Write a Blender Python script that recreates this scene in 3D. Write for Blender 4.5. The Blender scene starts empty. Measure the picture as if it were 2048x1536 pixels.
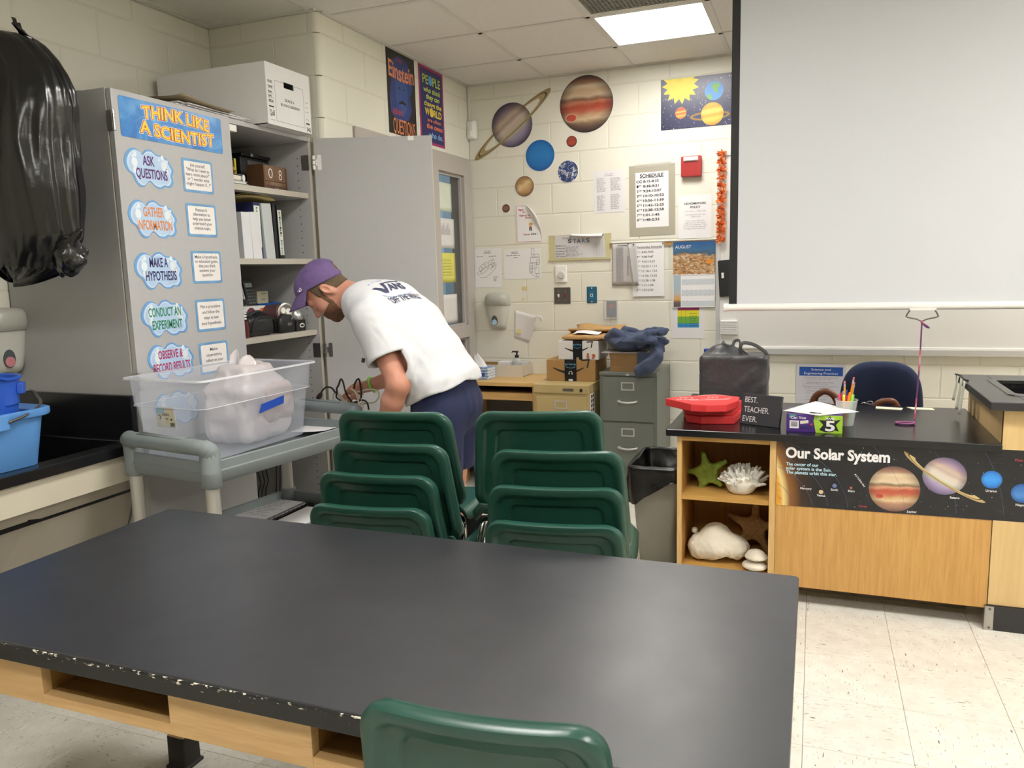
import bpy, math, random
import numpy as np
from mathutils import Matrix, Vector
random.seed(7)
R = math.radians
PI = math.pi
scene = bpy.context.scene
COL = scene.collection
# ---------------------------------------------------------------- camera, world, exposure
cam_data = bpy.data.cameras.new('camera')
cam_data.sensor_width = 36.0
cam_data.lens = 27.4376
cam_data.clip_start = 0.02
cam = bpy.data.objects.new('camera', cam_data)
COL.objects.link(cam)
cam.matrix_world = Matrix(((0.93313, -0.026036, 0.358596, 2.32709), (0.358484, 0.14376, -0.9224, -5.27256),
                           (-0.027536, 0.98927, 0.14348, 1.446), (0, 0, 0, 1)))
scene.camera = cam
world = bpy.data.worlds.new('world')
scene.world = world
world.use_nodes = True
world.node_tree.nodes['Background'].inputs[0].default_value = (0.8, 0.85, 1.0, 1)
world.node_tree.nodes['Background'].inputs[1].default_value = 0.12
scene.view_settings.view_transform = 'Standard'
scene.view_settings.look = 'None'
scene.view_settings.gamma = 1.0
scene.view_settings.use_curve_mapping = False
scene.view_settings.exposure = 0.0
LAMP = 36.0           # strength of the ceiling light diffusers
# where each ceiling light's 2 ft tile begins (x, y), and how strongly its tubes burn
LIGHTS = [(1.184, -1.098, .78), (3.622, -1.098, 1.5), (3.622, -3.536, 1.75), (1.184, -3.536, 1.05), (3.622, -5.974, 1.25), (1.184, -5.974, 1.0), (6.06, -3.536, 1.6)]

# ---------------------------------------------------------------- materials
def lin(c):
    if isinstance(c, str):
        c = [int(c[i:i + 2], 16) / 255 for i in (0, 2, 4)]
    return tuple((x / 12.92 if x <= .04045 else ((x + .055) / 1.055) ** 2.4) for x in c[:3]) + (1.0,)

class NT:
    def __init__(s, name):
        s.m = bpy.data.materials.new(name); s.m.use_nodes = True
        s.t = s.m.node_tree; s.b = s.t.nodes['Principled BSDF']; s.out = s.t.nodes['Material Output']
    def n(s, typ, **kw):
        nd = s.t.nodes.new(typ)
        for k, v in kw.items():
            if k.startswith('i_'):
                k2 = k[2:]; nd.inputs[int(k2) if k2.isdigit() else k2.replace('_', ' ')].default_value = v
            else: setattr(nd, k, v)
        return nd
    def l(s, a, b): s.t.links.new(a, b)
    def coord(s, kind='Object', scale=(1, 1, 1), rot=(0, 0, 0), rnd=False):
        tc = s.n('ShaderNodeTexCoord'); mp = s.n('ShaderNodeMapping')
        mp.inputs['Scale'].default_value = scale; mp.inputs['Rotation'].default_value = rot
        src = tc.outputs[kind]
        if rnd:
            oi = s.n('ShaderNodeObjectInfo'); mu = s.n('ShaderNodeVectorMath', operation='MULTIPLY_ADD')
            mu.inputs[1].default_value = (0, 0, 0)
            cx = s.n('ShaderNodeCombineXYZ'); k = s.n('ShaderNodeMath', operation='MULTIPLY'); k.inputs[1].default_value = 37.0
            s.l(oi.outputs['Random'], k.inputs[0])
            for i in range(3): s.l(k.outputs[0], cx.inputs[i])
            ad = s.n('ShaderNodeVectorMath', operation='ADD'); s.l(src, ad.inputs[0]); s.l(cx.outputs[0], ad.inputs[1]); src = ad.outputs[0]
        s.l(src, mp.inputs[0]); return mp.outputs[0]
    def noise(s, vec, scale=5, detail=3, rough=.5, dist=0):
        nd = s.n('ShaderNodeTexNoise'); nd.inputs['Scale'].default_value = scale; nd.inputs['Detail'].default_value = detail
        nd.inputs['Roughness'].default_value = rough; nd.inputs['Distortion'].default_value = dist
        s.l(vec, nd.inputs['Vector']); return nd.outputs['Fac']
    def ramp(s, fac, stops, interp='LINEAR'):
        nd = s.n('ShaderNodeValToRGB'); cr = nd.color_ramp; cr.interpolation = interp
        while len(cr.elements) < len(stops): cr.elements.new(.5)
        for e, (p, c) in zip(cr.elements, stops):
            e.position = p; e.color = lin(c) if not isinstance(c, (int, float)) else (c, c, c, 1)
        s.l(fac, nd.inputs[0]); return nd.outputs['Color']
    def mix(s, fac, a, b, mode='MIX'):
        nd = s.n('ShaderNodeMix', data_type='RGBA', blend_type=mode)
        for sock, v in ((nd.inputs['Factor'], fac), (nd.inputs['A'], a), (nd.inputs['B'], b)):
            if hasattr(v, 'is_output'): s.l(v, sock)
            elif isinstance(v, (int, float)): sock.default_value = v
            else: sock.default_value = lin(v)
        return nd.outputs['Result']
    def bump(s, fac, strength=.2, dist=.01):
        nd = s.n('ShaderNodeBump'); nd.inputs['Strength'].default_value = strength; nd.inputs['Distance'].default_value = dist
        s.l(fac, nd.inputs['Height']); s.l(nd.outputs[0], s.b.inputs['Normal'])
    def set(s, **kw):
        for k, v in kw.items():
            k = k.replace('_', ' ')
            sock = s.b.inputs[k]
            if hasattr(v, 'is_output'): s.l(v, sock)
            elif isinstance(v, str): sock.default_value = lin(v)
            else: sock.default_value = v
        return s

MATS = {}
def mat(name, col, rough=.5, var=.06, nscale=6, bump=0, bscale=60, metal=0, spec=.5, coat=0, trans=0, alpha=1, sss=0, stretch=(1, 1, 1), bdist=.004, sheen=0):
    """plain surface: a base colour gently broken up by noise, optional fine relief"""
    if name in MATS: return MATS[name]
    k = NT(name); v = k.coord(scale=stretch)
    c = lin(col)[:3]
    nz = k.noise(v, nscale, 4)
    def sc(f): return tuple(min(1, max(0, x * f)) for x in c)
    rp = k.n('ShaderNodeValToRGB'); rp.color_ramp.elements[0].position = .3; rp.color_ramp.elements[1].position = .7
    rp.color_ramp.elements[0].color = sc(1 - var) + (1,); rp.color_ramp.elements[1].color = sc(1 + var) + (1,)
    k.l(nz, rp.inputs[0]); k.l(rp.outputs[0], k.b.inputs['Base Color'])
    k.set(Roughness=rough, Metallic=metal, Specular_IOR_Level=spec, Coat_Weight=coat, Transmission_Weight=trans, Alpha=alpha, Sheen_Weight=sheen)
    if sss: k.set(Subsurface_Weight=sss, Subsurface_Scale=.02)
    if bump: k.bump(k.noise(v, bscale, 3), bump, bdist)
    MATS[name] = k.m; return k.m

def wood(name, c1, c2, c3, axis='Z', scale=1.0, rough=.45, seed=0.0):
    if name in MATS: return MATS[name]
    k = NT(name)
    s = {'X': (.9, 14, 14), 'Y': (14, .9, 14), 'Z': (14, 14, .9)}[axis]
    v = k.coord(scale=tuple(x * scale for x in s))
    ofs = k.n('ShaderNodeVectorMath', operation='ADD'); ofs.inputs[1].default_value = (seed, seed * 2, seed * .7); k.l(v, ofs.inputs[0]); v = ofs.outputs[0]
    a = k.noise(v, 1.1, 4, .55, 1.2); b = k.noise(v, 6.5, 5, .65, .4)
    mth = k.n('ShaderNodeMath', operation='MULTIPLY'); mth.inputs[1].default_value = 7.0; k.l(a, mth.inputs[0])
    fr = k.n('ShaderNodeMath', operation='PINGPONG'); fr.inputs[1].default_value = 1.0; k.l(mth.outputs[0], fr.inputs[0])
    base = k.ramp(fr.outputs[0], [(0, c1), (.55, c2), (1, c1)])
    grain = k.ramp(b, [(.35, c3), (.6, c2)])
    col = k.mix(.42, base, grain)
    k.set(Base_Color=col, Roughness=rough); k.bump(b, .06, .002)
    MATS[name] = k.m; return k.m

# ---------------------------------------------------------------- mesh building
class MB:
    def __init__(s): s.v = []; s.f = []; s.mi = []; s.M = Matrix.Identity(4)
    def add(s, vs, fs, m=0):
        o = len(s.v); M = s.M
        s.v.extend(tuple(M @ Vector(p)) for p in vs)
        s.f.extend(tuple(i + o for i in f) for f in fs); s.mi.extend([m] * len(fs)); return s
    def at(s, M): s.M = M; return s
    def box(s, x0, x1, y0, y1, z0, z1, m=0):
        vs = [(x, y, z) for z in (z0, z1) for y in (y0, y1) for x in (x0, x1)]
        return s.add(vs, [(0, 2, 3, 1), (4, 5, 7, 6), (0, 1, 5, 4), (2, 6, 7, 3), (0, 4, 6, 2), (1, 3, 7, 5)], m)
    def cham(s, x0, x1, y0, y1, z0, z1, c=.003, m=0):
        """box whose front (-y) face has chamfered edges"""
        vs = [(x0, y1, z0), (x1, y1, z0), (x1, y1, z1), (x0, y1, z1), (x0, y0 + c, z0), (x1, y0 + c, z0), (x1, y0 + c, z1), (x0, y0 + c, z1),
              (x0 + c, y0, z0 + c), (x1 - c, y0, z0 + c), (x1 - c, y0, z1 - c), (x0 + c, y0, z1 - c)]
        return s.add(vs, [(0, 4, 5, 1), (1, 5, 6, 2), (2, 6, 7, 3), (3, 7, 4, 0), (4, 8, 9, 5), (5, 9, 10, 6), (6, 10, 11, 7), (7, 11, 8, 4), (8, 11, 10, 9), (0, 1, 2, 3)], m)
    def prism(s, poly, z0, z1, m=0, m_side=None):
        n = len(poly); vs = [(x, y, z0) for x, y in poly] + [(x, y, z1) for x, y in poly]
        s.add(vs, [tuple(range(n))[::-1], tuple(range(n, 2 * n))], m)
        o = len(s.v) - 2 * n
        for i in range(n):
            j = (i + 1) % n; s.f.append((o + i, o + j, o + n + j, o + n + i)); s.mi.append(m if m_side is None else m_side)
        return s
    def flat(s, poly, z=0, m=0):
        return s.add([(x, y, z) for x, y in poly], [tuple(range(len(poly)))], m)
    def tube(s, pts, r, n=8, closed=False, m=0, cap=True, flat=1.0):
        P = [Vector(p) for p in pts]; N = len(P); rr = r if isinstance(r, (list, tuple)) else [r] * N
        T = []
        for i in range(N):
            a = P[(i - 1) % N] if (closed or i > 0) else P[i]; b = P[(i + 1) % N] if (closed or i < N - 1) else P[i]
            t = (b - a); T.append(t.normalized() if t.length > 1e-9 else Vector((0, 0, 1)))
        up = Vector((0, 0, 1)) if abs(T[0].z) < .9 else Vector((1, 0, 0))
        u = (up - T[0] * up.dot(T[0])).normalized(); vs = []
        for i in range(N):
            u = (u - T[i] * u.dot(T[i])); u = u.normalized() if u.length > 1e-6 else T[i].orthogonal().normalized()
            w = T[i].cross(u)
            for k in range(n):
                a = 2 * PI * k / n; vs.append(tuple(P[i] + (u * math.cos(a) + w * math.sin(a) * flat) * rr[i]))
        fs = []
        for i in range(N if closed else N - 1):
            j = (i + 1) % N
            for k in range(n):
                k2 = (k + 1) % n; fs.append((i * n + k, i * n + k2, j * n + k2, j * n + k))
        if cap and not closed: fs += [tuple(range(n))[::-1], tuple((N - 1) * n + k for k in range(n))]
        return s.add(vs, fs, m)
    def lathe(s, prof, n=24, m=0, cx=0, cy=0, sx=1, sy=1):
        vs = []; fs = []
        for r, z in prof:
            for k in range(n):
                a = 2 * PI * k / n; vs.append((cx + r * math.cos(a) * sx, cy + r * math.sin(a) * sy, z))
        for i in range(len(prof) - 1):
            for k in range(n):
                k2 = (k + 1) % n; fs.append((i * n + k, i * n + k2, (i + 1) * n + k2, (i + 1) * n + k))
        if prof[0][0] > 1e-6: fs.append(tuple(range(n))[::-1])
        if prof[-1][0] > 1e-6: fs.append(tuple((len(prof) - 1) * n + k for k in range(n)))
        return s.add(vs, fs, m)
    def rings(s, rings, m=0, cap0=False, cap1=True):
        n = len(rings[0]); vs = [p for r in rings for p in r]; fs = []
        for i in range(len(rings) - 1):
            for k in range(n):
                k2 = (k + 1) % n; fs.append((i * n + k, i * n + k2, (i + 1) * n + k2, (i + 1) * n + k))
        if cap0: fs.append(tuple(range(n))[::-1])
        if cap1: fs.append(tuple((len(rings) - 1) * n + k for k in range(n)))
        return s.add(vs, fs, m)
    def grid(s, fn, nu, nv, m=0):
        vs = [tuple(fn(i / nu, j / nv)) for j in range(nv + 1) for i in range(nu + 1)]; w = nu + 1
        return s.add(vs, [(j * w + i, j * w + i + 1, (j + 1) * w + i + 1, (j + 1) * w + i) for j in range(nv) for i in range(nu)], m)
    def ball(s, c, r, n=12, m=0, sx=1, sy=1, sz=1):
        k = n // 2
        M0 = s.M; s.M = M0 @ Matrix.Translation(c) @ Matrix.Diagonal((sx, sy, sz, 1))
        s.lathe([(r * math.sin(PI * i / k) if 0 < i < k else 0, -r * math.cos(PI * i / k)) for i in range(k + 1)], n, m); s.M = M0; return s
    def text(s, txt, x0, x1, y, h, m=0, bold=0.0, shear=0.0, z=0.0, align='fit', arc=None):
        """letters lying in the local xy plane; cap height h, baseline y; 'fit' stretches to x0..x1"""
        vs, fs, (a, b) = glyphs(txt, bold, shear)
        if not vs: return s
        k = h / CAPH
        kx = k
        if align == 'fit' and b > a: kx = (x1 - x0) / (b - a); ox = x0 - a * kx
        elif align == 'c': ox = (x0 + x1) / 2 - (a + b) / 2 * k
        elif align == 'r': ox = x1 - b * k
        else: ox = x0 - a * k
        pts = []
        for p in vs:
            X = ox + p[0] * kx; Y = y + p[1] * k
            if arc: Y += arc((X - x0) / (x1 - x0 + 1e-9))
            pts.append((X, Y, z))
        return s.add(pts, fs, m)

CAPH = .729
_gl = {}
def glyphs(txt, bold, shear):
    key = (txt, bold, shear)
    if key not in _gl:
        c = bpy.data.curves.new('lettering', 'FONT'); c.body = txt; c.size = 1; c.offset = bold; c.shear = shear; c.resolution_u = 3; c.fill_mode = 'FRONT'
        o = bpy.data.objects.new('lettering', c); me = o.to_mesh()
        vs = [tuple(v.co) for v in me.vertices]; fs = [tuple(p.vertices) for p in me.polygons]
        o.to_mesh_clear(); bpy.data.objects.remove(o); bpy.data.curves.remove(c)
        xs = [v[0] for v in vs] or [0]
        _gl[key] = (vs, fs, (min(xs), max(xs)))
    return _gl[key]

_W = {}
def wmat(o): return _W.get(o.name, Matrix.Identity(4))
def tag(o, label=None, cat=None, group=None, kind=None):
    if label: o['label'] = label
    if cat: o['category'] = cat
    if group: o['group'] = group
    if kind: o['kind'] = kind
    return o
def thing(name, label, cat, loc=(0, 0, 0), rz=0, group=None):
    o = bpy.data.objects.new(name, None); COL.objects.link(o); o.location = loc; o.rotation_euler = (0, 0, rz); o.empty_display_size = .05
    _W[o.name] = Matrix.Translation(loc) @ Matrix.Rotation(rz, 4, 'Z')
    return tag(o, label, cat, group)
def mesh_of(name, mb, mats, smooth):
    me = bpy.data.meshes.new(name); me.from_pydata(mb.v, [], mb.f); 
    mats = mats if isinstance(mats, (list, tuple)) else [mats]
    for m in mats: me.materials.append(m)
    if len(mats) > 1: me.polygons.foreach_set('material_index', mb.mi)
    if smooth: me.polygons.foreach_set('use_smooth', [True] * len(mb.f))
    me.update(); return me
def obj(name, mb, mats, parent=None, local=False, smooth=False, bevel=0, subsurf=0, solid=0, soff=-1, angle=None, label=None):
    """link a mesh object; mb is in world coordinates unless local (then in the parent's)"""
    if parent is not None and not local:
        inv = wmat(parent).inverted(); mb.v = [tuple(inv @ Vector(p)) for p in mb.v]
    xs = np.array(mb.v if mb.v else [(0, 0, 0)]); lo = xs.min(0); hi = xs.max(0); org = (lo + hi) / 2
    if parent is None: org[2] = lo[2]
    mb.v = [tuple(p) for p in (xs - org)]
    me = mesh_of(name, mb, mats, smooth)
    o = bpy.data.objects.new(name, me); COL.objects.link(o); o.location = org
    if parent is not None: o.parent = parent
    _W[o.name] = (wmat(parent) if parent is not None else Matrix.Identity(4)) @ Matrix.Translation(org)
    if bevel:
        md = o.modifiers.new('bevel', 'BEVEL'); md.width = bevel; md.segments = 2; md.limit_method = 'ANGLE'; md.angle_limit = R(40)
    if solid:
        md = o.modifiers.new('solid', 'SOLIDIFY'); md.thickness = solid; md.offset = soff
    if subsurf:
        md = o.modifiers.new('subsurf', 'SUBSURF'); md.levels = subsurf; md.render_levels = subsurf
    if angle and smooth: me.set_sharp_from_angle(angle=R(angle))
    if label: o['label'] = label
    return o
def copy_tree(o, loc=None, rz=None, label=None, parent=None):
    c = o.copy(); COL.objects.link(c)
    if parent is not None: c.parent = parent
    if loc is not None: c.location = loc
    if rz is not None: c.rotation_euler = (0, 0, rz)
    if label: c['label'] = label
    for ch in list(o.children): copy_tree(ch, parent=c)
    return c
def frame(origin, xa, ya):
    x = Vector(xa).normalized(); y = Vector(ya); y = (y - x * y.dot(x)).normalized(); n = x.cross(y)
    M = Matrix.Identity(4)
    for i in range(3): M[i][0] = x[i]; M[i][1] = y[i]; M[i][2] = n[i]; M[i][3] = origin[i]
    return M
def rrect(x0, x1, y0, y1, r, n=4):
    out = []
    for cx, cy, a0 in ((x1 - r, y1 - r, 0), (x0 + r, y1 - r, 90), (x0 + r, y0 + r, 180), (x1 - r, y0 + r, 270)):
        for i in range(n + 1):
            a = R(a0 + 90 * i / n); out.append((cx + r * math.cos(a), cy + r * math.sin(a)))
    return out
def circ(cx, cy, rx, ry=None, n=32, a0=0):
    ry = ry or rx
    return [(cx + rx * math.cos(2 * PI * i / n + a0), cy + ry * math.sin(2 * PI * i / n + a0)) for i in range(n)]
def smoothstep(a, b, x):
    t = np.clip((x - a) / (b - a), 0, 1); return t * t * (3 - 2 * t)
def catmull(pts, n=8, closed=False):
    P = [Vector(p) for p in pts]; N = len(P); out = []
    for i in range(N if closed else N - 1):
        g = (lambda k: P[k % N]) if closed else (lambda k: P[min(max(k, 0), N - 1)])
        a, b, c, d = g(i - 1), g(i), g(i + 1), g(i + 2)
        for k in range(n):
            t = k / n
            out.append(tuple(.5 * ((2 * b) + (c - a) * t + (2 * a - 5 * b + 4 * c - d) * t * t + (3 * b - 3 * c + d - a) * t ** 3)))
    if not closed: out.append(tuple(P[-1]))
    return out

# ---------------------------------------------------------------- solid modelling with distance fields
class SDF:
    def __init__(s, lo, hi, h):
        s.lo = np.array(lo, float); s.h = h; s.n = np.ceil((np.array(hi) - s.lo) / h).astype(int) + 1
        s.d = np.full(s.n, 1.0, np.float32)
    def win(s, lo, hi, pad):
        a = np.maximum(np.floor((np.array(lo) - pad - s.lo) / s.h).astype(int), 0); b = np.minimum(np.ceil((np.array(hi) + pad - s.lo) / s.h).astype(int) + 1, s.n)
        sl = tuple(slice(x, max(x, y)) for x, y in zip(a, b))
        ax = [s.lo[i] + s.h * np.arange(sl[i].start, sl[i].stop) for i in range(3)]
        return sl, np.meshgrid(*ax, indexing='ij')
    def comb(s, sl, d, k, op):
        a = s.d[sl]; d = d.astype(np.float32)
        if op == 'u':
            if k > 0:
                hh = np.maximum(k - np.abs(a - d), 0) / k; s.d[sl] = np.minimum(a, d) - hh * hh * k * .25
            else: s.d[sl] = np.minimum(a, d)
        else:
            d = -d
            if k > 0:
                hh = np.maximum(k - np.abs(a - d), 0) / k; s.d[sl] = np.maximum(a, d) + hh * hh * k * .25
            else: s.d[sl] = np.maximum(a, d)
        return s
    def ell(s, c, r, k=.02, rot=None, op='u'):
        c = np.array(c, float); r = np.array(r, float) if np.ndim(r) else np.full(3, float(r)); m = r.max()
        sl, (X, Y, Z) = s.win(c - m, c + m, k + 3 * s.h)
        P = np.stack([X - c[0], Y - c[1], Z - c[2]], -1)
        if rot is not None: P = P @ np.array(rot.to_3x3() if hasattr(rot, 'to_3x3') else rot)
        q = P / r; k0 = np.sqrt((q * q).sum(-1)); k1 = np.sqrt(((q / r) ** 2).sum(-1)) + 1e-9
        return s.comb(sl, k0 * (k0 - 1) / k1, k, op)
    def cap(s, a, b, ra, rb=None, k=.02, op='u', flat=None):
        rb = ra if rb is None else rb; a = np.array(a, float); b = np.array(b, float); m = max(ra, rb) / (flat[1] if flat else 1)
        sl, (X, Y, Z) = s.win(np.minimum(a, b) - m, np.maximum(a, b) + m, k + 3 * s.h)
        P = np.stack([X - a[0], Y - a[1], Z - a[2]], -1); ab = b - a; t = np.clip((P @ ab) / (ab @ ab + 1e-12), 0, 1)
        D = P - t[..., None] * ab
        if flat is not None:
            ax, f = flat; ax = np.array(ax, float); ax /= np.linalg.norm(ax); D = D + (D @ ax)[..., None] * ax * (f - 1)
        return s.comb(sl, np.sqrt((D * D).sum(-1)) - (ra + (rb - ra) * t), k, op)
    def chain(s, pts, rs, k=.02, flat=None):
        for i in range(len(pts) - 1): s.cap(pts[i], pts[i + 1], rs[i], rs[i + 1], k, flat=flat)
        return s
    def bx(s, c, hs, r=.005, k=0.0, rot=None, op='u'):
        c = np.array(c, float); hs = np.array(hs, float); m = np.linalg.norm(hs)
        sl, (X, Y, Z) = s.win(c - m, c + m, k + 3 * s.h)
        P = np.stack([X - c[0], Y - c[1], Z - c[2]], -1)
        if rot is not None: P = P @ np.array(rot.to_3x3() if hasattr(rot, 'to_3x3') else rot)
        q = np.abs(P) - (hs - r); d = np.sqrt((np.maximum(q, 0) ** 2).sum(-1)) + np.minimum(q.max(-1), 0) - r
        return s.comb(sl, d, k, op)
    def field(s):
        return np.meshgrid(*[s.lo[i] + s.h * np.arange(s.n[i]) for i in range(3)], indexing='ij')
    def mesh(s, iters=1):
        d = s.d; ins = d < 0; n = d.shape
        idx = np.zeros(tuple(x - 1 for x in n), np.uint8)
        for a in (0, 1):
            for b in (0, 1):
                for c in (0, 1): idx += ins[a:n[0] - 1 + a, b:n[1] - 1 + b, c:n[2] - 1 + c]
        cells = (idx > 0) & (idx < 8); ci = np.argwhere(cells); vid = np.full(cells.shape, -1, np.int64); vid[cells] = np.arange(len(ci))
        acc = np.zeros((len(ci), 3)); cnt = np.zeros(len(ci))
        cor = [(a, b, c) for a in (0, 1) for b in (0, 1) for c in (0, 1)]
        dv = {q: d[ci[:, 0] + q[0], ci[:, 1] + q[1], ci[:, 2] + q[2]] for q in cor}
        for q in cor:
            for ax in range(3):
                if q[ax] == 0:
                    q2 = list(q); q2[ax] = 1; q2 = tuple(q2); A, B = dv[q], dv[q2]; mk = (A < 0) != (B < 0)
                    t = np.where(mk, A / (A - B + 1e-12), 0); pos = np.array(q, float)[None, :].repeat(len(ci), 0); pos[:, ax] += t
                    acc += pos * mk[:, None]; cnt += mk
        V = (ci + acc / np.maximum(cnt, 1)[:, None]) * s.h + s.lo
        F = []
        for ax in range(3):
            o1, o2 = [(1, 2), (2, 0), (0, 1)][ax]
            sl0 = [slice(None)] * 3; sl1 = [slice(None)] * 3; sl0[ax] = slice(0, -1); sl1[ax] = slice(1, None)
            A = ins[tuple(sl0)]; B = ins[tuple(sl1)]; ed = np.argwhere(A != B)
            ed = ed[(ed[:, o1] > 0) & (ed[:, o2] > 0) & (ed[:, o1] < n[o1] - 1) & (ed[:, o2] < n[o2] - 1)]
            if len(ed) == 0: continue
            def cid(d1, d2):
                e = ed.copy(); e[:, o1] -= d1; e[:, o2] -= d2; return vid[e[:, 0], e[:, 1], e[:, 2]]
            q = np.stack([cid(1, 1), cid(0, 1), cid(0, 0), cid(1, 0)], 1); fl = ~A[ed[:, 0], ed[:, 1], ed[:, 2]]
            q[fl] = q[fl][:, ::-1]; F.append(q)
        F = np.concatenate(F); F = F[(F >= 0).all(1)]
        for _ in range(iters):   # relax
            sm = np.zeros_like(V); c2 = np.zeros(len(V))
            for a, b in ((0, 1), (1, 2), (2, 3), (3, 0)):
                np.add.at(sm, F[:, a], V[F[:, b]]); np.add.at(c2, F[:, a], 1)
                np.add.at(sm, F[:, b], V[F[:, a]]); np.add.at(c2, F[:, b], 1)
            V = V * .5 + .5 * sm / np.maximum(c2, 1)[:, None]
        return V, F
def npobj(name, V, F, mats, parent=None, local=False, label=None, smooth=True):
    mb = MB(); V = np.asarray(V, float)
    if parent is not None and not local:
        inv = np.array(wmat(parent).inverted()); V = V @ inv[:3, :3].T + inv[:3, 3]
    lo = V.min(0); hi = V.max(0); org = (lo + hi) / 2
    if parent is None: org[2] = lo[2]
    V = V - org
    me = bpy.data.meshes.new(name); me.vertices.add(len(V)); me.vertices.foreach_set('co', V.astype(np.float32).ravel())
    k = F.shape[1]; me.loops.add(len(F) * k); me.loops.foreach_set('vertex_index', F.astype(np.int32).ravel())
    me.polygons.add(len(F)); me.polygons.foreach_set('loop_start', np.arange(0, len(F) * k, k, dtype=np.int32))
    me.update(calc_edges=True); me.validate()
    mats = mats if isinstance(mats, (list, tuple)) else [mats]
    for m in mats: me.materials.append(m)
    me.polygons.foreach_set('use_smooth', [smooth] * len(me.polygons))
    o = bpy.data.objects.new(name, me); COL.objects.link(o); o.location = org
    if parent is not None: o.parent = parent
    _W[o.name] = (wmat(parent) if parent is not None else Matrix.Identity(4)) @ Matrix.Translation(org)
    if label: o['label'] = label
    return o
def vnoise(P, scale, seed=0, octaves=2):
    """cheap smooth value noise in -1..1 for arrays of points"""
    out = np.zeros(P.shape[:-1]); amp = 1.0; tot = 0
    for o in range(octaves):
        q = P * scale * (2 ** o) + seed * 13.7 + o * 5.1; i = np.floor(q).astype(np.int64); f = q - i; f = f * f * (3 - 2 * f); acc = 0
        for a in (0, 1):
            for b in (0, 1):
                for c in (0, 1):
                    h = ((i[..., 0] + a) * 374761393 + (i[..., 1] + b) * 668265263 + (i[..., 2] + c) * 2147483647 + seed * 97) & 0xffffffff
                    h = ((h ^ (h >> 13)) * 1274126177) & 0xffffffff; h = (h ^ (h >> 16)) / 0xffffffff
                    acc = acc + h * (f[..., 0] if a else 1 - f[..., 0]) * (f[..., 1] if b else 1 - f[..., 1]) * (f[..., 2] if c else 1 - f[..., 2])
        out += amp * (acc * 2 - 1); tot += amp; amp *= .5
    return out / tot
# ================================================================ THE ROOM
H = 2.742
M_BLOCK = mat('painted_block', 'dfddd0', .55, .012, 3, .18, 55, bdist=.003)
M_JOINT = mat('painted_joint', 'd8d5c7', .6, .02, 8)
M_PLAIN = mat('painted_plain', 'd9d5c2', .6, .015, 3)
BW, BH = .4064, .2032
_bm = {}
def block(parent, M, w, h):
    key = (round(w, 3), round(h, 3))
    if key not in _bm:
        g = .0035; mb = MB().cham(g, w - g, 0, .012, g, h - g, .0025)
        _bm[key] = mesh_of('block', mb, M_BLOCK, False)
    o = bpy.data.objects.new('block', _bm[key]); COL.objects.link(o); o.parent = parent; o.matrix_local = wmat(parent).inverted() @ M
def block_wall(name, origin, xa, width, holes=(), z0=0.0, slab=.1, phase=0, zmin_blocks=0.0, xmax=None):
    """face plane through origin; xa runs to the viewer's right; holes are (x0, x1, z0, z1) openings"""
    x = Vector(xa); n = x.cross(Vector((0, 0, 1)))            # n points out of the wall, towards the room
    M = Matrix.Identity(4)
    for i in range(3): M[i][0] = x[i]; M[i][1] = -n[i]; M[i][2] = (0, 0, 1)[i]; M[i][3] = origin[i]
    mb = MB().at(M); xs = sorted({0, width} | {a for h in holes for a in h[:2]}); zs = sorted({z0, H + .05} | {a for h in holes for a in h[2:]})
    for a, b in zip(xs, xs[1:]):
        for c, d in zip(zs, zs[1:]):
            if any(h[0] <= a + 1e-6 and h[1] >= b - 1e-6 and h[2] <= c + 1e-6 and h[3] >= d - 1e-6 for h in holes): continue
            mb.box(a, b, .0018, slab, c, d)
    w = obj(name, mb, M_JOINT); w['kind'] = 'structure'
    k = 0
    while k * BH < H - .02:
        za, zb = k * BH, min((k + 1) * BH, H)
        if za >= zmin_blocks - 1e-6:
            j = -BW + (BW / 2 if (k + phase) % 2 else 0)
            while j < width:
                spans = [(max(j, 0), min(j + BW, xmax or width))]
                for h in holes:
                    if h[2] < zb - .01 and h[3] > za + .01:
                        ns = []
                        for a, b in spans:
                            if h[0] > a: ns.append((a, min(b, h[0])))
                            if h[1] < b: ns.append((max(a, h[1]), b))
                        spans = ns
                for a, b in spans:
                    if b - a > .03: block(w, M @ Matrix.Translation((a, 0, za)), b - a, zb - za)
                j += BW
        k += 1
    return w
block_wall('wall_back', (0, 0, 0), (1, 0, 0), 7.2, xmax=4.9)
block_wall('wall_left_recess', (-.67, -8.0, 0), (0, 1, 0), 6.19 + .1, phase=1, zmin_blocks=.6)
block_wall('wall_left_return', (-.67, -1.81, 0), (1, 0, 0), .64, zmin_blocks=1.8)
# door wall: opening for door and side window
DW0 = -1.53
block_wall('wall_left_door', (0, -1.785, 0), (0, 1, 0), 1.785, holes=[(DW0 + 1.785, 1.775, 0, 2.235)], phase=0, zmin_blocks=0)
mb = MB()   # rounded outside corner of the return
prof = [(-.03, -1.81)] + [(-.03 + .03 * math.sin(R(a)), -1.78 - .03 * math.cos(R(a))) for a in range(0, 91, 15)] + [(-.03, -1.7)]
k = 0
while k * BH < H:
    mb.prism(prof, k * BH + .003, min((k + 1) * BH, H) - .003); k += 1
o = obj('trim_1', mb, M_BLOCK); o['kind'] = 'structure'
for nm, bx in (('wall_right', (7.2, 7.3, -8, .1)), ('wall_front', (-.77, 7.3, -8.1, -8))):
    o = obj(nm, MB().box(bx[0], bx[1], bx[2], bx[3], 0, H), M_PLAIN); o['kind'] = 'structure'

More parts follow.
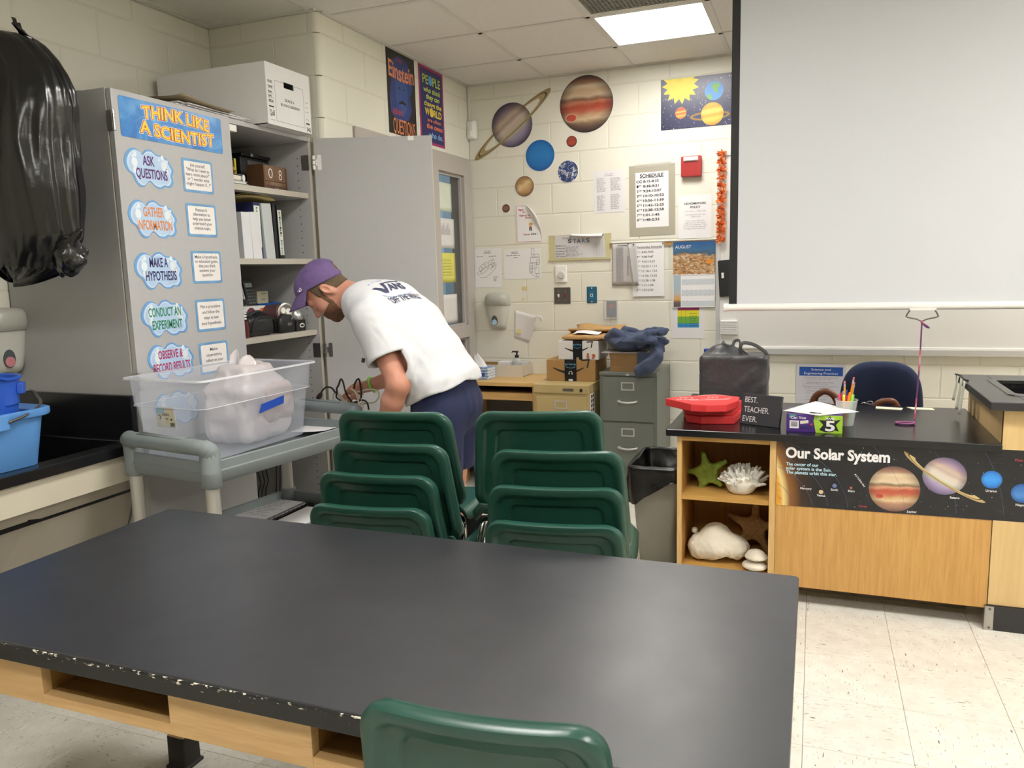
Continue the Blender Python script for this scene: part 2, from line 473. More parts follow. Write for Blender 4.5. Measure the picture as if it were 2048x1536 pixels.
# ---------------------------------------------------------------- floor of 12 inch vinyl tiles
def vct():
    k = NT('vinyl_tile'); v = k.coord(scale=(1, 1, 1), rnd=True)
    def lay(sc, r, st, lo, hi, seed):
        mp = k.n('ShaderNodeMapping'); mp.inputs['Scale'].default_value = st; mp.inputs['Rotation'].default_value = (0, 0, r); mp.inputs['Location'].default_value = (seed, seed, 0)
        k.l(v, mp.inputs[0]); return k.ramp(k.noise(mp.outputs[0], sc, 2, .5, .15), [(lo, 0), (hi, 1)])
    cloud = k.ramp(k.noise(v, 14, 4, .6), [(.35, 'd6d2c8'), (.65, 'e2dfd6')])
    s1 = lay(95, .15, (.42, 1.7, 1), .64, .70, 3); s2 = lay(60, -.2, (.36, 1.6, 1), .715, .745, 11); s3 = lay(70, .1, (.4, 1.6, 1), .66, .72, 23)
    c = k.mix(s1, cloud, 'b3aea4'); c = k.mix(s3, c, 'eceae4'); c = k.mix(s2, c, '6f6b68')
    k.set(Base_Color=c, Roughness=.32, Specular_IOR_Level=.4); return k.m
M_VCT = vct()
fl = obj('floor', MB().box(-.8, 7.3, -8.1, .1, -.1, -.004), mat('floor_seam', '8d8a80', .7)); fl['kind'] = 'structure'
T = .3048; X0 = 2.32855 % T - T * 8 + T * 4
tm = {}
def ftile(x0, x1, y0, y1, rot):
    w, d = round(x1 - x0, 4), round(y1 - y0, 4); key = (w, d)
    if key not in tm:
        g = .0006; mb = MB(); mb.v = []; a, b = w / 2 - g, d / 2 - g; c = .0012
        mb.add([(-a, -b, -.003), (a, -b, -.003), (a, b, -.003), (-a, b, -.003), (-a, -b, -c * .5), (a, -b, -c * .5), (a, b, -c * .5), (-a, b, -c * .5),
                (-a + c, -b + c, 0), (a - c, -b + c, 0), (a - c, b - c, 0), (-a + c, b - c, 0)],
               [(0, 1, 5, 4), (1, 2, 6, 5), (2, 3, 7, 6), (3, 0, 4, 7), (4, 5, 9, 8), (5, 6, 10, 9), (6, 7, 11, 10), (7, 4, 8, 11), (8, 9, 10, 11)])
        tm[key] = mesh_of('floor_tile', mb, M_VCT, False)
    o = bpy.data.objects.new('floor_tile', tm[key]); COL.objects.link(o); o.parent = fl
    o.matrix_local = wmat(fl).inverted() @ Matrix.Translation(((x0 + x1) / 2, (y0 + y1) / 2, 0)) @ Matrix.Rotation(rot, 4, 'Z')
xs = [2.32855 + T * i for i in range(-8, 8)]; ys = [-.19 - T * i for i in range(0, 19)]
for i, x in enumerate(xs):
    for j, y in enumerate(ys):
        if x > 4.3 or (y < -5.6): continue
        if x < -.2 and y < -4.2: continue
        ftile(x, x + T, y - T, y, PI / 2 if (i + j) % 2 else 0)
ftile(2.32855 - 8 * T, 4.76, -.19, 0, 0); ftile(2.32855 + 7 * T, 7.2, -7.98, -.19, 0); ftile(-.67, -.1098, -7.98, -.19, 0); ftile(-.1098, 2.32855 + 7 * T, -7.98, -.19 - 18 * T - T * 0, 0)

# ---------------------------------------------------------------- suspended ceiling
M_CT = mat('acoustic_tile', 'dcd9d2', .9, .02, 40, .5, 220, bdist=.002)
M_TB = mat('t_bar_enamel', 'cfccc4', .45, .02)
ce = obj('ceiling', MB().box(-.77, 7.3, -8.1, .1, H + .06, H + .12), M_PLAIN); ce['kind'] = 'structure'
G = .6096; gx = [1.184 + G * i for i in range(-4, 11)]; gy = [-.4884 - G * i for i in range(-1, 13)]
cm = {}
taken = {(round((x - 1.184) / G), round((-.4884 - y) / G - 1)) for x, y, _ in LIGHTS}
VENT = (0, 1)
for i in range(-4, 10):
    for j in range(-1, 12):
        if (i, j) in taken or (i, j) == VENT: continue
        x0, x1 = 1.184 + G * i, 1.184 + G * (i + 1); y1, y0 = -.4884 - G * j, -.4884 - G * (j + 1)
        x0, x1, y0, y1 = max(x0, -.67 if y1 < -1.8 else (-.67 if y0 < -1.9 else 0)), min(x1, 7.2), max(y0, -8), min(y1, 0)
        if x1 - x0 < .05 or y1 - y0 < .05: continue
        w, d = round(x1 - x0, 3), round(y1 - y0, 3)
        if (w, d) not in cm: cm[(w, d)] = mesh_of('ceiling_tile', MB().box(-w / 2 + .004, w / 2 - .004, -d / 2 + .004, d / 2 - .004, .004, .018), M_CT, False)
        o = bpy.data.objects.new('ceiling_tile', cm[(w, d)]); COL.objects.link(o); o.parent = ce
        o.matrix_local = wmat(ce).inverted() @ Matrix.Translation(((x0 + x1) / 2, (y0 + y1) / 2, H))
def tbar(x0, x1, y0, y1): obj('t_bar', MB().box(x0, x1, y0, y1, H, H + .006), M_TB, ce)
for x in gx: tbar(x - .012, x + .012, -8 if x > 0 else -8, -.001 if x > 0 else -1.815)
for y in gy:
    if y < 0: tbar(-.669 if y < -1.82 else .001, 7.2, y - .012, y + .012)
for b in ((0, 7.2, -.022, -.001), (.001, .022, -1.78, 0), (-.669, 0, -1.832, -1.812), (-.669, -.648, -8, -1.82)):
    obj('wall_angle', MB().box(*b, H - .004, H + .006), M_TB, ce)
# lights in the grid
def emission(name, col, strength):
    k = NT(name); v = k.coord(); nz = k.ramp(k.noise(v, 3, 2), [(.2, 'f6f4ee'), (.8, 'ffffff')])
    k.set(Base_Color=nz, Roughness=.4, Emission_Color=lin(col), Emission_Strength=strength); return k.m
LN = ['square ceiling light panel beside the dark vent, cut by the screen edge'] + ['ceiling light panel out of view ' + w for w in ('behind the screen', 'above the oak desk', 'above the stacked chairs', 'behind the camera by the desk side', 'behind the camera by the counter side', 'at the far side of the room')]
for i, (x, y, s) in enumerate(LIGHTS):
    t = thing('ceiling_light', LN[i], 'light', (x + G / 2, y + G / 2, H))
    if i: t['group'] = 'ceiling lights outside the picture'
    f = MB()
    for a in ((x + .012, x + .03, y + .012, y + G - .012), (x + G - .03, x + G - .012, y + .012, y + G - .012), (x + .03, x + G - .03, y + .012, y + .03), (x + .03, x + G - .03, y + G - .03, y + G - .012)):
        f.box(*a, H + .001, H + .012)
    obj('frame', f, M_TB, t)
    obj('diffuser', MB().box(x + .03, x + G - .03, y + .03, y + G - .03, H + .006, H + .012), emission('diffuser_%d' % i, (1.0, .985, .96), LAMP * s), t)
t = thing('ceiling_vent', 'dark grey air return vent in the ceiling above the light panel', 'vent', (1.49, -1.4, H))
x, y = 1.184, -1.7076
f = MB()
for a in ((x + .012, x + .03, y + .012, y + G - .012), (x + G - .03, x + G - .012, y + .012, y + G - .012), (x + .03, x + G - .03, y + .012, y + .03), (x + .03, x + G - .03, y + G - .03, y + G - .012)):
    f.box(*a, H + .001, H + .012)
obj('frame', f, M_TB, t)
g = MB()
for i in range(26):
    yy = y + .035 + i * .0212; g.box(x + .03, x + G - .03, yy, yy + .004, H + .003, H + .02)
for i in range(26):
    xx = x + .035 + i * .0212; g.box(xx, xx + .004, y + .03, y + G - .03, H + .004, H + .02)
o = obj('grille', g, mat('vent_grille', '8f8d84', .5), t); o['kind'] = 'stuff'
obj('back_panel', MB().box(x + .02, x + G - .02, y + .02, y + G - .02, H + .03, H + .035), mat('vent_dark', '55544e', .8), t)

# ---------------------------------------------------------------- door frame and side window
M_FR = mat('grey_frame_paint', 'b0aaa4', .4, .02)
M_GLASS = NT('window_glass'); M_GLASS.set(Base_Color='ffffff', Roughness=.02, Transmission_Weight=1.0, IOR=1.05)
_g = M_GLASS.noise(M_GLASS.coord(), 2, 2); M_GLASS.bump(_g, .01, .001); M_GLASS = M_GLASS.m
d1 = thing('door_1', None, None, (0, -1.06, 0)); d1['kind'] = 'structure'
fr = MB().box(-.1, .012, -1.528, -.012, 2.115, 2.235).box(-.1, .012, -1.528, -1.478, 0, 2.115).box(-.1, .012, -.62, -.535, 0, 2.115)
obj('frame', fr, M_FR, d1)
obj('door_leaf', MB().box(-.07, -.03, -1.475, -.622, .01, 2.112), wood('door_oak', 'b98d58', 'c79c66', '9c713f', 'Z'), d1)
obj('push_plate', MB().box(-.03, -.026, -.72, -.65, .95, 1.2), mat('steel', 'b8b8b8', .3, metal=1), d1)
w1 = thing('window_1', None, None, (0, -.3, 0)); w1['kind'] = 'structure'
fr = MB().box(-.1, .012, -.135, -.012, 0, 2.115).box(-.1, .012, -.535, -.135, .985, 1.07).box(-.1, .012, -.535, -.135, 0, .15)
obj('frame', fr, M_FR, w1)
for z0, z1, nm in ((1.07, 2.115, 'upper'), (.15, .985, 'lower')):
    st = MB()
    for a in ((-.535, -.517, z0, z1), (-.153, -.135, z0, z1), (-.517, -.153, z0, z0 + .018), (-.517, -.153, z1 - .018, z1)):
        st.box(-.03, -.012, a[0], a[1], a[2], a[3])
    obj('stop', st, M_FR, w1)
    obj('pane', MB().box(-.045, -.039, -.53, -.14, z0, z1), M_GLASS, w1)
# corridor beyond the glass
M_HT = mat('corridor_tile', 'b4cbd3', .35, .03, 3)
o = obj('wall_corridor', MB().box(-2.4, -1.2, 2.2, 2.3, 0, H), M_HT); o['kind'] = 'structure'
for zz in range(0, 13):
    for xx in range(6):
        obj('tile', MB().box(-2.4 + xx * .2 + .003, -2.2 + xx * .2 - .003, 2.19, 2.2, zz * .2 + .003, zz * .2 + .197), M_HT, o)
o = obj('wall_corridor_end', MB().box(-1.2, .1, 2.0, 2.1, 0, H), mat('corridor_grey', '8f9aa2', .6, .02)); o['kind'] = 'structure'
o = obj('wall_corridor_left', MB().box(-2.5, -2.4, -1.6, 2.3, 0, H), M_HT); o['kind'] = 'structure'
o = obj('wall_corridor_right', MB().box(0, .1, .1, 2.1, 0, H), M_HT); o['kind'] = 'structure'
o = obj('floor_corridor', MB().box(-2.4, -.1, -1.6, 2.2, -.1, -.002), mat('corridor_floor', 'bab6aa', .4)); o['kind'] = 'structure'
o = obj('ceiling_corridor', MB().box(-2.4, 0, -1.6, 2.2, H, H + .05), M_PLAIN); o['kind'] = 'structure'
t = thing('ceiling_light', 'unseen light panel added to light the corridor behind the side window', 'light', (-1.3, .8, H))  # unseen lamp, added to brighten the corridor beyond the glass
obj('frame', MB().box(-1.62, -.98, .48, 1.12, H - .02, H - .001), M_TB, t)
obj('diffuser', MB().box(-1.6, -1.0, .5, 1.1, H - .025, H - .02), emission('corridor_diffuser', (.9, .96, 1.0), 22), t)
for i, (x, yy) in enumerate(((0, 0),)):
    o = obj('baseboard_back', MB().box(0, 7.2, -.006, 0, 0, .1), mat('vinyl_base', '6d665c', .5)); o['kind'] = 'structure'
# ================================================================ LARGE FURNITURE
M_LAM = mat('grey_laminate', 'b1b1b2', .45, .012, 30)
M_LAME = mat('laminate_edge', 'b9b4a8', .5, .02)
M_HINGE = mat('brushed_steel', 'b4b2ae', .32, .05, metal=.9)
M_HINGED = mat('dark_steel', '6f6e6c', .4, .05, metal=.8)
M_WHITEPL = mat('white_plastic', 'e9e8e4', .35, .01)
M_BLACK = mat('black_plastic', '1a1a1b', .4, .1)
# ---------------------------------------------------------------- tall storage cabinet
cab = thing('storage_cabinet', 'tall grey storage cabinet with one closed postered door and one door swung open', 'cabinet', (-.36, -2.45, 0))
CX0, CX1, CY0, CY1, CZ = -.662, -.062, -3.072, -1.84, 2.135
def shell(nm, *b, m=M_LAM, bev=.001): return obj(nm, MB().box(*b), m, cab, bevel=bev)
shell('side_panel', CX0, CX1, CY0, CY0 + .02, .0, CZ); shell('side_panel', CX0, CX1, CY1 - .02, CY1, .0, CZ)
shell('top_panel', CX0, CX1, CY0 + .02, CY1 - .02, CZ - .02, CZ); shell('bottom_panel', CX0, CX1, CY0 + .02, CY1 - .02, .09, .11)
shell('back_panel', CX0, CX0 + .012, CY0 + .02, CY1 - .02, .11, CZ - .02); shell('kick_board', CX0 + .04, CX1 - .05, CY0 + .02, CY1 - .02, 0, .09)
SHELF = [(1.836, M_LAM), (1.509, M_LAME), (1.147, M_LAME), (.56, M_LAME)]
for z, m in SHELF: shell('shelf', CX0 + .012, -.078, CY0 + .022, CY1 - .022, z, z + .026, m=[m, m][0])
ed = MB()
for z, _ in SHELF: ed.box(-.078, -.0765, CY0 + .022, CY1 - .022, z, z + .026)
obj('shelf_edging', ed, M_LAME, cab)
for a in (CY0, CY1 - .02): obj('panel_edging', MB().box(CX1, CX1 + .0015, a, a + .02, 0, CZ), M_LAME, cab)
ho = MB()   # shelf pin holes down the far side panel
for i in range(52):
    z = .2 + i * .036
    ho.at(frame((-.13, CY1 - .0202, z), (1, 0, 0), (0, 0, 1))).flat(circ(0, 0, .0032, n=8), .0004); ho.at(frame((-.56, CY1 - .0202, z), (1, 0, 0), (0, 0, 1))).flat(circ(0, 0, .0032, n=8), .0004)
o = obj('pin_holes', ho, mat('hole_dark', '2a2a2a', .8), cab); o['kind'] = 'stuff'
sd = shell('door', -.056, -.034, CY0 + .002, -2.458, .1, CZ - .003, m=[M_LAM, M_LAME][0])
sd['label'] = 'closed door carrying the poster set'
def hinge(parent, z, nm='hinge'):
    h = MB().box(-.058, -.033, CY0 - .0045, CY0 - .0005, z - .035, z + .035)
    for k in range(5): h.tube([(-.0305, CY0 + .0015, z - .035 + k * .0142), (-.0305, CY0 + .0015, z - .035 + k * .0142 + .0128)], .0048, 8)
    h.box(-.0335, -.031, CY0, CY0 + .012, z - .035, z + .035)
    obj(nm, h, M_HINGE, parent)
for z in (2.02, 1.07, .3): hinge(sd, z)
# open door, swung out about its far-side hinge
HP = Vector((-.052, CY1 + .0, 0)); FE = Vector((.514, -1.616, 0)); dv = (FE - HP); dv.z = 0; dv.normalize()
OD = frame((HP.x, HP.y, 0), dv, (0, 0, 1))   # local x along the door, y up, z towards the room
w = .602
od = obj('door', MB().at(OD).box(.012, w, .1, 2.13, -.011, .011), M_LAM, cab, bevel=.001); od['label'] = 'door standing wide open, inner face showing'
obj('edging', MB().at(OD).box(w, w + .0015, .1, 2.13, -.011, .011).box(.0105, .012, .1, 2.13, -.011, .011), mat('door_edge', 'c9c2ae', .5, .02), od)
obj('catch_plate', MB().at(OD).box(.485, .515, 2.108, 2.129, .011, .0135).box(.49, .51, 2.112, 2.124, .0135, .016), M_WHITEPL, od)
for i, (z, mt) in enumerate(((2.012, M_HINGE), (1.065, M_HINGED), (.3, M_HINGED))):
    h = MB().at(OD).box(.018, .028, z - .015, z + .015, .011, .0135)
    h.prism(rrect(.026, .046, z - .037, z + .037, .006), .011, .0135)
    for k in range(3): h.tube([(.008, z - .034 + k * .024, .014), (.008, z - .034 + k * .024 + .019, .014)], .0075, 10)
    obj('hinge', h, [M_WHITEPL, mt, mt][i], od)
    b = MB().box(-.105, -.062, CY1 - .0225, CY1 - .0202, z - .037, z + .037)
    for q in ((-.095, .028), (-.095, -.028), (-.075, .028), (-.075, -.028)): b.at(frame((q[0], CY1 - .0226, z + q[1]), (1, 0, 0), (0, 0, 1))).prism(circ(0, 0, .004, n=8), 0, .001)
    obj('hinge_leaf', b, mt, cab)
obj('door_catch', MB().box(-.11, -.07, -2.42, -2.37, CZ - .05, CZ - .0205).box(-.1, -.08, -2.44, -2.42, CZ - .045, CZ - .03), M_WHITEPL, cab, bevel=.002)

# ---------------------------------------------------------------- sink counter along the left wall
M_EPX = mat('epoxy_resin_black', '17181b', .22, .12, 20, spec=.45)
M_BEI = mat('beige_panel', 'cdc6b4', .45, .02)
M_BEID = mat('taupe_panel', 'a19a8c', .55, .02)
ct = thing('lab_counter', 'beige sink counter with black resin top against the left wall', 'counter', (-.34, -4.3, 0))
CF = -.012
top = MB()
top.box(-.665, CF, -3.12, -3.078, .815, .853).box(-.665, -.55, -4.3, -3.12, .815, .853).box(-.09, CF, -4.3, -3.12, .815, .853).box(-.665, CF, -5.6, -4.3, .815, .853)
obj('worktop', top, M_EPX, ct, bevel=.003)
sk = MB().box(-.55, -.09, -4.3, -3.12, .655, .665).box(-.56, -.55, -4.3, -3.12, .655, .815).box(-.09, -.08, -4.3, -3.12, .655, .815).box(-.56, -.08, -3.12, -3.11, .655, .815).box(-.56, -.08, -4.31, -4.3, .655, .815)
obj('sink_basin', sk, M_EPX, ct)
obj('side_splash', MB().box(-.665, -.05, -3.1, -3.078, .853, 1.022), M_EPX, ct, bevel=.002)
obj('back_splash', MB().box(-.665, -.645, -5.6, -3.1, .853, .955), M_EPX, ct, bevel=.002)
obj('apron', MB().box(-.06, -.032, -5.6, -3.085, .715, .812), M_BEI, ct, bevel=.001)
# sloped knee panel under the sink, with its seam
obj('knee_panel', MB().add([(-.06, -5.6, .712), (-.06, -3.52, .712), (-.36, -3.72, .1), (-.36, -5.6, .1), (-.075, -5.6, .705), (-.075, -3.52, .705), (-.375, -3.72, .1), (-.375, -5.6, .1)],
    [(0, 1, 2, 3), (7, 6, 5, 4), (0, 4, 5, 1), (1, 5, 6, 2), (2, 6, 7, 3), (3, 7, 4, 0)]), M_BEID, ct)
obj('knee_panel', MB().add([(-.062, -3.52, .712), (-.062, -3.09, .712), (-.3, -3.09, .1), (-.366, -3.72, .1), (-.08, -3.52, .705), (-.08, -3.09, .705), (-.32, -3.09, .1), (-.386, -3.72, .1)],
    [(0, 1, 2, 3), (7, 6, 5, 4), (0, 4, 5, 1), (1, 5, 6, 2), (2, 6, 7, 3), (3, 7, 4, 0)]), M_BEID, ct)

# ---------------------------------------------------------------- foreground lab table
def worn_top():
    k = NT('worn_table_top'); v = k.coord()
    base = k.ramp(k.noise(v, 9, 5, .6), [(.3, '26272c'), (.7, '2d2e33')])
    sc = k.coord(scale=(1, 1, 1)); f = k.noise(k.coord(scale=(60, 260, 60), rot=(0, 0, .5)), 1.0, 2)
    scr = k.ramp(f, [(.78, 0), (.80, 1)]); base = k.mix(scr, base, '5a5a5c')
    rg = k.ramp(k.noise(v, 6, 4, .6), [(.3, .34), (.7, .40)])
    k.set(Base_Color=base, Roughness=rg, Specular_IOR_Level=.85); k.bump(k.noise(v, 300, 2), .03, .001); return k.m
M_TOP = worn_top()
def chipped_edge():
    k = NT('chipped_table_edge'); v = k.coord(); tc = k.n('ShaderNodeTexCoord'); sp = k.n('ShaderNodeSeparateXYZ'); k.l(tc.outputs['Object'], sp.inputs[0])
    # chips gather on the upper arris in a few worn runs
    n1 = k.noise(k.coord(scale=(34, 34, 90)), 1.6, 4, .7); n2 = k.noise(k.coord(scale=(3.0, 1, 1)), 1.0, 2)
    up = k.n('ShaderNodeMapRange'); up.inputs[1].default_value = -.004; up.inputs[2].default_value = .017; up.inputs[3].default_value = -.16; up.inputs[4].default_value = .05; k.l(sp.outputs[2], up.inputs[0])
    a = k.n('ShaderNodeMath', operation='ADD'); k.l(n1, a.inputs[0]); k.l(up.outputs[0], a.inputs[1])
    b = k.n('ShaderNodeMath', operation='MULTIPLY_ADD'); k.l(n2, b.inputs[0]); b.inputs[1].default_value = .35; b.inputs[2].default_value = -.17
    c = k.n('ShaderNodeMath', operation='ADD'); k.l(a.outputs[0], c.inputs[0]); k.l(b.outputs[0], c.inputs[1])
    chip = k.ramp(c.outputs[0], [(.60, 0), (.615, 1)])
    k.set(Base_Color=k.mix(chip, '17181a', 'd9d3c4'), Roughness=.35); return k.m
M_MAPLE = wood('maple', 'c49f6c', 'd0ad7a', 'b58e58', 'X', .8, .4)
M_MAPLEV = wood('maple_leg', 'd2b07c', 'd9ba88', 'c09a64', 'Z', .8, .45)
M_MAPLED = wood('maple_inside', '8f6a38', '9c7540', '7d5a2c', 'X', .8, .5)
tb = thing('lab_table', 'wide black topped wooden lab table in front with cubby openings and worn edge', 'table', (1.42, -3.9, 0))
TX0, TX1, TY0, TY1, TZ = .52, 2.312, -4.306, -3.517, .762
tp = obj('tabletop', MB().prism(rrect(TX0, TX1, TY0 + .004, TY1, .012), TZ - .036, TZ), M_TOP, tb, bevel=.003)
obj('edge_band', MB().box(TX0 + .012, TX1 - .012, TY0, TY0 + .0045, TZ - .036, TZ - .0025), chipped_edge(), tb, bevel=.0015)
# apron: near side has two cubby openings
ax0, ax1, ay0, ay1, az0, az1 = TX0 + .05, TX1 - .05, TY0 + .03, TY1 - .05, TZ - .135, TZ - .036
op = [(.935, 1.255), (1.563, 1.883)]
fa = MB(); e = [ax0, op[0][0], op[0][1], op[1][0], op[1][1], ax1]
for a, b in ((e[0], e[1]), (e[2], e[3]), (e[4], e[5])): fa.box(a, b, ay0, ay0 + .02, az0, az1)
for a, b in op: fa.box(a, b, ay0, ay0 + .02, az0, az0 + .022)
obj('front_apron', fa, M_MAPLE, tb, bevel=.001)
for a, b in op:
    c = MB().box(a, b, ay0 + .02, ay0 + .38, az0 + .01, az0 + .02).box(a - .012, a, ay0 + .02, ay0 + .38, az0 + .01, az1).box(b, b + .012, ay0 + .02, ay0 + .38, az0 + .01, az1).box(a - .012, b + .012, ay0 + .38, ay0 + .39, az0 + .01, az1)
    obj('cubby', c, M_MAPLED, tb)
obj('rear_apron', MB().box(ax0, ax1, ay1 - .02, ay1, az0, az1), M_MAPLE, tb, bevel=.001)
for x in (ax0, ax1 - .02): obj('side_apron', MB().box(x, x + .02, ay0 + .02, ay1 - .02, az0, az1), M_MAPLE, tb, bevel=.001)
M_BOOT = mat('black_rubber', '1b1a1b', .55, .08)
for x in (ax0 - .012, ax1 - .046):
    for y in (ay0 + .022, ay1 - .075):
        lg = obj('leg', MB().box(x, x + .058, y, y + .058, .02, az1), M_MAPLEV, tb, bevel=.002)
        b = MB().rings([[(px, py, z) for px, py in rrect(x - g, x + .058 + g, y - g, y + .058 + g, .006)] for g, z in ((.010, 0), (.010, .006), (.004, .01), (.003, .1), (.0015, .1))], cap0=True)
        obj('boot', b, M_BOOT, lg, smooth=True, angle=35)

# ---------------------------------------------------------------- stacking chairs
M_CHAIR = mat('green_polypropylene', '224b40', .3, .05, 4, .12, 420, spec=.5, bdist=.0008)
M_CHROME = mat('chrome', 'd8d8d8', .12, .02, metal=1)
def chair_back():
    W0, W1, ztop, zbot = .182, .205, .79, .47
    def ring(d, y):
        w0, w1 = W0 - d, W1 - d; zt, zb = ztop - d, zbot + d; r = max(.052 - d * .45, .012); out = []
        def hw(z): return w1 + (w0 - w1) * (z - zb) / (zt - zb)
        cs = [(1, 1, 0), (-1, 1, 90), (-1, -1, 180), (1, -1, 270)]
        pts = []
        for sx, sz, a0 in cs:
            zc = zt - r if sz > 0 else zb + r; xc = sx * (hw(zc) - r)
            pts.append([(xc + r * math.cos(R(a0 + 90 * i / 6)), zc + r * math.sin(R(a0 + 90 * i / 6))) for i in range(7)])
        for q in range(4):
            out += pts[q]; a = pts[q][-1]; b = pts[(q + 1) % 4][0]
            n = 10 if q in (0, 2) else 7
            out += [(a[0] + (b[0] - a[0]) * i / n, a[1] + (b[1] - a[1]) * i / n) for i in range(1, n)]
        res = []
        for x, z in out:
            bow = -.026 * (1 - (x / .19) ** 2); tilt = -.19 * (z - zbot) - .02
            res.append((x, -.155 + tilt + bow + y + .03 * max(0, (.53 - z) / .06), z))
        return res
    return [ring(d, y) for d, y in ((.004, .034), (.0, .024), (.0, .010), (.003, .002), (.009, 0), (.020, .001), (.026, .006), (.031, .016), (.036, .020), (.054, .025), (.058, .028), (.061, .035), (.064, .037), (.09, .036), (.13, .035), (.15, .034))]
def make_chair(label, group=None):
    t = thing('stacking_chair', label, 'chair', (0, 0, 0), 0, group)
    rg = chair_back(); mb = MB().rings(rg, cap1=True); mb.rings([rg[0], [(x * .995, y + .006, z * .9985) for x, y, z in rg[0]], [(x * .8, y + .006 + 0, .63 + (z - .63) * .8) for x, y, z in rg[0]]], cap1=True)
    obj('backrest', mb, M_CHAIR, t, local=True, smooth=True, angle=50)
    hl = MB().at(frame((0, -.2005, .652), (1, 0, 0), (0, .19, 1)))   # round grip dimple in the back
    hl.rings([circpts(.031, .0, 24), circpts(.03, .004, 24), circpts(.026, .005, 24), circpts(.02, -.001, 24)], cap1=True)
    obj('grip_dimple', hl, M_CHAIR, t, local=True, smooth=True)
    def seat(u, v):
        x = (u - .5) * 2; hw = .212 - .012 * abs(v - .4) + .0; y = -.19 + .43 * v
        z = .452 + .012 * abs(x) ** 3 - .012 * math.sin(v * PI) * (1 - x * x) - .045 * max(0, (v - .8) / .2) ** 2 + .045 * max(0, (.14 - v) / .14) ** 2 - .03 * max(0, abs(x) - .93) / .07
        return (x * hw * (1 - .06 * max(0, (v - .85) / .15)), y, z)
    obj('seat', MB().grid(seat, 18, 16), M_CHAIR, t, local=True, smooth=True, solid=.006)
    for sx in (-1, 1):
        for yf, yt, rr in ((.2, .12, 0), (-.24, -.12, 0)):
            pts = catmull([(sx * .12, yt * .6, .432), (sx * .165, yt, .43), (sx * .187, yt + (yf - yt) * .25, .405), (sx * .205, yf * .8, .2), (sx * .215, yf, .012)], 5)
            lg = obj('leg', MB().tube(pts, .0115, 10), M_CHROME, t, local=True, smooth=True)
    for y in (.075, -.075): obj('cross_bar', MB().tube([(-.13, y, .431), (.13, y, .431)], .009, 8), M_CHROME, t, local=True, smooth=True)
    gl = MB()
    for sx in (-1, 1):
        for yf in (.2, -.24): gl.lathe([(.0, 0), (.016, 0), (.016, .006), (.0135, .022)], 12, cx=sx * .215, cy=yf)
    obj('glides', gl, M_BLACK, t, local=True, smooth=True, angle=40)
    return t
def circpts(r, z, n): return [(x, y, z) for x, y in circ(0, 0, r, n=n)]
ch0 = make_chair('green plastic chair pushed in at the near side of the black table')
def place(o, x, y, z, rz):
    # (x, y, z): middle of the back's top corners, 3 cm under the top edge
    o.location = (x - math.sin(rz) * .236 * -1 * -1, y + math.cos(rz) * .236, z - .76); o.rotation_euler = (0, 0, rz)
place(ch0, 1.903, -4.362, .806, .084)
ST = {'left': [(1.142, -3.24, 1.005, .10), (1.165, -3.32, .927, .07), (1.155, -3.38, .848, .083), (1.161, -3.44, .77, .11)],
      'right': [(1.598, -3.2, 1.017, .26), (1.682, -3.3, .929, .168), (1.698, -3.37, .848, .172), (1.71, -3.43, .768, .13)]}
W4 = ['top chair of the {} green stack', 'second chair from the top in the {} green stack', 'third chair from the top in the {} green stack', 'lowest chair of the {} green stack, just above the table edge']
WH = {'left': 'stack by the grey cart', 'right': 'stack by the trash can'}
for s, lst in ST.items():
    for i, (x, y, z, a) in enumerate(lst):
        lb = W4[i].replace('{} green stack', 'green ' + WH[s])
        c = copy_tree(ch0, label=lb); c['group'] = 'green chairs in the ' + WH[s]; place(c, x, y, z, a)

# ---------------------------------------------------------------- utility cart
M_CART = mat('grey_cart_plastic', '7f8789', .5, .04, 8, .1, 200)
M_POST = mat('brushed_aluminium_post', 'c4c3bc', .38, .03, metal=.35)
cart = thing('utility_cart', 'grey plastic utility cart with aluminium posts beside the cabinet', 'cart', (.28, -2.9, 0), 0)
NL, NR = Vector((.045, -3.195, 0)), Vector((.452, -3.26, 0)); FR = Vector((.525, -2.545, 0)); FL = NL + (FR - NR)
cx = (NR - NL).normalized(); CWd = (NR - NL).length; CLn = (FR - NR).length; CM = frame((NL.x, NL.y, 0), cx, (FR - NR))
def tray(nm, z0, z1, fl):
    o_ = rrect(-.02, CWd + .02, -.02, CLn + .02, .05, 5); i_ = rrect(.0, CWd, .0, CLn, .035, 5)
    mb = MB().at(CM); mb.rings([[(x, y, z) for x, y in q] for q, z in ((i_, fl - .006), (rrect(-.008, CWd + .008, -.008, CLn + .008, .045, 5), z0), (o_, z0 + .012), (rrect(-.024, CWd + .024, -.024, CLn + .024, .05, 5), z0 + (z1 - z0) * .55), (o_, z0 + (z1 - z0) * .6), (o_, z1 - .004), (rrect(-.016, CWd + .016, -.016, CLn + .016, .047, 5), z1), (rrect(-.008, CWd + .008, -.008, CLn + .008, .04, 5), z1 - .003), (i_, fl))], cap0=True, cap1=True)
    return obj(nm, mb, M_CART, cart, smooth=True, angle=40)
tray('top_tray', .762, .843, .785); tray('lower_tray', .445, .508, .46); 
corners = [(.0, .0), (CWd, .0), (.0, CLn), (CWd, CLn)]
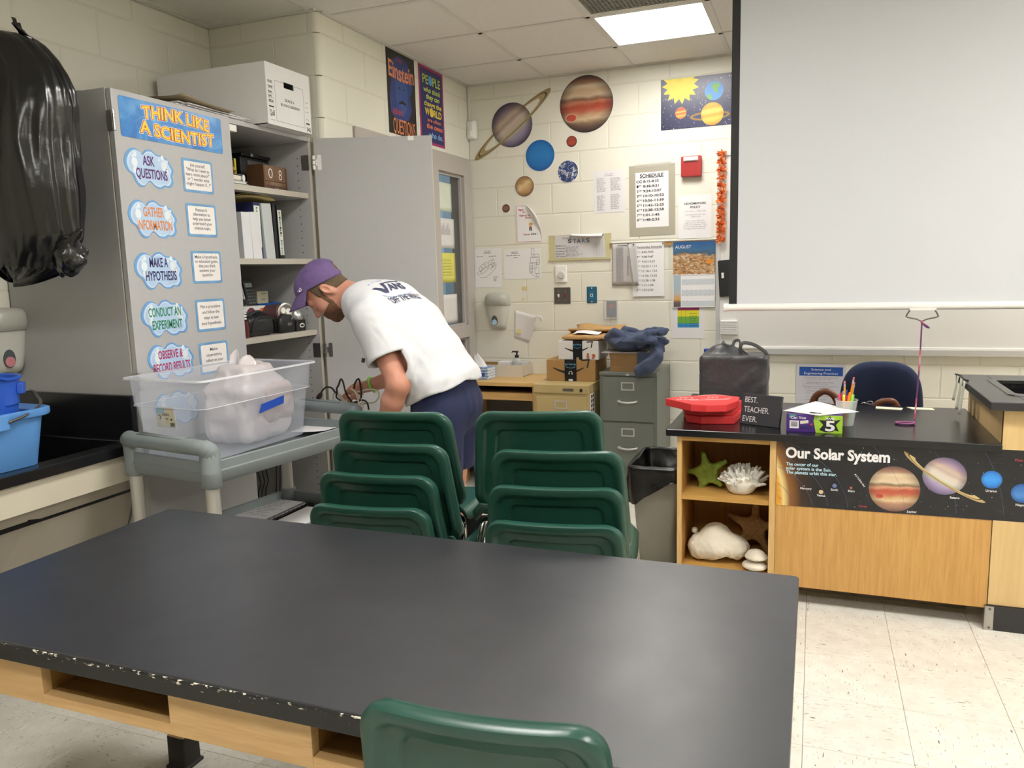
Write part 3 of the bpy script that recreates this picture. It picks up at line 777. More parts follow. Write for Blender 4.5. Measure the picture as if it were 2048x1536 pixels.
for x, y in corners:
    p = obj('post', MB().at(CM).tube([(x, y, .1), (x, y, .84)], .0235, 16), M_POST, cart, smooth=True, angle=50)
    obj('collar', MB().at(CM).lathe([(.03, .752), (.034, .757), (.034, .80), (.0345, .805), (.0335, .807), (.0335, .87), (.03, .875)], 18, cx=x, cy=y), M_CART, p, smooth=True, angle=40); obj('collar', MB().at(CM).lathe([(.03, .435), (.033, .44), (.033, .514), (.03, .518)], 18, cx=x, cy=y), M_CART, p, smooth=True, angle=40)
    w_ = MB().at(CM); w_.M = CM @ Matrix.Translation((x, y, .048)) @ Matrix.Rotation(PI / 2, 4, 'X'); w_.lathe([(.0, -.014), (.04, -.014), (.047, -.008), (.047, .008), (.04, .014), (0, .014)], 20)
    w_.M = CM; w_.box(x - .018, x + .018, y - .02, y + .02, .085, .105); obj('caster', w_, M_BLACK, cart, smooth=True, angle=40)
for y, s in ((.0, -1), (CLn, 1)):
    h = MB().at(CM); P = catmull([(.0, y, .858), (.0, y + s * .004, .877), (.012, y + s * .02, .89), (.05, y + s * .03, .893), (CWd / 2, y + s * .031, .893), (CWd - .05, y + s * .03, .893), (CWd - .012, y + s * .02, .89), (CWd, y + s * .004, .877), (CWd, y, .858)], 5)
    h.tube(P, [.033] * 6 + [.031] * 4 + [.027] * (len(P) - 20) + [.031] * 4 + [.033] * 6, 14, flat=1)
    ho_ = obj('handle', h, M_CART, cart, smooth=True, angle=60)
    rb = MB().at(CM)
    for q in range(4): rb.tube([(.09, y + s * .03 - .012 + q * .008, .9198 - abs(q - 1.5) * .0012), (CWd - .09, y + s * .03 - .012 + q * .008, .9198 - abs(q - 1.5) * .0012)], .0022, 6)
    obj('grip_ribs', rb, M_CART, ho_, smooth=True)

# ---------------------------------------------------------------- demonstration desk with sink pedestal
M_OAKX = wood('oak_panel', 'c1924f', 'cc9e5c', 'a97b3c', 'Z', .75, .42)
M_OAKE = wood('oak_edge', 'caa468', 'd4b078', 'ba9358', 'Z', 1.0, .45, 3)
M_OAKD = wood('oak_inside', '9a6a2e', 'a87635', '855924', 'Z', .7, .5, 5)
M_OAKH = wood('oak_shelf', 'b98b45', 'c59a55', 'a57a35', 'X', .8, .5, 2)
M_OAKP = wood('birch_ply', 'cfb07a', 'd5b782', 'c6a56c', 'Z', .35, .45, 8)
dk = thing('demonstration_desk', 'oak teacher desk with black top and open cubby shelves', 'desk', (2.37, -1.52, 0))
DT, YF = .745, -1.9
obj('desktop', MB().prism(rrect(1.738, 3.006, -1.925, -1.128, .006), DT - .03, DT), M_EPX, dk, bevel=.003)
cb = {}
px0, px1, mz0 = 1.783, 2.19, .095
obj('side_panel', MB().box(px0, px0 + .02, YF, -1.15, mz0, DT - .03), M_OAKE, dk, bevel=.001)
obj('side_panel', MB().box(px1 - .02, px1 + .006, YF, -1.15, mz0, DT - .03), M_OAKE, dk, bevel=.001)
obj('top_rail', MB().box(px0 + .02, px1 - .02, YF, YF + .02, DT - .052, DT - .03), M_OAKH, dk, bevel=.001)
obj('shelf', MB().box(px0 + .02, px1 - .02, YF + .004, YF + .4, .428, .449), M_OAKH, dk, bevel=.001)
obj('bottom_shelf', MB().box(px0 + .02, px1 - .02, YF + .004, YF + .4, .1, .122), M_OAKH, dk, bevel=.001)
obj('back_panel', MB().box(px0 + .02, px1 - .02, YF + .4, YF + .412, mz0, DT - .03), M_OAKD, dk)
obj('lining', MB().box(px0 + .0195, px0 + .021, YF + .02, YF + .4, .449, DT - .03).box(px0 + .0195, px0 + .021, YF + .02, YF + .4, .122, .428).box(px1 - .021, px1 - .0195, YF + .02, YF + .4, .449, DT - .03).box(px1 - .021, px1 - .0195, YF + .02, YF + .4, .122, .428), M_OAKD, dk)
obj('front_panel', MB().box(px1 + .007, 2.99, YF, YF + .02, .083, DT - .03), M_OAKX, dk, bevel=.001)
obj('kick_board', MB().box(px0 + .02, 2.95, YF + .17, YF + .19, 0, .1), mat('kick_taupe', '7d7468', .6, .15, 8), dk)
obj('drawer_back', MB().box(px1 + .007, 2.98, YF + .44, YF + .46, .55, DT - .03), M_OAKE, dk)
pd = thing('sink_pedestal', 'birch sink cabinet with raised black top at the right edge', 'cabinet', (3.5, -1.5, 0))
PZ = .91
tpm = MB().box(2.955, 3.075, -1.945, -1.15, PZ - .032, PZ).box(3.075, 4.2, -1.945, -1.74, PZ - .032, PZ).box(3.075, 4.2, -1.36, -1.15, PZ - .032, PZ).box(3.65, 4.2, -1.74, -1.36, PZ - .032, PZ)
obj('worktop', tpm, mat('epoxy_resin_grey', '2b2b2d', .3, .1, 20), pd, bevel=.003)
obj('sink_basin', MB().box(3.075, 3.65, -1.74, -1.36, .7, .71).box(3.07, 3.075, -1.74, -1.36, .7, PZ - .006).box(3.65, 3.655, -1.74, -1.36, .7, PZ - .006).box(3.07, 3.655, -1.745, -1.74, .7, PZ - .006).box(3.07, 3.655, -1.36, -1.355, .7, PZ - .006), M_EPX, pd)
rm = MB().rings([[(x, y, z) for x, y in rrect(*b, .02)] for b, z in (((3.045, 3.68, -1.77, -1.33), PZ), ((3.047, 3.678, -1.768, -1.332), PZ + .004), ((3.076, 3.649, -1.739, -1.361), PZ + .004), ((3.078, 3.647, -1.737, -1.363), PZ - .01))], cap1=False)
obj('sink_rim', rm, M_EPX, pd)
obj('side_panel', MB().box(3.008, 3.026, YF + .001, -1.17, .0, PZ - .032), M_OAKP, pd, bevel=.001)
obj('front_panel', MB().box(2.993, 4.18, YF - .002, YF + .018, .1, DT - .031).box(3.008, 4.18, YF - .002, YF + .018, DT - .031, PZ - .032), M_OAKP, pd, bevel=.001)
obj('back_panel', MB().box(3.026, 4.18, -1.19, -1.17, 0, PZ - .032), M_OAKP, pd)
obj('kick_board', MB().box(2.985, 4.18, -1.915, -1.9, 0, .098), mat('black_vinyl', '29292b', .5, .15, 12), pd)
obj('corner_strip', MB().box(2.983, 3.012, -1.919, -1.9155, 0, .098).box(2.981, 2.9835, -1.919, -1.88, 0, .098), M_HINGE, pd)
sc = MB()
for z in (.012, .088): sc.at(frame((2.998, -1.9192, z), (1, 0, 0), (0, 0, 1))).prism(circ(0, 0, .005, n=10), 0, .0015)
obj('screws', sc, M_HINGED, pd)
# ================================================================ THINGS ON THE BACK WALL
M_PAPER = mat('white_paper', 'e6e5e6', .7, .008, 6)
M_PAPER2 = mat('grey_white_paper', 'dcdadc', .7, .008, 6)
M_INK = mat('black_ink', '26252b', .6, .05)
M_INKG = mat('grey_ink', '8b888e', .6, .05)
M_INKR = mat('red_ink', 'b5313f', .6, .05)
M_LAMI = mat('laminated_card', 'aaa595', .25, .03, 5)
def ink(c): return mat('ink_' + c, c, .55, .03)
def wallM(x, z, y=-.0008): return frame((x, y, z), (1, 0, 0), (0, 0, 1))
def card(name, label, cat, M, w, h, m, th=.0008, r=0, group=None):
    """a flat sheet standing proud of what it hangs on; returns the thing and its lower-left frame"""
    c = M @ Vector((w / 2, 0, 0)); t = thing(name, label, cat, tuple(c), 0, group)
    mb = MB().at(M).prism(rrect(0, w, 0, h, r) if r else [(0, 0), (w, 0), (w, h), (0, h)], 0, th)
    obj('sheet', mb, m, t); return t
def letter(t, M, lines, m, nm='lettering', z=.0014):
    mb = MB().at(M)
    for L in lines:
        txt, x0, x1, y, h = L[:5]; kw = L[5] if len(L) > 5 else {}
        mb.text(txt, x0, x1, y, h, z=z, **kw)
    o = obj(nm, mb, m, t); o['kind'] = 'stuff'; return o
def dashes(mb, x0, x1, y, h, seed=0, lo=.012, hi=.035, gap=.006, k=1.0):
    rn = random.Random(seed); x = x0
    while x < x1 - lo * .5 * k:
        w = min(rn.uniform(lo, hi) * k, x1 - x); mb.flat([(x, y), (x + w, y), (x + w, y + h), (x, y + h)], .0014); x += w + gap * k
def small_print(t, M, blocks, m, nm='small_print'):
    """blocks: (x0, x1, ytop, n lines, pitch, dash height) - print too small to read"""
    mb = MB().at(M); rn = random.Random(5)
    for i, (x0, x1, yt, n, p, h) in enumerate(blocks):
        for j in range(n): dashes(mb, x0, x1 - rn.random() * (x1 - x0) * .3, yt - j * p, h, i * 50 + j, k=min(1, (x1 - x0) / .12 + .2))
    o = obj(nm, mb, m, t); o['kind'] = 'stuff'; return o
def planet_mat(name, stops, rad, tilt=0.0, dist=.25, ns=9, limb=('1f1a22', .75), stretch=3.0):
    k = NT(name); v = k.coord(rot=(0, tilt, 0)); sp = k.n('ShaderNodeSeparateXYZ'); k.l(v, sp.inputs[0])
    nz = k.noise(k.coord(rot=(0, tilt, 0), scale=(1 / rad / stretch, 1, 1 / rad)), ns * .35, 5, .6, .8)
    a = k.n('ShaderNodeMath', operation='MULTIPLY_ADD'); a.inputs[1].default_value = .5 / rad; a.inputs[2].default_value = .5 - dist / 2; k.l(sp.outputs[2], a.inputs[0])
    b = k.n('ShaderNodeMath', operation='MULTIPLY_ADD'); k.l(nz, b.inputs[0]); b.inputs[1].default_value = dist; k.l(a.outputs[0], b.inputs[2])
    c = k.ramp(b.outputs[0], stops)
    ln = k.n('ShaderNodeVectorMath', operation='LENGTH'); tc = k.coord(scale=(1 / rad, 0, 1 / rad)); k.l(tc, ln.inputs[0])
    lf = k.ramp(ln.outputs['Value'], [(.62, 0), (1.0, limb[1])])
    k.set(Base_Color=k.mix(lf, c, limb[0]), Roughness=.4); return k.m
def decal(name, label, x, z, r, m, rz=None, y=-.001):
    t = thing(name, label, 'wall decal', (x, y, z - r), 0, 'planet decals on the back wall')
    M = wallM(x, z, y)
    obj('border', MB().at(M).prism(circ(0, 0, r + .0035, (rz or r) + .0035, 56), 0, .0009), M_PAPER, t)
    o = obj('disc', MB().at(M).prism(circ(0, 0, r, rz or r, 56), .0009, .0018), m, t); return t, M
JUP = [(0, '4a3a3a'), (.08, '6d564a'), (.16, '8d7057'), (.24, 'c8b08f'), (.33, 'b78a68'), (.40, 'b35a45'), (.47, 'a5482f'), (.53, 'b9745a'), (.58, '7d5a42'), (.64, 'c9b498'), (.74, 'c2a582'), (.82, 'd0bfa2'), (.88, 'a67a5c'), (.95, '7f5844'), (1, '5a3f38')]
SAT = [(0, '655a78'), (.12, '8a7f98'), (.25, '9a8fa6'), (.34, 'a9a890'), (.42, 'b9a99a'), (.52, 'c4b6a6'), (.6, 'a08a86'), (.68, 'b9a68e'), (.78, '917d84'), (.88, '7a6c80'), (1, '564a60')]
t, M = decal('jupiter_decal', 'largest round planet cutout, brown and red banded, high on the wall', .8675, 2.538, .185, planet_mat('jupiter', JUP, .185, 0, .16, 9))
sp_ = MB().at(M).prism(circ(-.105, -.082, .034, .022, 28), .0018, .0021); obj('red_spot', sp_, mat('red_spot', 'b5493a', .45, .2, 60), t)
obj('spot_ring', MB().at(M).rings([[(x, y, .002) for x, y in circ(-.105, -.082, .043, .029, 28)], [(x, y, .002) for x, y in circ(-.105, -.082, .037, .024, 28)]], cap1=False), mat('spot_ring', 'c99c80', .45, .1, 40), t)
def ringed(t, M, r, a, b, ang, col, th=.0018, ri=.72, gap=True, cm_=None):
    ca, sa = math.cos(ang), math.sin(ang)
    def half(a0, a1, k): return [(a * k * math.cos(R(q)) * ca - b * k * math.sin(R(q)) * sa, a * k * math.cos(R(q)) * sa + b * k * math.sin(R(q)) * ca) for q in np.linspace(a0, a1, 40)]
    for a0, a1, zz, nm in ((0, 180, .0002, 'ring_back'), (180, 360, .0026, 'ring_front')):
        for k0, k1, c in ((1.0, .9, col[0]), (.9, .86, col[1]), (.86, ri, col[2])):
            o_, i_ = half(a0, a1, k0), half(a0, a1, k1); mb = MB().at(M)
            n = len(o_); mb.add([(x, y, zz) for x, y in o_] + [(x, y, zz) for x, y in i_], [(i, i + 1, n + i + 1, n + i) for i in range(n - 1)])
            obj(nm, mb, c, t)
M_RG = [mat('ring_tan', '9c8760', .45, .12, 30), mat('ring_dark', '4d432f', .45, .1, 30), mat('ring_olive', 'a8966c', .45, .12, 30)]
t = thing('saturn_decal', 'ringed lilac planet cutout at the wall corner', 'wall decal', (.331, -.001, 2.23), 0, 'planet decals on the back wall')
M = wallM(.331, 2.45, -.001)
obj('disc', MB().at(M).prism(circ(0, 0, .151, .15, 56), .0012, .0021), planet_mat('saturn', SAT, .151, R(36), .12, 6), t)
ringed(t, M, .15, .359, .052, R(36.5), M_RG)
M_BLUEP = planet_mat('uranus', [(0, '1d62a4'), (.5, '2478bd'), (1, '1f6bb0')], .105, 0, .1, 4, ('0d4f92', .6))
decal('uranus_decal', 'plain bright blue planet cutout under the ringed planet', .533, 2.229, .105, M_BLUEP)
decal('mars_decal', 'small red planet cutout below the largest planet', .762, 2.304, .037, planet_mat('mars', [(0, '7d2b25'), (.35, 'b04a38'), (.6, '8e3a30'), (1, 'b5523c')], .037, 0, .7, 9))
ER = NT('earth_print'); _v = ER.coord(); _n = ER.noise(_v, 22, 5, .65, .6); _n2 = ER.noise(_v, 38, 5, .7, 1.2)
_c = ER.mix(ER.ramp(_n, [(.56, 0), (.62, 1)]), '23386e', '5d6550'); _c = ER.mix(ER.ramp(_n2, [(.5, 0), (.6, 1)]), _c, 'cfd3da'); ER.set(Base_Color=_c, Roughness=.4)
decal('earth_decal', 'dark blue and white planet cutout with swirling clouds', .7315, 2.108, .0725, ER.m)
decal('venus_decal', 'tan cloudy planet cutout under the bright blue one', .4135, 2.029, .07, planet_mat('venus', [(0, '8d6b45'), (.35, 'b89468'), (.55, 'd5bb8d'), (.75, 'a9855a'), (1, 'b08a60')], .07, .5, .5, 6, ('5f4630', .7)))
decal('mercury_decal', 'smallest brown planet cutout near the curling red bordered notice', .27, 1.885, .029, planet_mat('mercury', [(0, '5e3f33'), (.5, '8d6350'), (1, '6b473a')], .029, 0, .7, 9))
# ---- solar system poster beside the screen
t = card('solar_system_poster', 'navy starry poster with yellow sun beside the screen', 'poster', wallM(1.367, 2.322), .62, .314, mat('navy_print', '25284e', .3, .25, 5))
M = wallM(1.367, 2.322)
def spike(cx, cy, r0, r1, n, a0=0): return [(cx + (r1 if i % 2 else r0) * math.cos(a0 + PI * i / n), cy + (r1 if i % 2 else r0) * math.sin(a0 + PI * i / n)) for i in range(2 * n)]
sun = [(x, min(y, .313)) for x, y in spike(.125, .27, .085, .118, 15)]
obj('sun', MB().at(M).flat(sun, .0012), mat('sun_yellow', 'e3d23a', .4, .08, 20), t)
obj('earth', MB().at(M).flat(circ(.335, .215, .058), .0012), mat('earth_blue', '4f8fd0', .4, .05), t)
obj('continent', MB().at(M).flat([(.33, .262), (.36, .262), (.372, .24), (.355, .225), (.362, .205), (.345, .2), (.335, .22), (.318, .235)], .0014).flat([(.29, .19), (.31, .2), (.325, .175), (.32, .162), (.3, .168)], .0014), mat('land_green', '67a845', .4, .05), t)
obj('orange_planet', MB().at(M).flat(circ(.128, .098, .036), .0012), planet_mat('cartoon_orange', [(0, 'd8541e'), (.3, 'e0a83a'), (.45, 'd94a1c'), (.6, 'e3b045'), (.75, 'd2401a'), (1, 'e07a30')], .036, .1, .08, 3, ('a83010', .3)), t)
obj('yellow_planet', MB().at(M).flat(circ(.325, .075, .07), .0014), planet_mat('cartoon_yellow', [(0, 'c98a1a'), (.3, 'e8c04a'), (.45, 'd59a25'), (.62, 'edd060'), (.8, 'd79c28'), (1, 'e2b53e')], .07, .1, .08, 3, ('9a6a10', .3)), t)
obj('planet_ring', MB().at(M).rings([[(x, y, .0013) for x, y in circ(.31, .065, .125, .028, 40)], [(x, y, .0013) for x, y in circ(.31, .065, .105, .016, 40)]], cap1=False), mat('cartoon_ring', '8a6a2a', .4, .05), t)
st = MB().at(M); rn = random.Random(3)
for i in range(170):
    a, b = rn.uniform(.005, .5), rn.uniform(.005, .3); q = rn.choice((.0011, .0015, .0024)); st.flat(circ(a, b, q, n=6), .001)
o = obj('stars', st, M_PAPER, t); o['kind'] = 'stuff'
# ---- plain two-column notice
M = wallM(.913, 1.818); t = card('two_column_notice', 'white notice of two columns of fine print left of the schedule', 'notice', M, .215, .277, M_PAPER2)
small_print(t, M, [(.075, .15, .252, 2, .01, .003), (.02, .085, .225, 13, .0072, .0025), (.115, .185, .225, 12, .0072, .0025), (.02, .08, .112, 15, .0068, .0025), (.115, .18, .117, 15, .0068, .0025)], M_INKG)
# ---- bell schedule on its grey card
M = frame((1.156, -.001, 1.653), (1, 0, .004), (0, 0, 1)); t = card('schedule_sign', 'bell schedule sheet mounted on a laminated grey card', 'sign', M, .305, .458, M_LAMI, .0012)
S = frame((1.201, -.0024, 1.707), (1, 0, .01), (0, 0, 1)); obj('white_sheet', MB().at(S).prism([(0, 0), (.218, 0), (.218, .357), (0, .357)], 0, .0008), M_PAPER, t)
hh = .357
rows = ['CC 8:15-8:35', '1ST 8:38-9:21', '2ND 9:24-10:07', '3RD 10:10-10:53', '4TH 10:56-11:39', '5TH 11:42-12:25', '6TH 12:28-12:58', '7TH 1:01-1:45', '8TH 1:48-2:32']
ys_ = [.163, .25, .337, .424, .511, .598, .683, .773, .859]; wd = [.155, .155, .172, .187, .187, .187, .187, .157, .157]
tl = [('SCHEDULE', .03, .186, hh * (1 - .06) - .011, .022, {'bold': .03})]
for s_, y_, w_ in zip(rows, ys_, wd):
    if s_.startswith('CC'): tl.append((s_, .006, w_, hh * (1 - y_) - .008, .0165, {'bold': .03}))
    else:
        tl.append((s_[0], .008, .019, hh * (1 - y_) - .008, .0165, {'bold': .03})); tl.append((s_[1:3], .021, .042, hh * (1 - y_) + .0, .0085, {'bold': .03})); tl.append((s_[4:], .051, w_, hh * (1 - y_) - .008, .0165, {'bold': .03}))
letter(t, S, tl, M_INK)
obj('underline', MB().at(S).flat([(.03, .32), (.186, .32), (.186, .3222), (.03, .3222)], .0014), M_INK, t)
obj('tape', MB().at(M).prism([(.04, .44), (.28, .445), (.28, .47), (.04, .465)], .0015, .0018), mat('clear_tape', 'd8d5c8', .15, .02, alpha=.35), t)
# ---- homework policy
M = wallM(1.482, 1.624); t = card('homework_notice', 'white homework policy notice under the red alarm box', 'notice', M, .212, .277, M_PAPER)
letter(t, M, [('US HOMEWORK', .038, .178, .216, .014, {'bold': .03}), ('POLICY', .076, .142, .193, .014, {'bold': .03})], M_INK)
letter(t, M, [('1 DAY LATE = ½ CREDIT (50%)', .04, .176, .170, .0075), ('2 OR MORE DAYS LATE = NO', .042, .172, .147, .0075), ('CREDIT (0%)', .08, .14, .134, .0075), ('If you receive a 0% on an', .047, .165, .109, .0085), ('assignment, you will need to', .04, .174, .0965, .0085), ('complete the assignment.  If you', .031, .181, .084, .0085), ('do not complete the assignment,', .03, .18, .071, .0085), ('privileges will be taken away', .038, .172, .0585, .0085)], M_INKG, 'small_print')
# ---- fire alarm strobe
t = thing('fire_alarm', 'red fire alarm sounder box on the wall', 'fire alarm', (1.566, -.02, 2.016))
M = wallM(1.566, 2.079)
obj('body', MB().at(M).rings([[(x, y, z) for x, y in rrect(-a, a, -a, a, .006)] for a, z in ((.062, 0), (.064, .004), (.064, .036), (.060, .042))], cap1=True), mat('alarm_red', 'b02a2a', .35, .05), t, smooth=True, angle=40)
for i in range(12): obj('louvre', MB().at(M).box(-.055, .055, -.056 + i * .0068, -.0525 + i * .0068, .042, .0435), MATS['alarm_red'], t)
obj('strobe_lens', MB().at(M).rings([[(x, y, z) for x, y in rrect(-.046 + d, .046 - d, .03 + d, .058 - d, .004)] for d, z in ((0, .04), (.0, .05), (.006, .056))], cap1=True), mat('strobe_lens', 'd8dadb', .12, .1, 60, .5, 200), t)
# ---- tack strip and the sheets pinned to it
t = thing('tack_strip', 'thin cork tack strip with metal lips along the wall', 'tack strip', (1.38, -.004, 1.585))
obj('lip', MB().box(1.02, 1.724, -.008, 0, 1.608, 1.613), M_HINGE, t); obj('lip', MB().box(1.02, 1.724, -.008, 0, 1.582, 1.587), M_HINGE, t)
obj('cork', MB().box(1.02, 1.724, -.005, 0, 1.587, 1.608), mat('cork', 'a9814e', .9, .2, 120), t)
t = thing('wednesday_schedule', 'white Wednesday schedule sheet pinned to the tack strip', 'sign', (1.28, -.006, 1.251))
M = wallM(1.178, 1.25, -.009); obj('sheet', MB().at(M).prism([(0, 0), (.213, .002), (.211, .357), (-.003, .357)], 0, .0008), M_PAPER, t)
rows = [('CC', '8:45-9:05', .128), ('1ST', '9:08-9:47', .128), ('2ND', '9:50-10:29', .138), ('3RD', '10:32-11:11', .151), ('4TH', '11:14-11:53', .152), ('5TH', '11:56-12:35', .152), ('6TH', '12:38-1:08', .140), ('7TH', '1:11-1:50', .128), ('8TH', '1:53-2:32', .128)]
tl = [('Wednesday Schedule', .02, .196, .322, .0145, {'bold': .01})]
for i, (a, b, w_) in enumerate(rows):
    yy = .289 - i * .0315
    if a == 'CC': tl.append((a, .026, .056, yy, .0145))
    else: tl.append((a[0], .027, .035, yy, .0145)); tl.append((a[1:], .037, .054, yy + .006, .0075))
    tl.append((b, .062, w_ + .012, yy, .0145, {'bold': .008}))
letter(t, M, tl, M_INK); obj('underline', MB().at(M).flat([(.02, .3175), (.196, .3175), (.196, .319), (.02, .319)], .0014), M_INK, t)
for x in (.008, .205): obj('pin', MB().at(M).tube([(x, .35, .001), (x, .35, .012)], .005, 10), M_HINGED, t, smooth=True, angle=40)
def curl_sheet(u, v):
    # grey sheet whose right edge lifts off the wall towards the lower right
    x = 1.037 + .168 * u; z = 1.326 + .279 * v; l = max(0, u - .45) / .55; k = (1 - v) * l
    return (x + .02 * k + .0 * l, -.004 - .03 * l * l * (1.1 - v) - .006, z + .012 * l * l * 0)
t = thing('directory_sheet', 'grey printed sheet with a curled edge overlapping the Wednesday sheet', 'notice', (1.12, -.006, 1.326))
obj('sheet', MB().grid(curl_sheet, 16, 8), mat('grey_paper', 'b9b6b4', .6, .02), t, smooth=True, solid=.0006)
M = wallM(1.045, 1.33, -.0118); mb = MB().at(M)
for x0, x1, y0, n in ((.02, .07, .25, 34), (.095, .112, .19, 20)):
    for j in range(n): dashes(mb, x0, x1, y0 - j * .0068, .0028, j, k=.6)
o = obj('small_print', mb, M_INKG, t); o['kind'] = 'stuff'
letter(t, M, [('ADVISORIES', .03, .095, .262, .007, {'bold': .03})], M_INK)
obj('pin', MB().at(wallM(1.148, 1.603, -.012)).tube([(0, 0, 0), (0, 0, .01)], .005, 10), M_HINGED, t, smooth=True, angle=40)
# white underside of the lifted corner
def flap(u, v): return (1.148 + .004 * u + .052 * (1 - v) * (.55 + .45 * u) , -.018 - .035 * (1 - v) * u - .012 * u, 1.33 + .272 * v)
obj('lifted_edge', MB().grid(flap, 4, 8), M_PAPER, t, smooth=True, solid=.0006)
# ---- calendar
t = thing('wall_calendar', 'wall calendar opened at August with a fallen leaves picture', 'calendar', (1.584, -.006, 1.174))
M = wallM(1.449, 1.389, -.009)
LF = NT('leaf_litter_print'); _v = LF.coord(); _sp = LF.n('ShaderNodeSeparateXYZ'); LF.l(_v, _sp.inputs[0])
_vo = LF.n('ShaderNodeTexVoronoi'); _vo.inputs['Scale'].default_value = 70; LF.l(LF.coord(scale=(1, 1, 2.2)), _vo.inputs['Vector'])
_c = LF.ramp(_vo.outputs['Color'], [(0, '5a3d28'), (.3, 'a8743f'), (.5, 'c9a87c'), (.65, '8a5a38'), (.8, 'd2c2a8'), (1, '6b4c3a')])
_n = LF.noise(_v, 16, 4); _ma = LF.n('ShaderNodeMath', operation='MULTIPLY_ADD'); _ma.inputs[1].default_value = .07; LF.l(_n, _ma.inputs[0]); LF.l(_sp.outputs[2], _ma.inputs[2])
_f = LF.ramp(_ma.outputs[0], [(.052, 0), (.068, 1)]); _sky = LF.ramp(_ma.outputs[0], [(.06, '3f5560'), (.09, '35658f'), (.13, '1f568c')])
LF.set(Base_Color=LF.mix(_f, _c, _sky), Roughness=.35)
obj('picture_page', MB().at(M).prism([(0, 0), (.271, 0), (.271, .214), (0, .214)], 0, .002), LF.m, t)
obj('leaf', MB().at(M).flat([(.21, .085), (.225, .1), (.245, .098), (.258, .085), (.25, .07), (.225, .068)], .0024), mat('orange_leaf', 'd88a2c', .5, .15, 60), t)
letter(t, M, [('AUGUST', .014, .117, .172, .021)], M_PAPER, z=.0026)
M = wallM(1.447, 1.175, -.0095)
obj('month_page', MB().at(M).prism([(0, 0), (.274, 0), (.274, .213), (0, .213)], 0, .002), M_PAPER, t)
pc = MB().at(M)
for i in range(3): pc.flat([(.058, .024 + i * .0715 - .018), (.268, .024 + i * .0715 - .018), (.268, .024 + i * .0715 + .017), (.058, .024 + i * .0715 + .017)], .0024)
o = obj('week_bands', pc, mat('band_grey', 'c5cbd1', .6, .02), t); o['kind'] = 'stuff'
DS = NT('sunset_print'); _s = DS.n('ShaderNodeSeparateXYZ'); DS.l(DS.coord(), _s.inputs[0])
_a = DS.n('ShaderNodeMapRange'); _a.inputs[1].default_value = -.105; _a.inputs[2].default_value = .105; DS.l(_s.outputs[2], _a.inputs[0])
DS.set(Base_Color=DS.ramp(_a.outputs[0], [(0, '4c4a52'), (.16, '6b5a58'), (.24, 'd9a050'), (.33, 'c7a98a'), (.45, 'a9b7bf'), (1, '9fb3bf')]))
obj('side_picture', MB().at(M).flat([(.006, .003), (.053, .003), (.053, .21), (.006, .21)], .0024), DS.m, t)
tl = []
d = 1
for wk in range(5):
    for dd in range(7):
        if wk == 0 and dd == 0: continue
        if d > 31: break
        tl.append((str(d), .062 + dd * .029, .072 + dd * .029, .183 - wk * .036, .0055, {'align': 'l'})); d += 1
letter(t, M, tl, M_INKG, 'dates', z=.0028)
obj('coil', MB().at(M).box(.0, .274, .2115, .2155, .0015, .004), M_PAPER, t)
# ---- colour chart under the calendar
M = wallM(1.441, .967, -.001); t = card('colour_chart', 'white sheet with magenta, yellow, green and blue bands under the calendar', 'chart', M, .21, .215, M_PAPER2)
for y0, y1, c in ((.187, .206, 'a02a6a'), (.146, .187, 'd8cf28'), (.1, .146, '6aa53c'), (.073, .1, '2f86c0')): obj('colour_band', MB().at(M).flat([(.037, y0), (.178, y0), (.178, y1), (.037, y1)], .0012), ink(c), t)
mb = MB().at(M)
for j in range(6): dashes(mb, .115, .165, .163 - j * .016, .003, j, k=.6)
for q in (.06, .09): mb.flat([(q, .075), (q + .001, .075), (q + .001, .186), (q, .186)], .0015)
o = obj('small_print', mb, M_INK, t); o['kind'] = 'stuff'
# ---- curling red-bordered notice
t = thing('zone_notice', 'white notice with red border and top corner curled over', 'notice', (.44, -.01, 1.64))
M = wallM(.342, 1.64, -.002)
def cs(u, v):
    x, z = .342 + .196 * u, 1.64 + .266 * v
    return (x, -.002 - .0 * u, z)
poly = [(0, 0), (.194, 0), (.176, .085), (.148, .155), (.115, .21), (.075, .262), (0, .266)]
obj('sheet', MB().at(M).prism(poly, 0, .0008), M_PAPER, t)
def fold2(u, v):
    e = [Vector((.075, .262, .001)), Vector((.115, .21, .001)), Vector((.148, .155, .001)), Vector((.176, .085, .001)), Vector((.194, .0, .001))]
    k = v * 4; i = min(int(k), 3); p = e[i].lerp(e[i + 1], k - i); q = p + Vector((-.012, .03, .022)) * math.sin(min(v * 1.25, 1) * PI) * u + Vector((.018, .012, .012)) * math.sin(u * PI) * math.sin(v * PI)
    return q
obj('turned_corner', MB().at(M).grid(fold2, 6, 16), M_PAPER, t, smooth=True, solid=.0006)
bd = MB().at(M)
for q in ([(.006, .006), (.182, .006), (.182, .0085), (.006, .0085)], [(.006, .0085), (.0085, .0085), (.0085, .258), (.006, .258)], [(.0085, .2555), (.07, .2555), (.07, .258), (.0085, .258)]): bd.flat(q, .0012)
o = obj('border_line', bd, M_INKR, t); o['kind'] = 'stuff'
letter(t, M, [('Signs', .02, .06, .224, .012, {'bold': .03}), ('No', .052, .07, .208, .010, {'bold': .03}), ('Open up', .027, .083, .184, .012, {'bold': .03}), ('No', .09, .108, .184, .012, {'bold': .03}), ('Closed', .07, .112, .168, .011, {'bold': .03}), ('Choose', .055, .104, .052, .012, {'bold': .03})], M_INKR)
letter(t, M, [('ZONE 1', .11, .158, .052, .012, {'bold': .03})], M_INK)
obj('hair', MB().at(M).flat(circ(.112, .128, .016, .011, 14), .0014), ink('c9a45a'), t); obj('face', MB().at(M).flat(circ(.108, .118, .009, .008, 12), .0016), ink('d9b08c'), t)
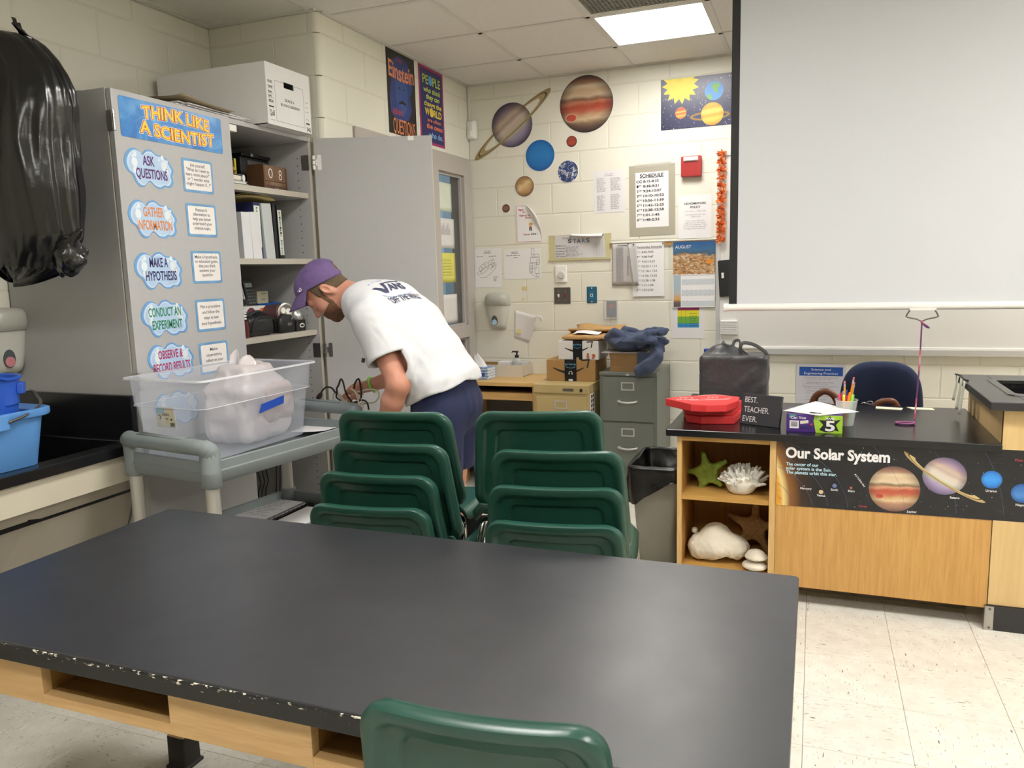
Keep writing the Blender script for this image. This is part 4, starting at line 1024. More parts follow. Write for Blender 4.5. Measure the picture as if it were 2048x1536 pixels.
obj('shirt', MB().at(M).flat([(.1, .112), (.118, .112), (.12, .095), (.098, .095)], .0015), ink('8a6a52'), t)
obj('trousers', MB().at(M).flat([(.1, .095), (.107, .095), (.106, .08), (.1, .08)], .0015).flat([(.11, .095), (.118, .095), (.118, .08), (.112, .08)], .0015), ink('33343c'), t)
# ---- clear sheet holder with curling papers
t = thing('sheet_holder', 'yellowed clear plastic holder stuffed with curling printed pages', 'sign holder', (.81, -.01, 1.507))
M = wallM(.584, 1.507, -.001)
obj('holder', MB().at(M).prism([(0, .0), (.44, .0), (.448, .174), (.0, .174)], 0, .0015), mat('yellowed_acrylic', 'd6cfa0', .2, .05, alpha=.75), t)
obj('page', MB().at(M).prism([(.045, .016), (.41, .014), (.396, .168), (.047, .172)], .002, .0028), mat('page_grey', 'c9c7c8', .5, .02), t)
obj('lower_lip', MB().at(M).box(.0, .44, .0, .012, .0015, .012), MATS['yellowed_acrylic'], t)
S = wallM(.584, 1.507, -.0032)
letter(t, S, [('Only L', .1, .166, .146, .014, {'shear': .2})], ink('6d5a58'))
for i, (c_, x) in enumerate(zip('STARS', (.14, .175, .205, .24, .27))): letter(t, S, [(c_, x, x + .026, .118, .028, {'bold': .02})], ink('4a4a55' if i % 2 == 0 else '5f86a8'))
letter(t, S, [('Students are', .052, .115, .097, .011, {'align': 'l'}), ('Timely and', .052, .11, .079, .011, {'align': 'l'}), ('Accepting of', .052, .11, .06, .011, {'align': 'l'}), ('Respectful', .052, .11, .042, .011, {'align': 'l'}), ('Self Assured', .052, .11, .024, .011, {'align': 'l'})], M_INK, z=.0016)
small_print(t, S, [(.125, .245, .09, 9, .0085, .003)], M_INKG)
gl = MB().at(S)
for i in range(8): gl.flat([(.325, .03 + i * .013), (.385, .03 + i * .013), (.385, .0308 + i * .013), (.325, .0308 + i * .013)], .0014)
for i in range(4): gl.flat([(.325 + i * .02, .03), (.3258 + i * .02, .03), (.3258 + i * .02, .121), (.325 + i * .02, .121)], .0014)
o = obj('grid_lines', gl, M_INKG, t); o['kind'] = 'stuff'
def cp(u, v):
    return (.584 + .16 + .235 * u, -.004 - .055 * v * (.4 + .6 * u), 1.507 + .168 - .012 * v * u - .004 * math.sin(u * 3) + .012 * math.sin(v * PI))
obj('curled_page', MB().grid(cp, 10, 6), M_PAPER, t, smooth=True, solid=.0006)
# ---- evacuation maps
def plan(t, M, boxes, th=.0016):
    mb = MB().at(M)
    for poly in boxes:
        n = len(poly)
        for i in range(n - 1):
            a, b = Vector(poly[i]), Vector(poly[i + 1]); d_ = (b - a).normalized(); q = Vector((-d_.y, d_.x)) * th / 2
            mb.flat([tuple(a + q), tuple(b + q), tuple(b - q), tuple(a - q)], .0014)
    o = obj('floor_plan', mb, M_INK, t); o['kind'] = 'stuff'
def rot(pts, a, o=(0, 0)): return [(o[0] + x * math.cos(a) - y * math.sin(a), o[1] + x * math.sin(a) + y * math.cos(a)) for x, y in pts]
def rc(x, y, w, h): return [(x, y), (x + w, y), (x + w, y + h), (x, y + h), (x, y)]
M = wallM(.011, 1.332); t = card('evacuation_map', 'white sheet with slanting floor plan beside the sanitizer dispenser', 'map', M, .21, .279, M_PAPER)
small_print(t, M, [(.08, .145, .258, 2, .01, .003), (.02, .085, .221, 1, .01, .003), (.115, .195, .221, 1, .01, .003)], M_INK); small_print(t, M, [(.075, .15, .242, 1, .01, .003)], M_INKR, 'red_print')
plan(t, M, [rot(q, R(37), (.028, .088)) for q in (rc(0, 0, .03, .018), rc(.03, -.012, .06, .02), rc(.032, .012, .022, .026), rc(.06, .012, .022, .03), rc(.09, .004, .02, .034), rc(.1, -.022, .03, .022), rc(.118, .004, .03, .02), rc(.128, -.026, .024, .02))] + [[(.04, .075), (.09, .072), (.125, .1), (.16, .13), (.172, .16), (.165, .178), (.148, .17), (.15, .15), (.13, .135)], rc(.142, .19, .012, .012), rc(.148, .06, .02, .015), [(.168, .07), (.185, .08)], rc(.15, .045, .007, .015), rc(.16, .045, .007, .015)])
M = wallM(.241, 1.388); t = card('evacuation_map', 'white landscape sheet with upright floor plan at its right edge', 'map', M, .28, .212, M_PAPER)
small_print(t, M, [(.06, .125, .188, 2, .011, .003), (.02, .16, .163, 1, .011, .003), (.075, .12, .148, 1, .01, .003)], M_INK)
plan(t, M, [rc(.21, .17, .022, .04), rc(.214, .15, .016, .02), rc(.205, .11, .065, .036), rc(.195, .04, .024, .068), rc(.219, .07, .03, .038), rc(.236, .035, .03, .06), rc(.246, .01, .02, .026), rc(.2, .05, .014, .018), rc(.2, .072, .014, .018), [(.2, .04), (.24, .008), (.262, .012)], rc(.25, .1, .018, .03), rc(.237, .15, .03, .02)])
# ---- plates and boxes
def plate(nm, label, cat, x0, x1, z0, z1, m, th=.006):
    t = thing(nm, label, cat, ((x0 + x1) / 2, -.003, z0)); M = wallM((x0 + x1) / 2, (z0 + z1) / 2)
    w, h = (x1 - x0) / 2, (z1 - z0) / 2
    obj('plate', MB().at(M).rings([[(x, y, z) for x, y in rrect(-w + d, w - d, -h + d, h - d, .004)] for d, z in ((0, 0), (0, th * .5), (.003, th))], cap1=True), m, t); return t, M
t, M = plate('thermostat', 'white square control plate with a round dial', 'thermostat', .628, .712, 1.356, 1.473, M_WHITEPL, .012)
obj('dial', MB().at(M).lathe([(.024, .01), (.0245, .026), (.022, .029), (.0, .0295)], 28, cx=.006, cy=-.006), mat('dial_grey', 'c9c8c4', .35, .03), t, smooth=True, angle=40)
t, M = plate('light_switch', 'steel double switch plate with white and red toggles', 'switch', .616, .736, 1.207, 1.321, M_HINGED, .005)
for x, m in ((-.026, M_WHITEPL), (.022, mat('toggle_red', '8d1f26', .4))):
    obj('toggle', MB().at(M).box(x - .005, x + .005, -.012, .012, .005, .007).box(x - .0045, x + .0045, -.004, .012, .006, .018), m, t)
    for y in (-.03, .03): obj('screw', MB().at(M).prism(circ(x, y, .0035, n=10), .005, .0062), M_HINGE, t)
t, M = plate('wall_jack', 'teal blue wall jack plate with a small socket', 'wall plate', .854, .926, 1.21, 1.323, mat('teal_plate', '1f5d7c', .35, .05), .005)
obj('socket', MB().at(M).box(-.018, .014, -.028, .02, .005, .008), mat('teal_dark', '2d6f90', .35), t); obj('jack', MB().at(M).box(-.008, .008, -.012, .006, .008, .011), M_WHITEPL, t); obj('jack_hole', MB().at(M).box(-.005, .005, -.008, .002, .011, .0113), M_BLACK, t)
for y in (-.046, .046): obj('screw', MB().at(M).prism(circ(0, y, .004, n=10), .005, .0065), M_PAPER, t)
t, M = plate('covered_switch', 'dark switch under a clear plastic safety cover', 'wall switch', .992, 1.064, 1.11, 1.222, mat('switch_dark', '4a4a4e', .4), .008)
obj('red_button', MB().at(M).prism(rrect(-.012, .014, .008, .034, .004), .008, .014), mat('button_red', '9c3a3a', .4), t)
obj('blue_button', MB().at(M).box(-.01, .016, -.034, -.012, .008, .014), mat('button_blue', '2f4f9c', .4), t)
CL = mat('clear_plastic', 'e9ecef', .08, .01, alpha=.28)
w, h = .047, .067
obj('cover', MB().at(M).rings([[(x, y, z) for x, y in rrect(-w + d, w - d, -h + d, h - d, .012)] for d, z in ((0, 0), (0, .03), (.004, .036))], cap1=True), CL, t, smooth=True, angle=40)
# ---- hand sanitizer dispenser(s)
def dispenser(label, M, pull, s=1.0, scoop=None):
    c = M @ Vector((0, 0, 0)); t = thing('soap_dispenser', label, 'dispenser', tuple(c))
    DM = mat('dispenser_grey', 'c4c3ba', .35, .02)
    # body as stacked outline rings, widest under the hood
    prof = [(0.0, .052, .030), (.01, .058, .05), (.03, .063, .058), (.11, .082, .066), (.18, .087, .078), (.21, .087, .088), (.238, .08, .09), (.252, .066, .078), (.257, .04, .05)]
    rg = []
    for y, hw, dp in prof:
        rg.append([(x * s, y * s, z * s) for x, y, z in [(-hw, y, 0), (-hw, y, dp * .55), (-hw * .86, y, dp * .86), (-hw * .5, y, dp), (0, y, dp * 1.03), (hw * .5, y, dp), (hw * .86, y, dp * .86), (hw, y, dp * .55), (hw, y, 0)]])
    obj('body', MB().at(M).rings(rg, cap0=True, cap1=True), DM, t, smooth=True, angle=70)
    hd = [(.168, .089, .074), (.172, .091, .084), (.205, .0905, .0935), (.236, .083, .0945), (.254, .068, .082), (.259, .04, .052)]
    rg = [[(x * s, y * s, z * s) for x, y, z in [(-hw, y, 0), (-hw, y, dp * .55), (-hw * .86, y, dp * .86), (-hw * .5, y, dp), (0, y, dp * 1.03), (hw * .5, y, dp), (hw * .86, y, dp * .86), (hw, y, dp * .55), (hw, y, 0)]] for y, hw, dp in hd]
    obj('hood', MB().at(M).rings(rg, cap0=True, cap1=True), mat('dispenser_hood', 'aeaea5', .3, .02), t, smooth=True, angle=70)
    obj('window', MB().at(M).prism([(x * s, y * s) for x, y in circ(-.012, .062, .024, .036, 24)], .055 * s, .0665 * s), mat('dispenser_window', '4d5557', .2), t)
    obj('refill', MB().at(M).prism([(x * s, y * s) for x, y in circ(-.012, .05, .0195, .02, 20)], .06 * s, .068 * s), pull, t)
    return t
dispenser('grey hand sanitizer dispenser on the wall over the wooden table', wallM(.193, 1.033), mat('refill_blue', '9fc0d6', .3, .2, 30))
# ---- paper towel sheet taped up
t = thing('taped_paper', 'white paper sheet hanging askew with a yellow sticker', 'paper', (.41, -.01, .932))
M = wallM(.0, .0, -.002)
def tp_(u, v):
    a = Vector((.309, .965)).lerp(Vector((.42, .93)), u); b = Vector((.314, 1.166)).lerp(Vector((.50, 1.112)), u); p = a.lerp(b, v)
    return (p.x, -.003 - .03 * u * u * v - .018 * u * v, p.y + .01 * u * v)
obj('sheet', MB().grid(tp_, 12, 8), M_PAPER, t, smooth=True, solid=.0006)
obj('rolled_corner', MB().tube(catmull([(.485, -.045, 1.118), (.512, -.05, 1.122), (.528, -.04, 1.112), (.527, -.028, 1.09)], 5), [.004 + .004 * i / 15 for i in range(16)], 8), M_PAPER, t, smooth=True)
obj('sticker', MB().at(frame((.326, -.0062, 1.0), (1, -.03, -.1), (0, 0, 1))).prism([(0, 0), (.034, 0), (.034, .034), (.008, .034)], 0, .0006), ink('e3d894'), t)
letter(t, frame((.316, -.006, .982), (1, -.03, -.1), (0, 0, 1)), [('YOU!', 0, .04, 0, .018)], ink('c9866a'))
for i, (x, z, w_, h_, lb) in enumerate(((.395, 1.32, .042, .028, 'strip of yellowed tape left on the wall above the taped paper'), (.38, 1.243, .018, .018, 'tiny square of tape left under the larger strip'))):
    tag(obj('tape_scrap', MB().at(wallM(x, z)).prism(rrect(-w_ / 2, w_ / 2, -h_ / 2, h_ / 2, .003), 0, .0008), mat('old_tape', 'd9cf9a', .4, .1, 40), None), lb, 'tape')
# ---- motion sensor and its conduit in the corner
t = thing('motion_sensor', 'white motion sensor in the wall corner with thin conduit above', 'sensor', (.035, -.03, 2.372))
M = frame((.038, -.012, 2.438), (1, -.35, 0), (0, 0, 1))
obj('body', MB().at(M).rings([[(x, y, z) for x, y in rrect(-w_, w_, -h_, h_, .01)] for w_, h_, z in ((.032, .06, -.01), (.035, .064, .0), (.035, .064, .02), (.028, .058, .034), (.018, .045, .037))], cap0=True, cap1=True), M_WHITEPL, t, smooth=True, angle=50)
obj('lens', MB().at(M).rings([[(x, y, z) for x, y in rrect(-.02 + d, .02 - d, -.05 + d, -.005 - d, .006)] for d, z in ((0, .034), (.004, .042))], cap1=True), mat('sensor_lens', 'f0efea', .15), t, smooth=True, angle=50)
obj('conduit', MB().box(.004, .02, -.014, -.001, 2.5, 2.74), M_BLOCK, t, bevel=.002)
# ---- science practices poster under the whiteboard
M = wallM(2.231, .43); t = card('practices_poster', 'laminated science practices poster behind the desk', 'poster', M, .292, .378, mat('poster_grey', 'c9c9d2', .2, .02), .0012, .008)
obj('blue_header', MB().at(M).flat([(.019, .303), (.276, .303), (.276, .36), (.019, .36)], .0014), ink('1f4f9c'), t)
letter(t, M, [('Science and', .09, .204, .337, .014), ('Engineering Practices', .048, .247, .313, .014)], M_PAPER, z=.0018)
letter(t, M, [('Asking questions and defining problems', .045, .25, .288, .009), ('Developing and using models', .068, .225, .258, .009), ('Planning and carrying out investigations', .04, .248, .232, .009), ('Analyzing and interpreting data', .062, .225, .203, .009)], mat('print_grey', '7d7d8a', .6), 'practice_lines')
small_print(t, M, [(.06, .24, .279, 1, .01, .0022), (.06, .24, .25, 1, .01, .0022), (.05, .25, .223, 1, .01, .0022), (.06, .24, .19, 8, .02, .0022)], M_INKG)
# ---- whiteboard
t = thing('whiteboard', 'wide whiteboard behind the pulled down screen', 'whiteboard', (2.9, -.01, .875))
obj('panel', MB().box(1.75, 4.6, -.012, -.0, .92, 2.13), mat('whiteboard_steel', 'dcdbd8', .15, .01), t)
M_AL = mat('aluminium_frame', 'c8c9ca', .35, .03, metal=.3)
obj('left_frame', MB().box(1.728, 1.752, -.02, 0, .905, 2.145), M_AL, t, bevel=.002); obj('top_frame', MB().box(1.728, 4.6, -.02, 0, 2.13, 2.15), M_AL, t, bevel=.002)
obj('bottom_frame', MB().box(1.728, 4.6, -.022, 0, .905, .92), M_WHITEPL, t, bevel=.002); obj('marker_ledge', MB().box(2.02, 4.6, -.03, 0, .872, .905), M_AL, t)
# ribbed white thing stuck on the whiteboard under the screen bar
t = thing('file_pocket', 'small white ribbed plastic pocket on the whiteboard under the screen bar', 'file pocket', (1.81, -.03, .995))
obj('body', MB().box(1.757, 1.866, -.03, -.013, .995, 1.09), M_WHITEPL, t, bevel=.003)
for i in range(6): obj('rib', MB().box(1.76, 1.863, -.034, -.03, 1.001 + i * .015, 1.008 + i * .015), mat('rib_white', 'd5d6d8', .4), t)
# ---- black clipboard by the screen edge
t = thing('clipboard', 'black clipboard hanging beside the screen edge', 'clipboard', (1.78, -.03, 1.2))
M = frame((1.752, -.024, 1.24), (1, 0, .06), (-.05, 0, 1))
obj('board', MB().at(M).prism(rrect(0, .2, 0, .235, .01), 0, .004), M_BLACK, t); obj('clip', MB().at(M).box(.02, .034, .12, .155, .004, .012), M_WHITEPL, t)
# ---- orange flower garland
t = thing('flower_garland', 'orange artificial flower garland hanging beside the screen edge', 'garland', (1.755, -.04, 1.6))
M_OR = mat('orange_petal', 'f79a5e', .6, .12, 30); rn = random.Random(11)
for i in range(12):
    z = 2.14 - i * .048
    mb = MB()
    for q in range(46):
        a, e = rn.uniform(0, 2 * PI), rn.uniform(-.9, .9); L = rn.uniform(.022, .04); d_ = Vector((math.cos(a) * math.cos(e), -abs(math.sin(a) * math.cos(e)) * .8 - .1, math.sin(e)))
        s_ = d_.cross(Vector((rn.random(), rn.random(), rn.random()))).normalized() * .009; c_ = Vector((1.757 + rn.uniform(-.004, .004), -.035, z + rn.uniform(-.012, .012)))
        mb.add([tuple(c_), tuple(c_ + d_ * L * .6 + s_), tuple(c_ + d_ * L), tuple(c_ + d_ * L * .6 - s_)], [(0, 1, 2, 3)])
    o = obj('flower', mb, M_OR, t); o['kind'] = 'stuff'
obj('garland_string', MB().tube([(1.757, -.03, 2.14), (1.757, -.032, 1.6)], .0015, 6), M_PAPER, t)

# ================================================================ PROJECTION SCREEN
ps = thing('projection_screen', 'pulled down white projection screen with black border and white bottom bar', 'projection screen', (3.3, -1.55, 1.2))
SY = -1.56
M_SCR = mat('screen_fabric', 'cbced3', .75, .006, 2, .04, 3)
SX = 1.962
obj('black_border', MB().box(SX, SX + .035, SY - .001, SY + .001, 1.262, H - .09), mat('screen_black', '17171a', .6), ps)
def scrf(u, v):
    x = SX + .035 + 2.4 * u; z = 1.262 + (H - .09 - 1.262) * v; wv = max(0, 1 - v / .1) ** 2 * min(1, max(0, (u - .3) / .15))
    return (x, SY - .006 * wv * (.5 + .5 * math.sin(x * 26 - z * 20)) - .0035 * math.sin(u * 7) * v * (1 - v), z)
obj('fabric', MB().grid(scrf, 90, 40), M_SCR, ps, smooth=True)
obj('fabric_back', MB().grid(lambda u, v: (SX + .035 + 2.4 * (1 - u), SY + .004, 1.262 + (H - .09 - 1.262) * v), 2, 2), mat('screen_back', '2a2a2c', .7), ps)
obj('bottom_bar', MB().tube([(1.95, SY, 1.252), (4.45, SY, 1.252)], .0165, 16), M_WHITEPL, ps, smooth=True, angle=50)
obj('end_cap', MB().tube([(1.94, SY, 1.252), (1.957, SY, 1.252)], .0185, 16), M_WHITEPL, ps, smooth=True, angle=50)
obj('roller_case', MB().box(1.93, 4.5, SY - .05, SY + .06, H - .1, H - .002), M_WHITEPL, ps, bevel=.004)
hx = 2.755
obj('pull_handle', MB().tube(catmull([(hx - .045, SY - .002, 1.238), (hx - .058, SY - .002, 1.215), (hx - .057, SY - .002, 1.205), (hx - .02, SY - .002, 1.196), (hx, SY - .002, 1.188), (hx + .02, SY - .002, 1.196), (hx + .057, SY - .002, 1.205), (hx + .058, SY - .002, 1.215), (hx + .045, SY - .002, 1.238)], 5), .003, 8), M_HINGED, ps, smooth=True)
obj('handle_clip', MB().box(hx - .05, hx + .05, SY - .018, SY - .004, 1.234, 1.242), M_WHITEPL, ps)
# ================================================================ DOOR POSTERS
def doorM(y, z, x=-.0335): return frame((x, y, z), (0, 1, 0), (0, 0, 1))
BANNER = NT('banner_blue'); _v = BANNER.coord(); _n = BANNER.noise(_v, 9, 5, .6, .8)
BANNER.set(Base_Color=BANNER.ramp(_n, [(.3, '2a6cb8'), (.5, '3d86cc'), (.7, '6fa8da')]), Roughness=.3)
t = card('science_banner', 'blue title banner THINK LIKE A SCIENTIST at the top of the closed door', 'poster', doorM(-3.04, 1.97), .526, .143, BANNER.m, .0012, .008)
M = doorM(-3.04, 1.97)
arcs = [('THINK LIKE', .105, .452, .082, .046, lambda u: .012 * (1 - (2 * u - 1) ** 2) - .004), ('A SCIENTIST', .088, .475, .021, .047, lambda u: -.010 * (1 - (2 * u - 1) ** 2) + .006)]
for nm, m, b, z, d in (('glow', mat('print_white', 'eef3f8', .4, .01), .085, .0014, .0), ('outline', mat('print_red', 'c4352a', .4, .02), .055, .0018, 0), ('lettering', mat('print_yellow', 'f4cf3a', .4, .06, 30), .018, .0024, 0)):
    mb = MB().at(M)
    for s_, a, b_, y, h, f in arcs:
        vs, fs, (e0, e1) = glyphs(s_, .018, 0); k0, k1 = glyphs(s_, b, 0)[2]; sc = (b_ - a) / (e1 - e0)
        mb.text(s_, a + (k0 - e0) * sc, b_ + (k1 - e1) * sc, y, h, z=z, bold=b, arc=f)
    o = obj(nm, mb, m, t); o['kind'] = 'stuff'
oa = MB().at(M)
for rx, ry, a in ((.2, .05, .1), (.2, .05, -.25)):
    pts = [(.27 + rx * math.cos(q) * math.cos(a) - ry * math.sin(q) * math.sin(a), .07 + rx * math.cos(q) * math.sin(a) + ry * math.sin(q) * math.cos(a), .0013) for q in np.linspace(0, 2 * PI, 48)]
    oa.tube(pts, .0007, 4)
o = obj('orbit_lines', oa, mat('print_pale', '8fbbe4', .4), t); o['kind'] = 'stuff'
CLOUD = [(0, .6), (.05, .82), (.17, .97), (.29, .94), (.36, .86), (.44, .96), (.55, .99), (.66, .89), (.76, .88), (.88, .81), (.95, .66), (1, .52), (.96, .38), (.975, .2), (.9, .07), (.8, .08), (.72, .02), (.6, .04), (.475, .17), (.36, .03), (.28, .015), (.2, .12), (.14, .3), (.045, .4)]
CL_RIM = mat('cloud_rim', '6ba2d8', .35, .08, 18); CL_IN = mat('cloud_fill', 'b3cdea', .35, .05, 14); CL_HI = mat('cloud_pale', 'cadcf0', .35, .04, 14); BUB = mat('bubble_print', 'dfe9f0', .3, .03)
def cloud(label, y0, z0, lines, col, w=.237, h=.145):
    M = doorM(y0, z0); t = thing('cloud_sign', label, 'sign', tuple(M @ Vector((w / 2, 0, 0))), 0, 'cloud signs down the cabinet door')
    P = [(x, y) for x, y, _ in catmull([(a * w, b * h, 0) for a, b in CLOUD], 5, True)]
    def inset(k): return [(w / 2 + (x - w / 2) * k, h * .5 + (y - h * .5) * k) for x, y in P]
    obj('backing', MB().at(M).prism(P, 0, .0012), CL_RIM, t); obj('edge_glow', MB().at(M).flat(inset(.9), .0014), CL_HI, t); obj('fill', MB().at(M).flat(inset(.83), .0016), CL_IN, t)
    b = MB().at(M)
    for x, y, r in ((.2, .62, .075), (.22, .82, .04), (.17, .77, .025), (.8, .62, .08), (.77, .82, .04), (.87, .75, .022), (.85, .48, .045), (.2, .43, .05), (.7, .76, .022)): b.flat(circ(x * w, y * h, r * w * .8, r * w, 16), .0018)
    o = obj('bubbles', b, BUB, t); o['kind'] = 'stuff'
    if lines: letter(t, M, [(s_, a * w, b_ * w, y * h, hh_ * h, {'bold': .022}) for s_, a, b_, y, hh_ in lines], col, z=.0022)
    return t
cloud('blue bubble cloud sign reading ASK QUESTIONS in purple', -3.04, 1.793, [('ASK', .36, .6, .58, .25), ('QUESTIONS', .21, .85, .25, .25)], ink('5a2a72'))
cloud('blue bubble cloud sign reading GATHER INFORMATION in orange', -3.045, 1.605, [('GATHER', .3, .72, .57, .25), ('INFORMATION', .17, .88, .23, .25)], ink('dd8a4a'))
cloud('blue bubble cloud sign reading MAKE A HYPOTHESIS in navy', -3.04, 1.411, [('MAKE A', .31, .69, .6, .25), ('HYPOTHESIS', .21, .86, .25, .25)], ink('332a66'))
cloud('blue bubble cloud sign reading CONDUCT AN EXPERIMENT in green', -3.03, 1.228, [('CONDUCT AN', .15, .84, .56, .24), ('EXPERIMENT', .21, .85, .22, .24)], ink('2f8560'))
cloud('blue bubble cloud sign reading OBSERVE & RECORD RESULTS in crimson', -3.018, 1.06, [('OBSERVE &', .22, .75, .58, .23), ('RECORD RESULTS', .1, .9, .23, .24)], ink('b02a60'))
cloud('lowest blue cloud sign, seen only dimly through the plastic tote', -3.01, .868, [], None)
WARM = mat('card_cream', 'ebe7e3', .5, .01); NAVY = ink('3a3554')
def qcard(label, y0, z0, lines, w=.169, h=.132, hh_=.0145):
    M = doorM(y0, z0); t = thing('question_card', label, 'sign', tuple(M @ Vector((w / 2, 0, 0))), 0, 'blue bordered cards down the cabinet door')
    obj('border', MB().at(M).prism(rrect(0, w, 0, h, .008), 0, .0012), mat('card_border', '6fa0cc', .35, .12, 22), t)
    obj('face', MB().at(M).flat(rrect(.010, w - .010, .010, h - .010, .007), .0015), WARM, t)
    n = len(lines); tl = []
    for i, (s_, wd_) in enumerate(lines):
        y = h - .03 - i * (h - .04) / max(n, 4) + (.0 if n > 4 else -.006); tl.append((s_, w / 2 - wd_ * w / 2, w / 2 + wd_ * w / 2, y, hh_ * .92, {'bold': .008}))
    letter(t, M, tl, NAVY, z=.0019)
qcard('card beginning Ask yourself beside the ask questions cloud', -2.756, 1.796, [('Ask yourself,', .5), ('"What do I want to', .76), ('learn more about?",', .8), ('or "I wonder what', .72), ('might happen if...?"', .8)])
qcard('card beginning Research information beside the gather cloud', -2.755, 1.62, [('Research', .38), ('information to', .56), ('help you better', .6), ('understand your', .64), ('science topic.', .55)])
qcard('card beginning Make a hypothesis beside the hypothesis cloud', -2.748, 1.43, [('Make a hypothesis,', .78), ('or educated guess,', .78), ('that you think', .57), ('answers your', .54), ('question.', .37)])
qcard('card beginning Plan a procedure beside the experiment cloud', -2.748, 1.232, [('Plan a procedure', .68), ('and follow the', .58), ('steps to test', .5), ('your hypothesis.', .7)])
qcard('card beginning Make observations half behind the tote', -2.749, 1.053, [('Make', .26), ('observations,', .54), ('reflect on your', .6), ('results, and', .5), ('record.', .3)][:3])

# ================================================================ ON AND IN THE CABINET
def boxobj(nm, b, m, t, bev=.0015): return obj(nm, MB().box(*b), m, t, bevel=bev)
# white storage box on top
BT = CZ
t = thing('storage_box', 'long white cardboard storage box on top of the cabinet', 'box', (-.15, -2.08, BT + .006))
bx0, bx1, by0, by1 = -.62, .005, -2.245, -1.915; bz0, bz1 = BT + .001, BT + .268
M_BOX = mat('white_box_board', 'dededd', .6, .012, 12)
hx0, hx1 = .13, .205
bd = MB().box(bx0, bx1 - .004, by0, by0 + .004, bz0, bz1).box(bx0, bx1 - .004, by1 - .004, by1, bz0, bz1).box(bx0, bx0 + .004, by0 + .004, by1 - .004, bz0, bz1).box(bx0, bx1 - .004, by0, by1, bz0 - 0, bz0 + .004)
FM = frame((bx1, by0, bz0), (0, 1, 0), (0, 0, 1)); W_, H_ = by1 - by0, bz1 - bz0
fb = MB().at(FM)
for a, b, c, d in ((0, hx0, 0, H_), (hx1, W_, 0, H_), (hx0, hx1, 0, .178), (hx0, hx1, .205, H_)): fb.box(a, b, c, d, -.004, 0)
obj('body', bd, M_BOX, t); obj('end_panel', fb, M_BOX, t)
obj('lid', MB().box(bx0, bx1, by0, by1, bz1, bz1 + .003), M_BOX, t)
obj('hand_hole', MB().at(FM).box(hx0, hx1, .178, .205, -.06, -.055), mat('box_inside', '9a938a', .8), t)
ob = MB().at(FM)
for q in ([(.062, .02), (.277, .02), (.277, .0213), (.062, .0213)], [(.062, .198), (.128, .198), (.128, .1993), (.062, .1993)], [(.207, .198), (.277, .198), (.277, .1993), (.207, .1993)], [(.062, .02), (.0633, .02), (.0633, .199), (.062, .199)], [(.2757, .02), (.277, .02), (.277, .199), (.2757, .199)]): ob.flat(q, .0004)
o = obj('label_frame', ob, M_INK, t); o['kind'] = 'stuff'
letter(t, FM, [('GRADE 6', .13, .2, .118, .0125, {'bold': .012}), ('BUYAN, DEBORAH', .1, .242, .094, .0125, {'bold': .012}), ('342', .29, .323, .008, .019, {'bold': .02}), ('RECORD', .013, .045, .185, .009, {'bold': .03}), ('CONTENT', .013, .047, .162, .009, {'bold': .03}), ('FROM:', .013, .038, .139, .009, {'bold': .03}), ('DEPT:', .013, .038, .12, .009, {'bold': .03}), ('SPECIAL', .013, .047, .1, .009, {'bold': .03}), ('Quill', .016, .05, .04, .026, {'bold': .01})], M_INK, z=.0005)
ob = MB().at(FM)
for z in (.182, .159, .136, .117, .097): ob.flat([(.013, z), (.047, z), (.047, z + .001), (.013, z + .001)], .0005)
for z in (.14, .118, .097, .062): ob.flat([(.287, z), (.312, z), (.312, z + .0015), (.287, z + .0015)], .0005)
ob.flat([(.013, .076), (.047, .076), (.047, .082), (.013, .082)], .0005).flat([(.288, .04), (.315, .04), (.315, .047), (.288, .047)], .0005).flat([(.018, .02), (.05, .02), (.05, .0215), (.018, .0215)], .0005)
o = obj('ruled_lines', ob, M_INK, t); o['kind'] = 'stuff'
t = thing('paper_stack', 'loose stack of white papers lying on the cabinet top before the box', 'papers', (-.2, -2.5, BT))
rn = random.Random(4)
for i in range(7):
    a = rn.uniform(-.06, .06); c = (-.18 + rn.uniform(-.015, .015), -2.5 + rn.uniform(-.03, .03)); z0 = BT + .0005 + i * .0032
    P = [(c[0] + x * math.cos(a) - y * math.sin(a), c[1] + x * math.sin(a) + y * math.cos(a)) for x, y in ((-.11, -.2), (.11, -.2), (.11, .2), (-.11, .2))]
    obj('sheet', MB().prism(P, z0, z0 + .0026), M_PAPER if i % 2 else M_PAPER2, t)
def lift(u, v): return (-.3 + .27 * u, -2.72 + .3 * v, BT + .026 + .02 * (1 - v) * (1 - v) + .004 * math.sin(u * 6))
tag(obj('curled_poster', MB().grid(lift, 8, 8), mat('brown_paper', 'a5977c', .7, .1), smooth=True, solid=.001), 'curled brownish sheet lying over the papers on the cabinet', 'paper')
def blk(u, v): return (-.6 + .42 * u, -3.06 + .42 * v, BT + .004 + .022 * math.sin(u * PI) * (.4 + .6 * v) + .006 * math.sin(v * 5))
tag(obj('poster_sheet', MB().grid(blk, 10, 10), mat('grey_poster', '6d6a64', .6, .1), smooth=True, solid=.0015), 'warped dark grey sheet lying flat on the near corner of the cabinet top', 'paper')
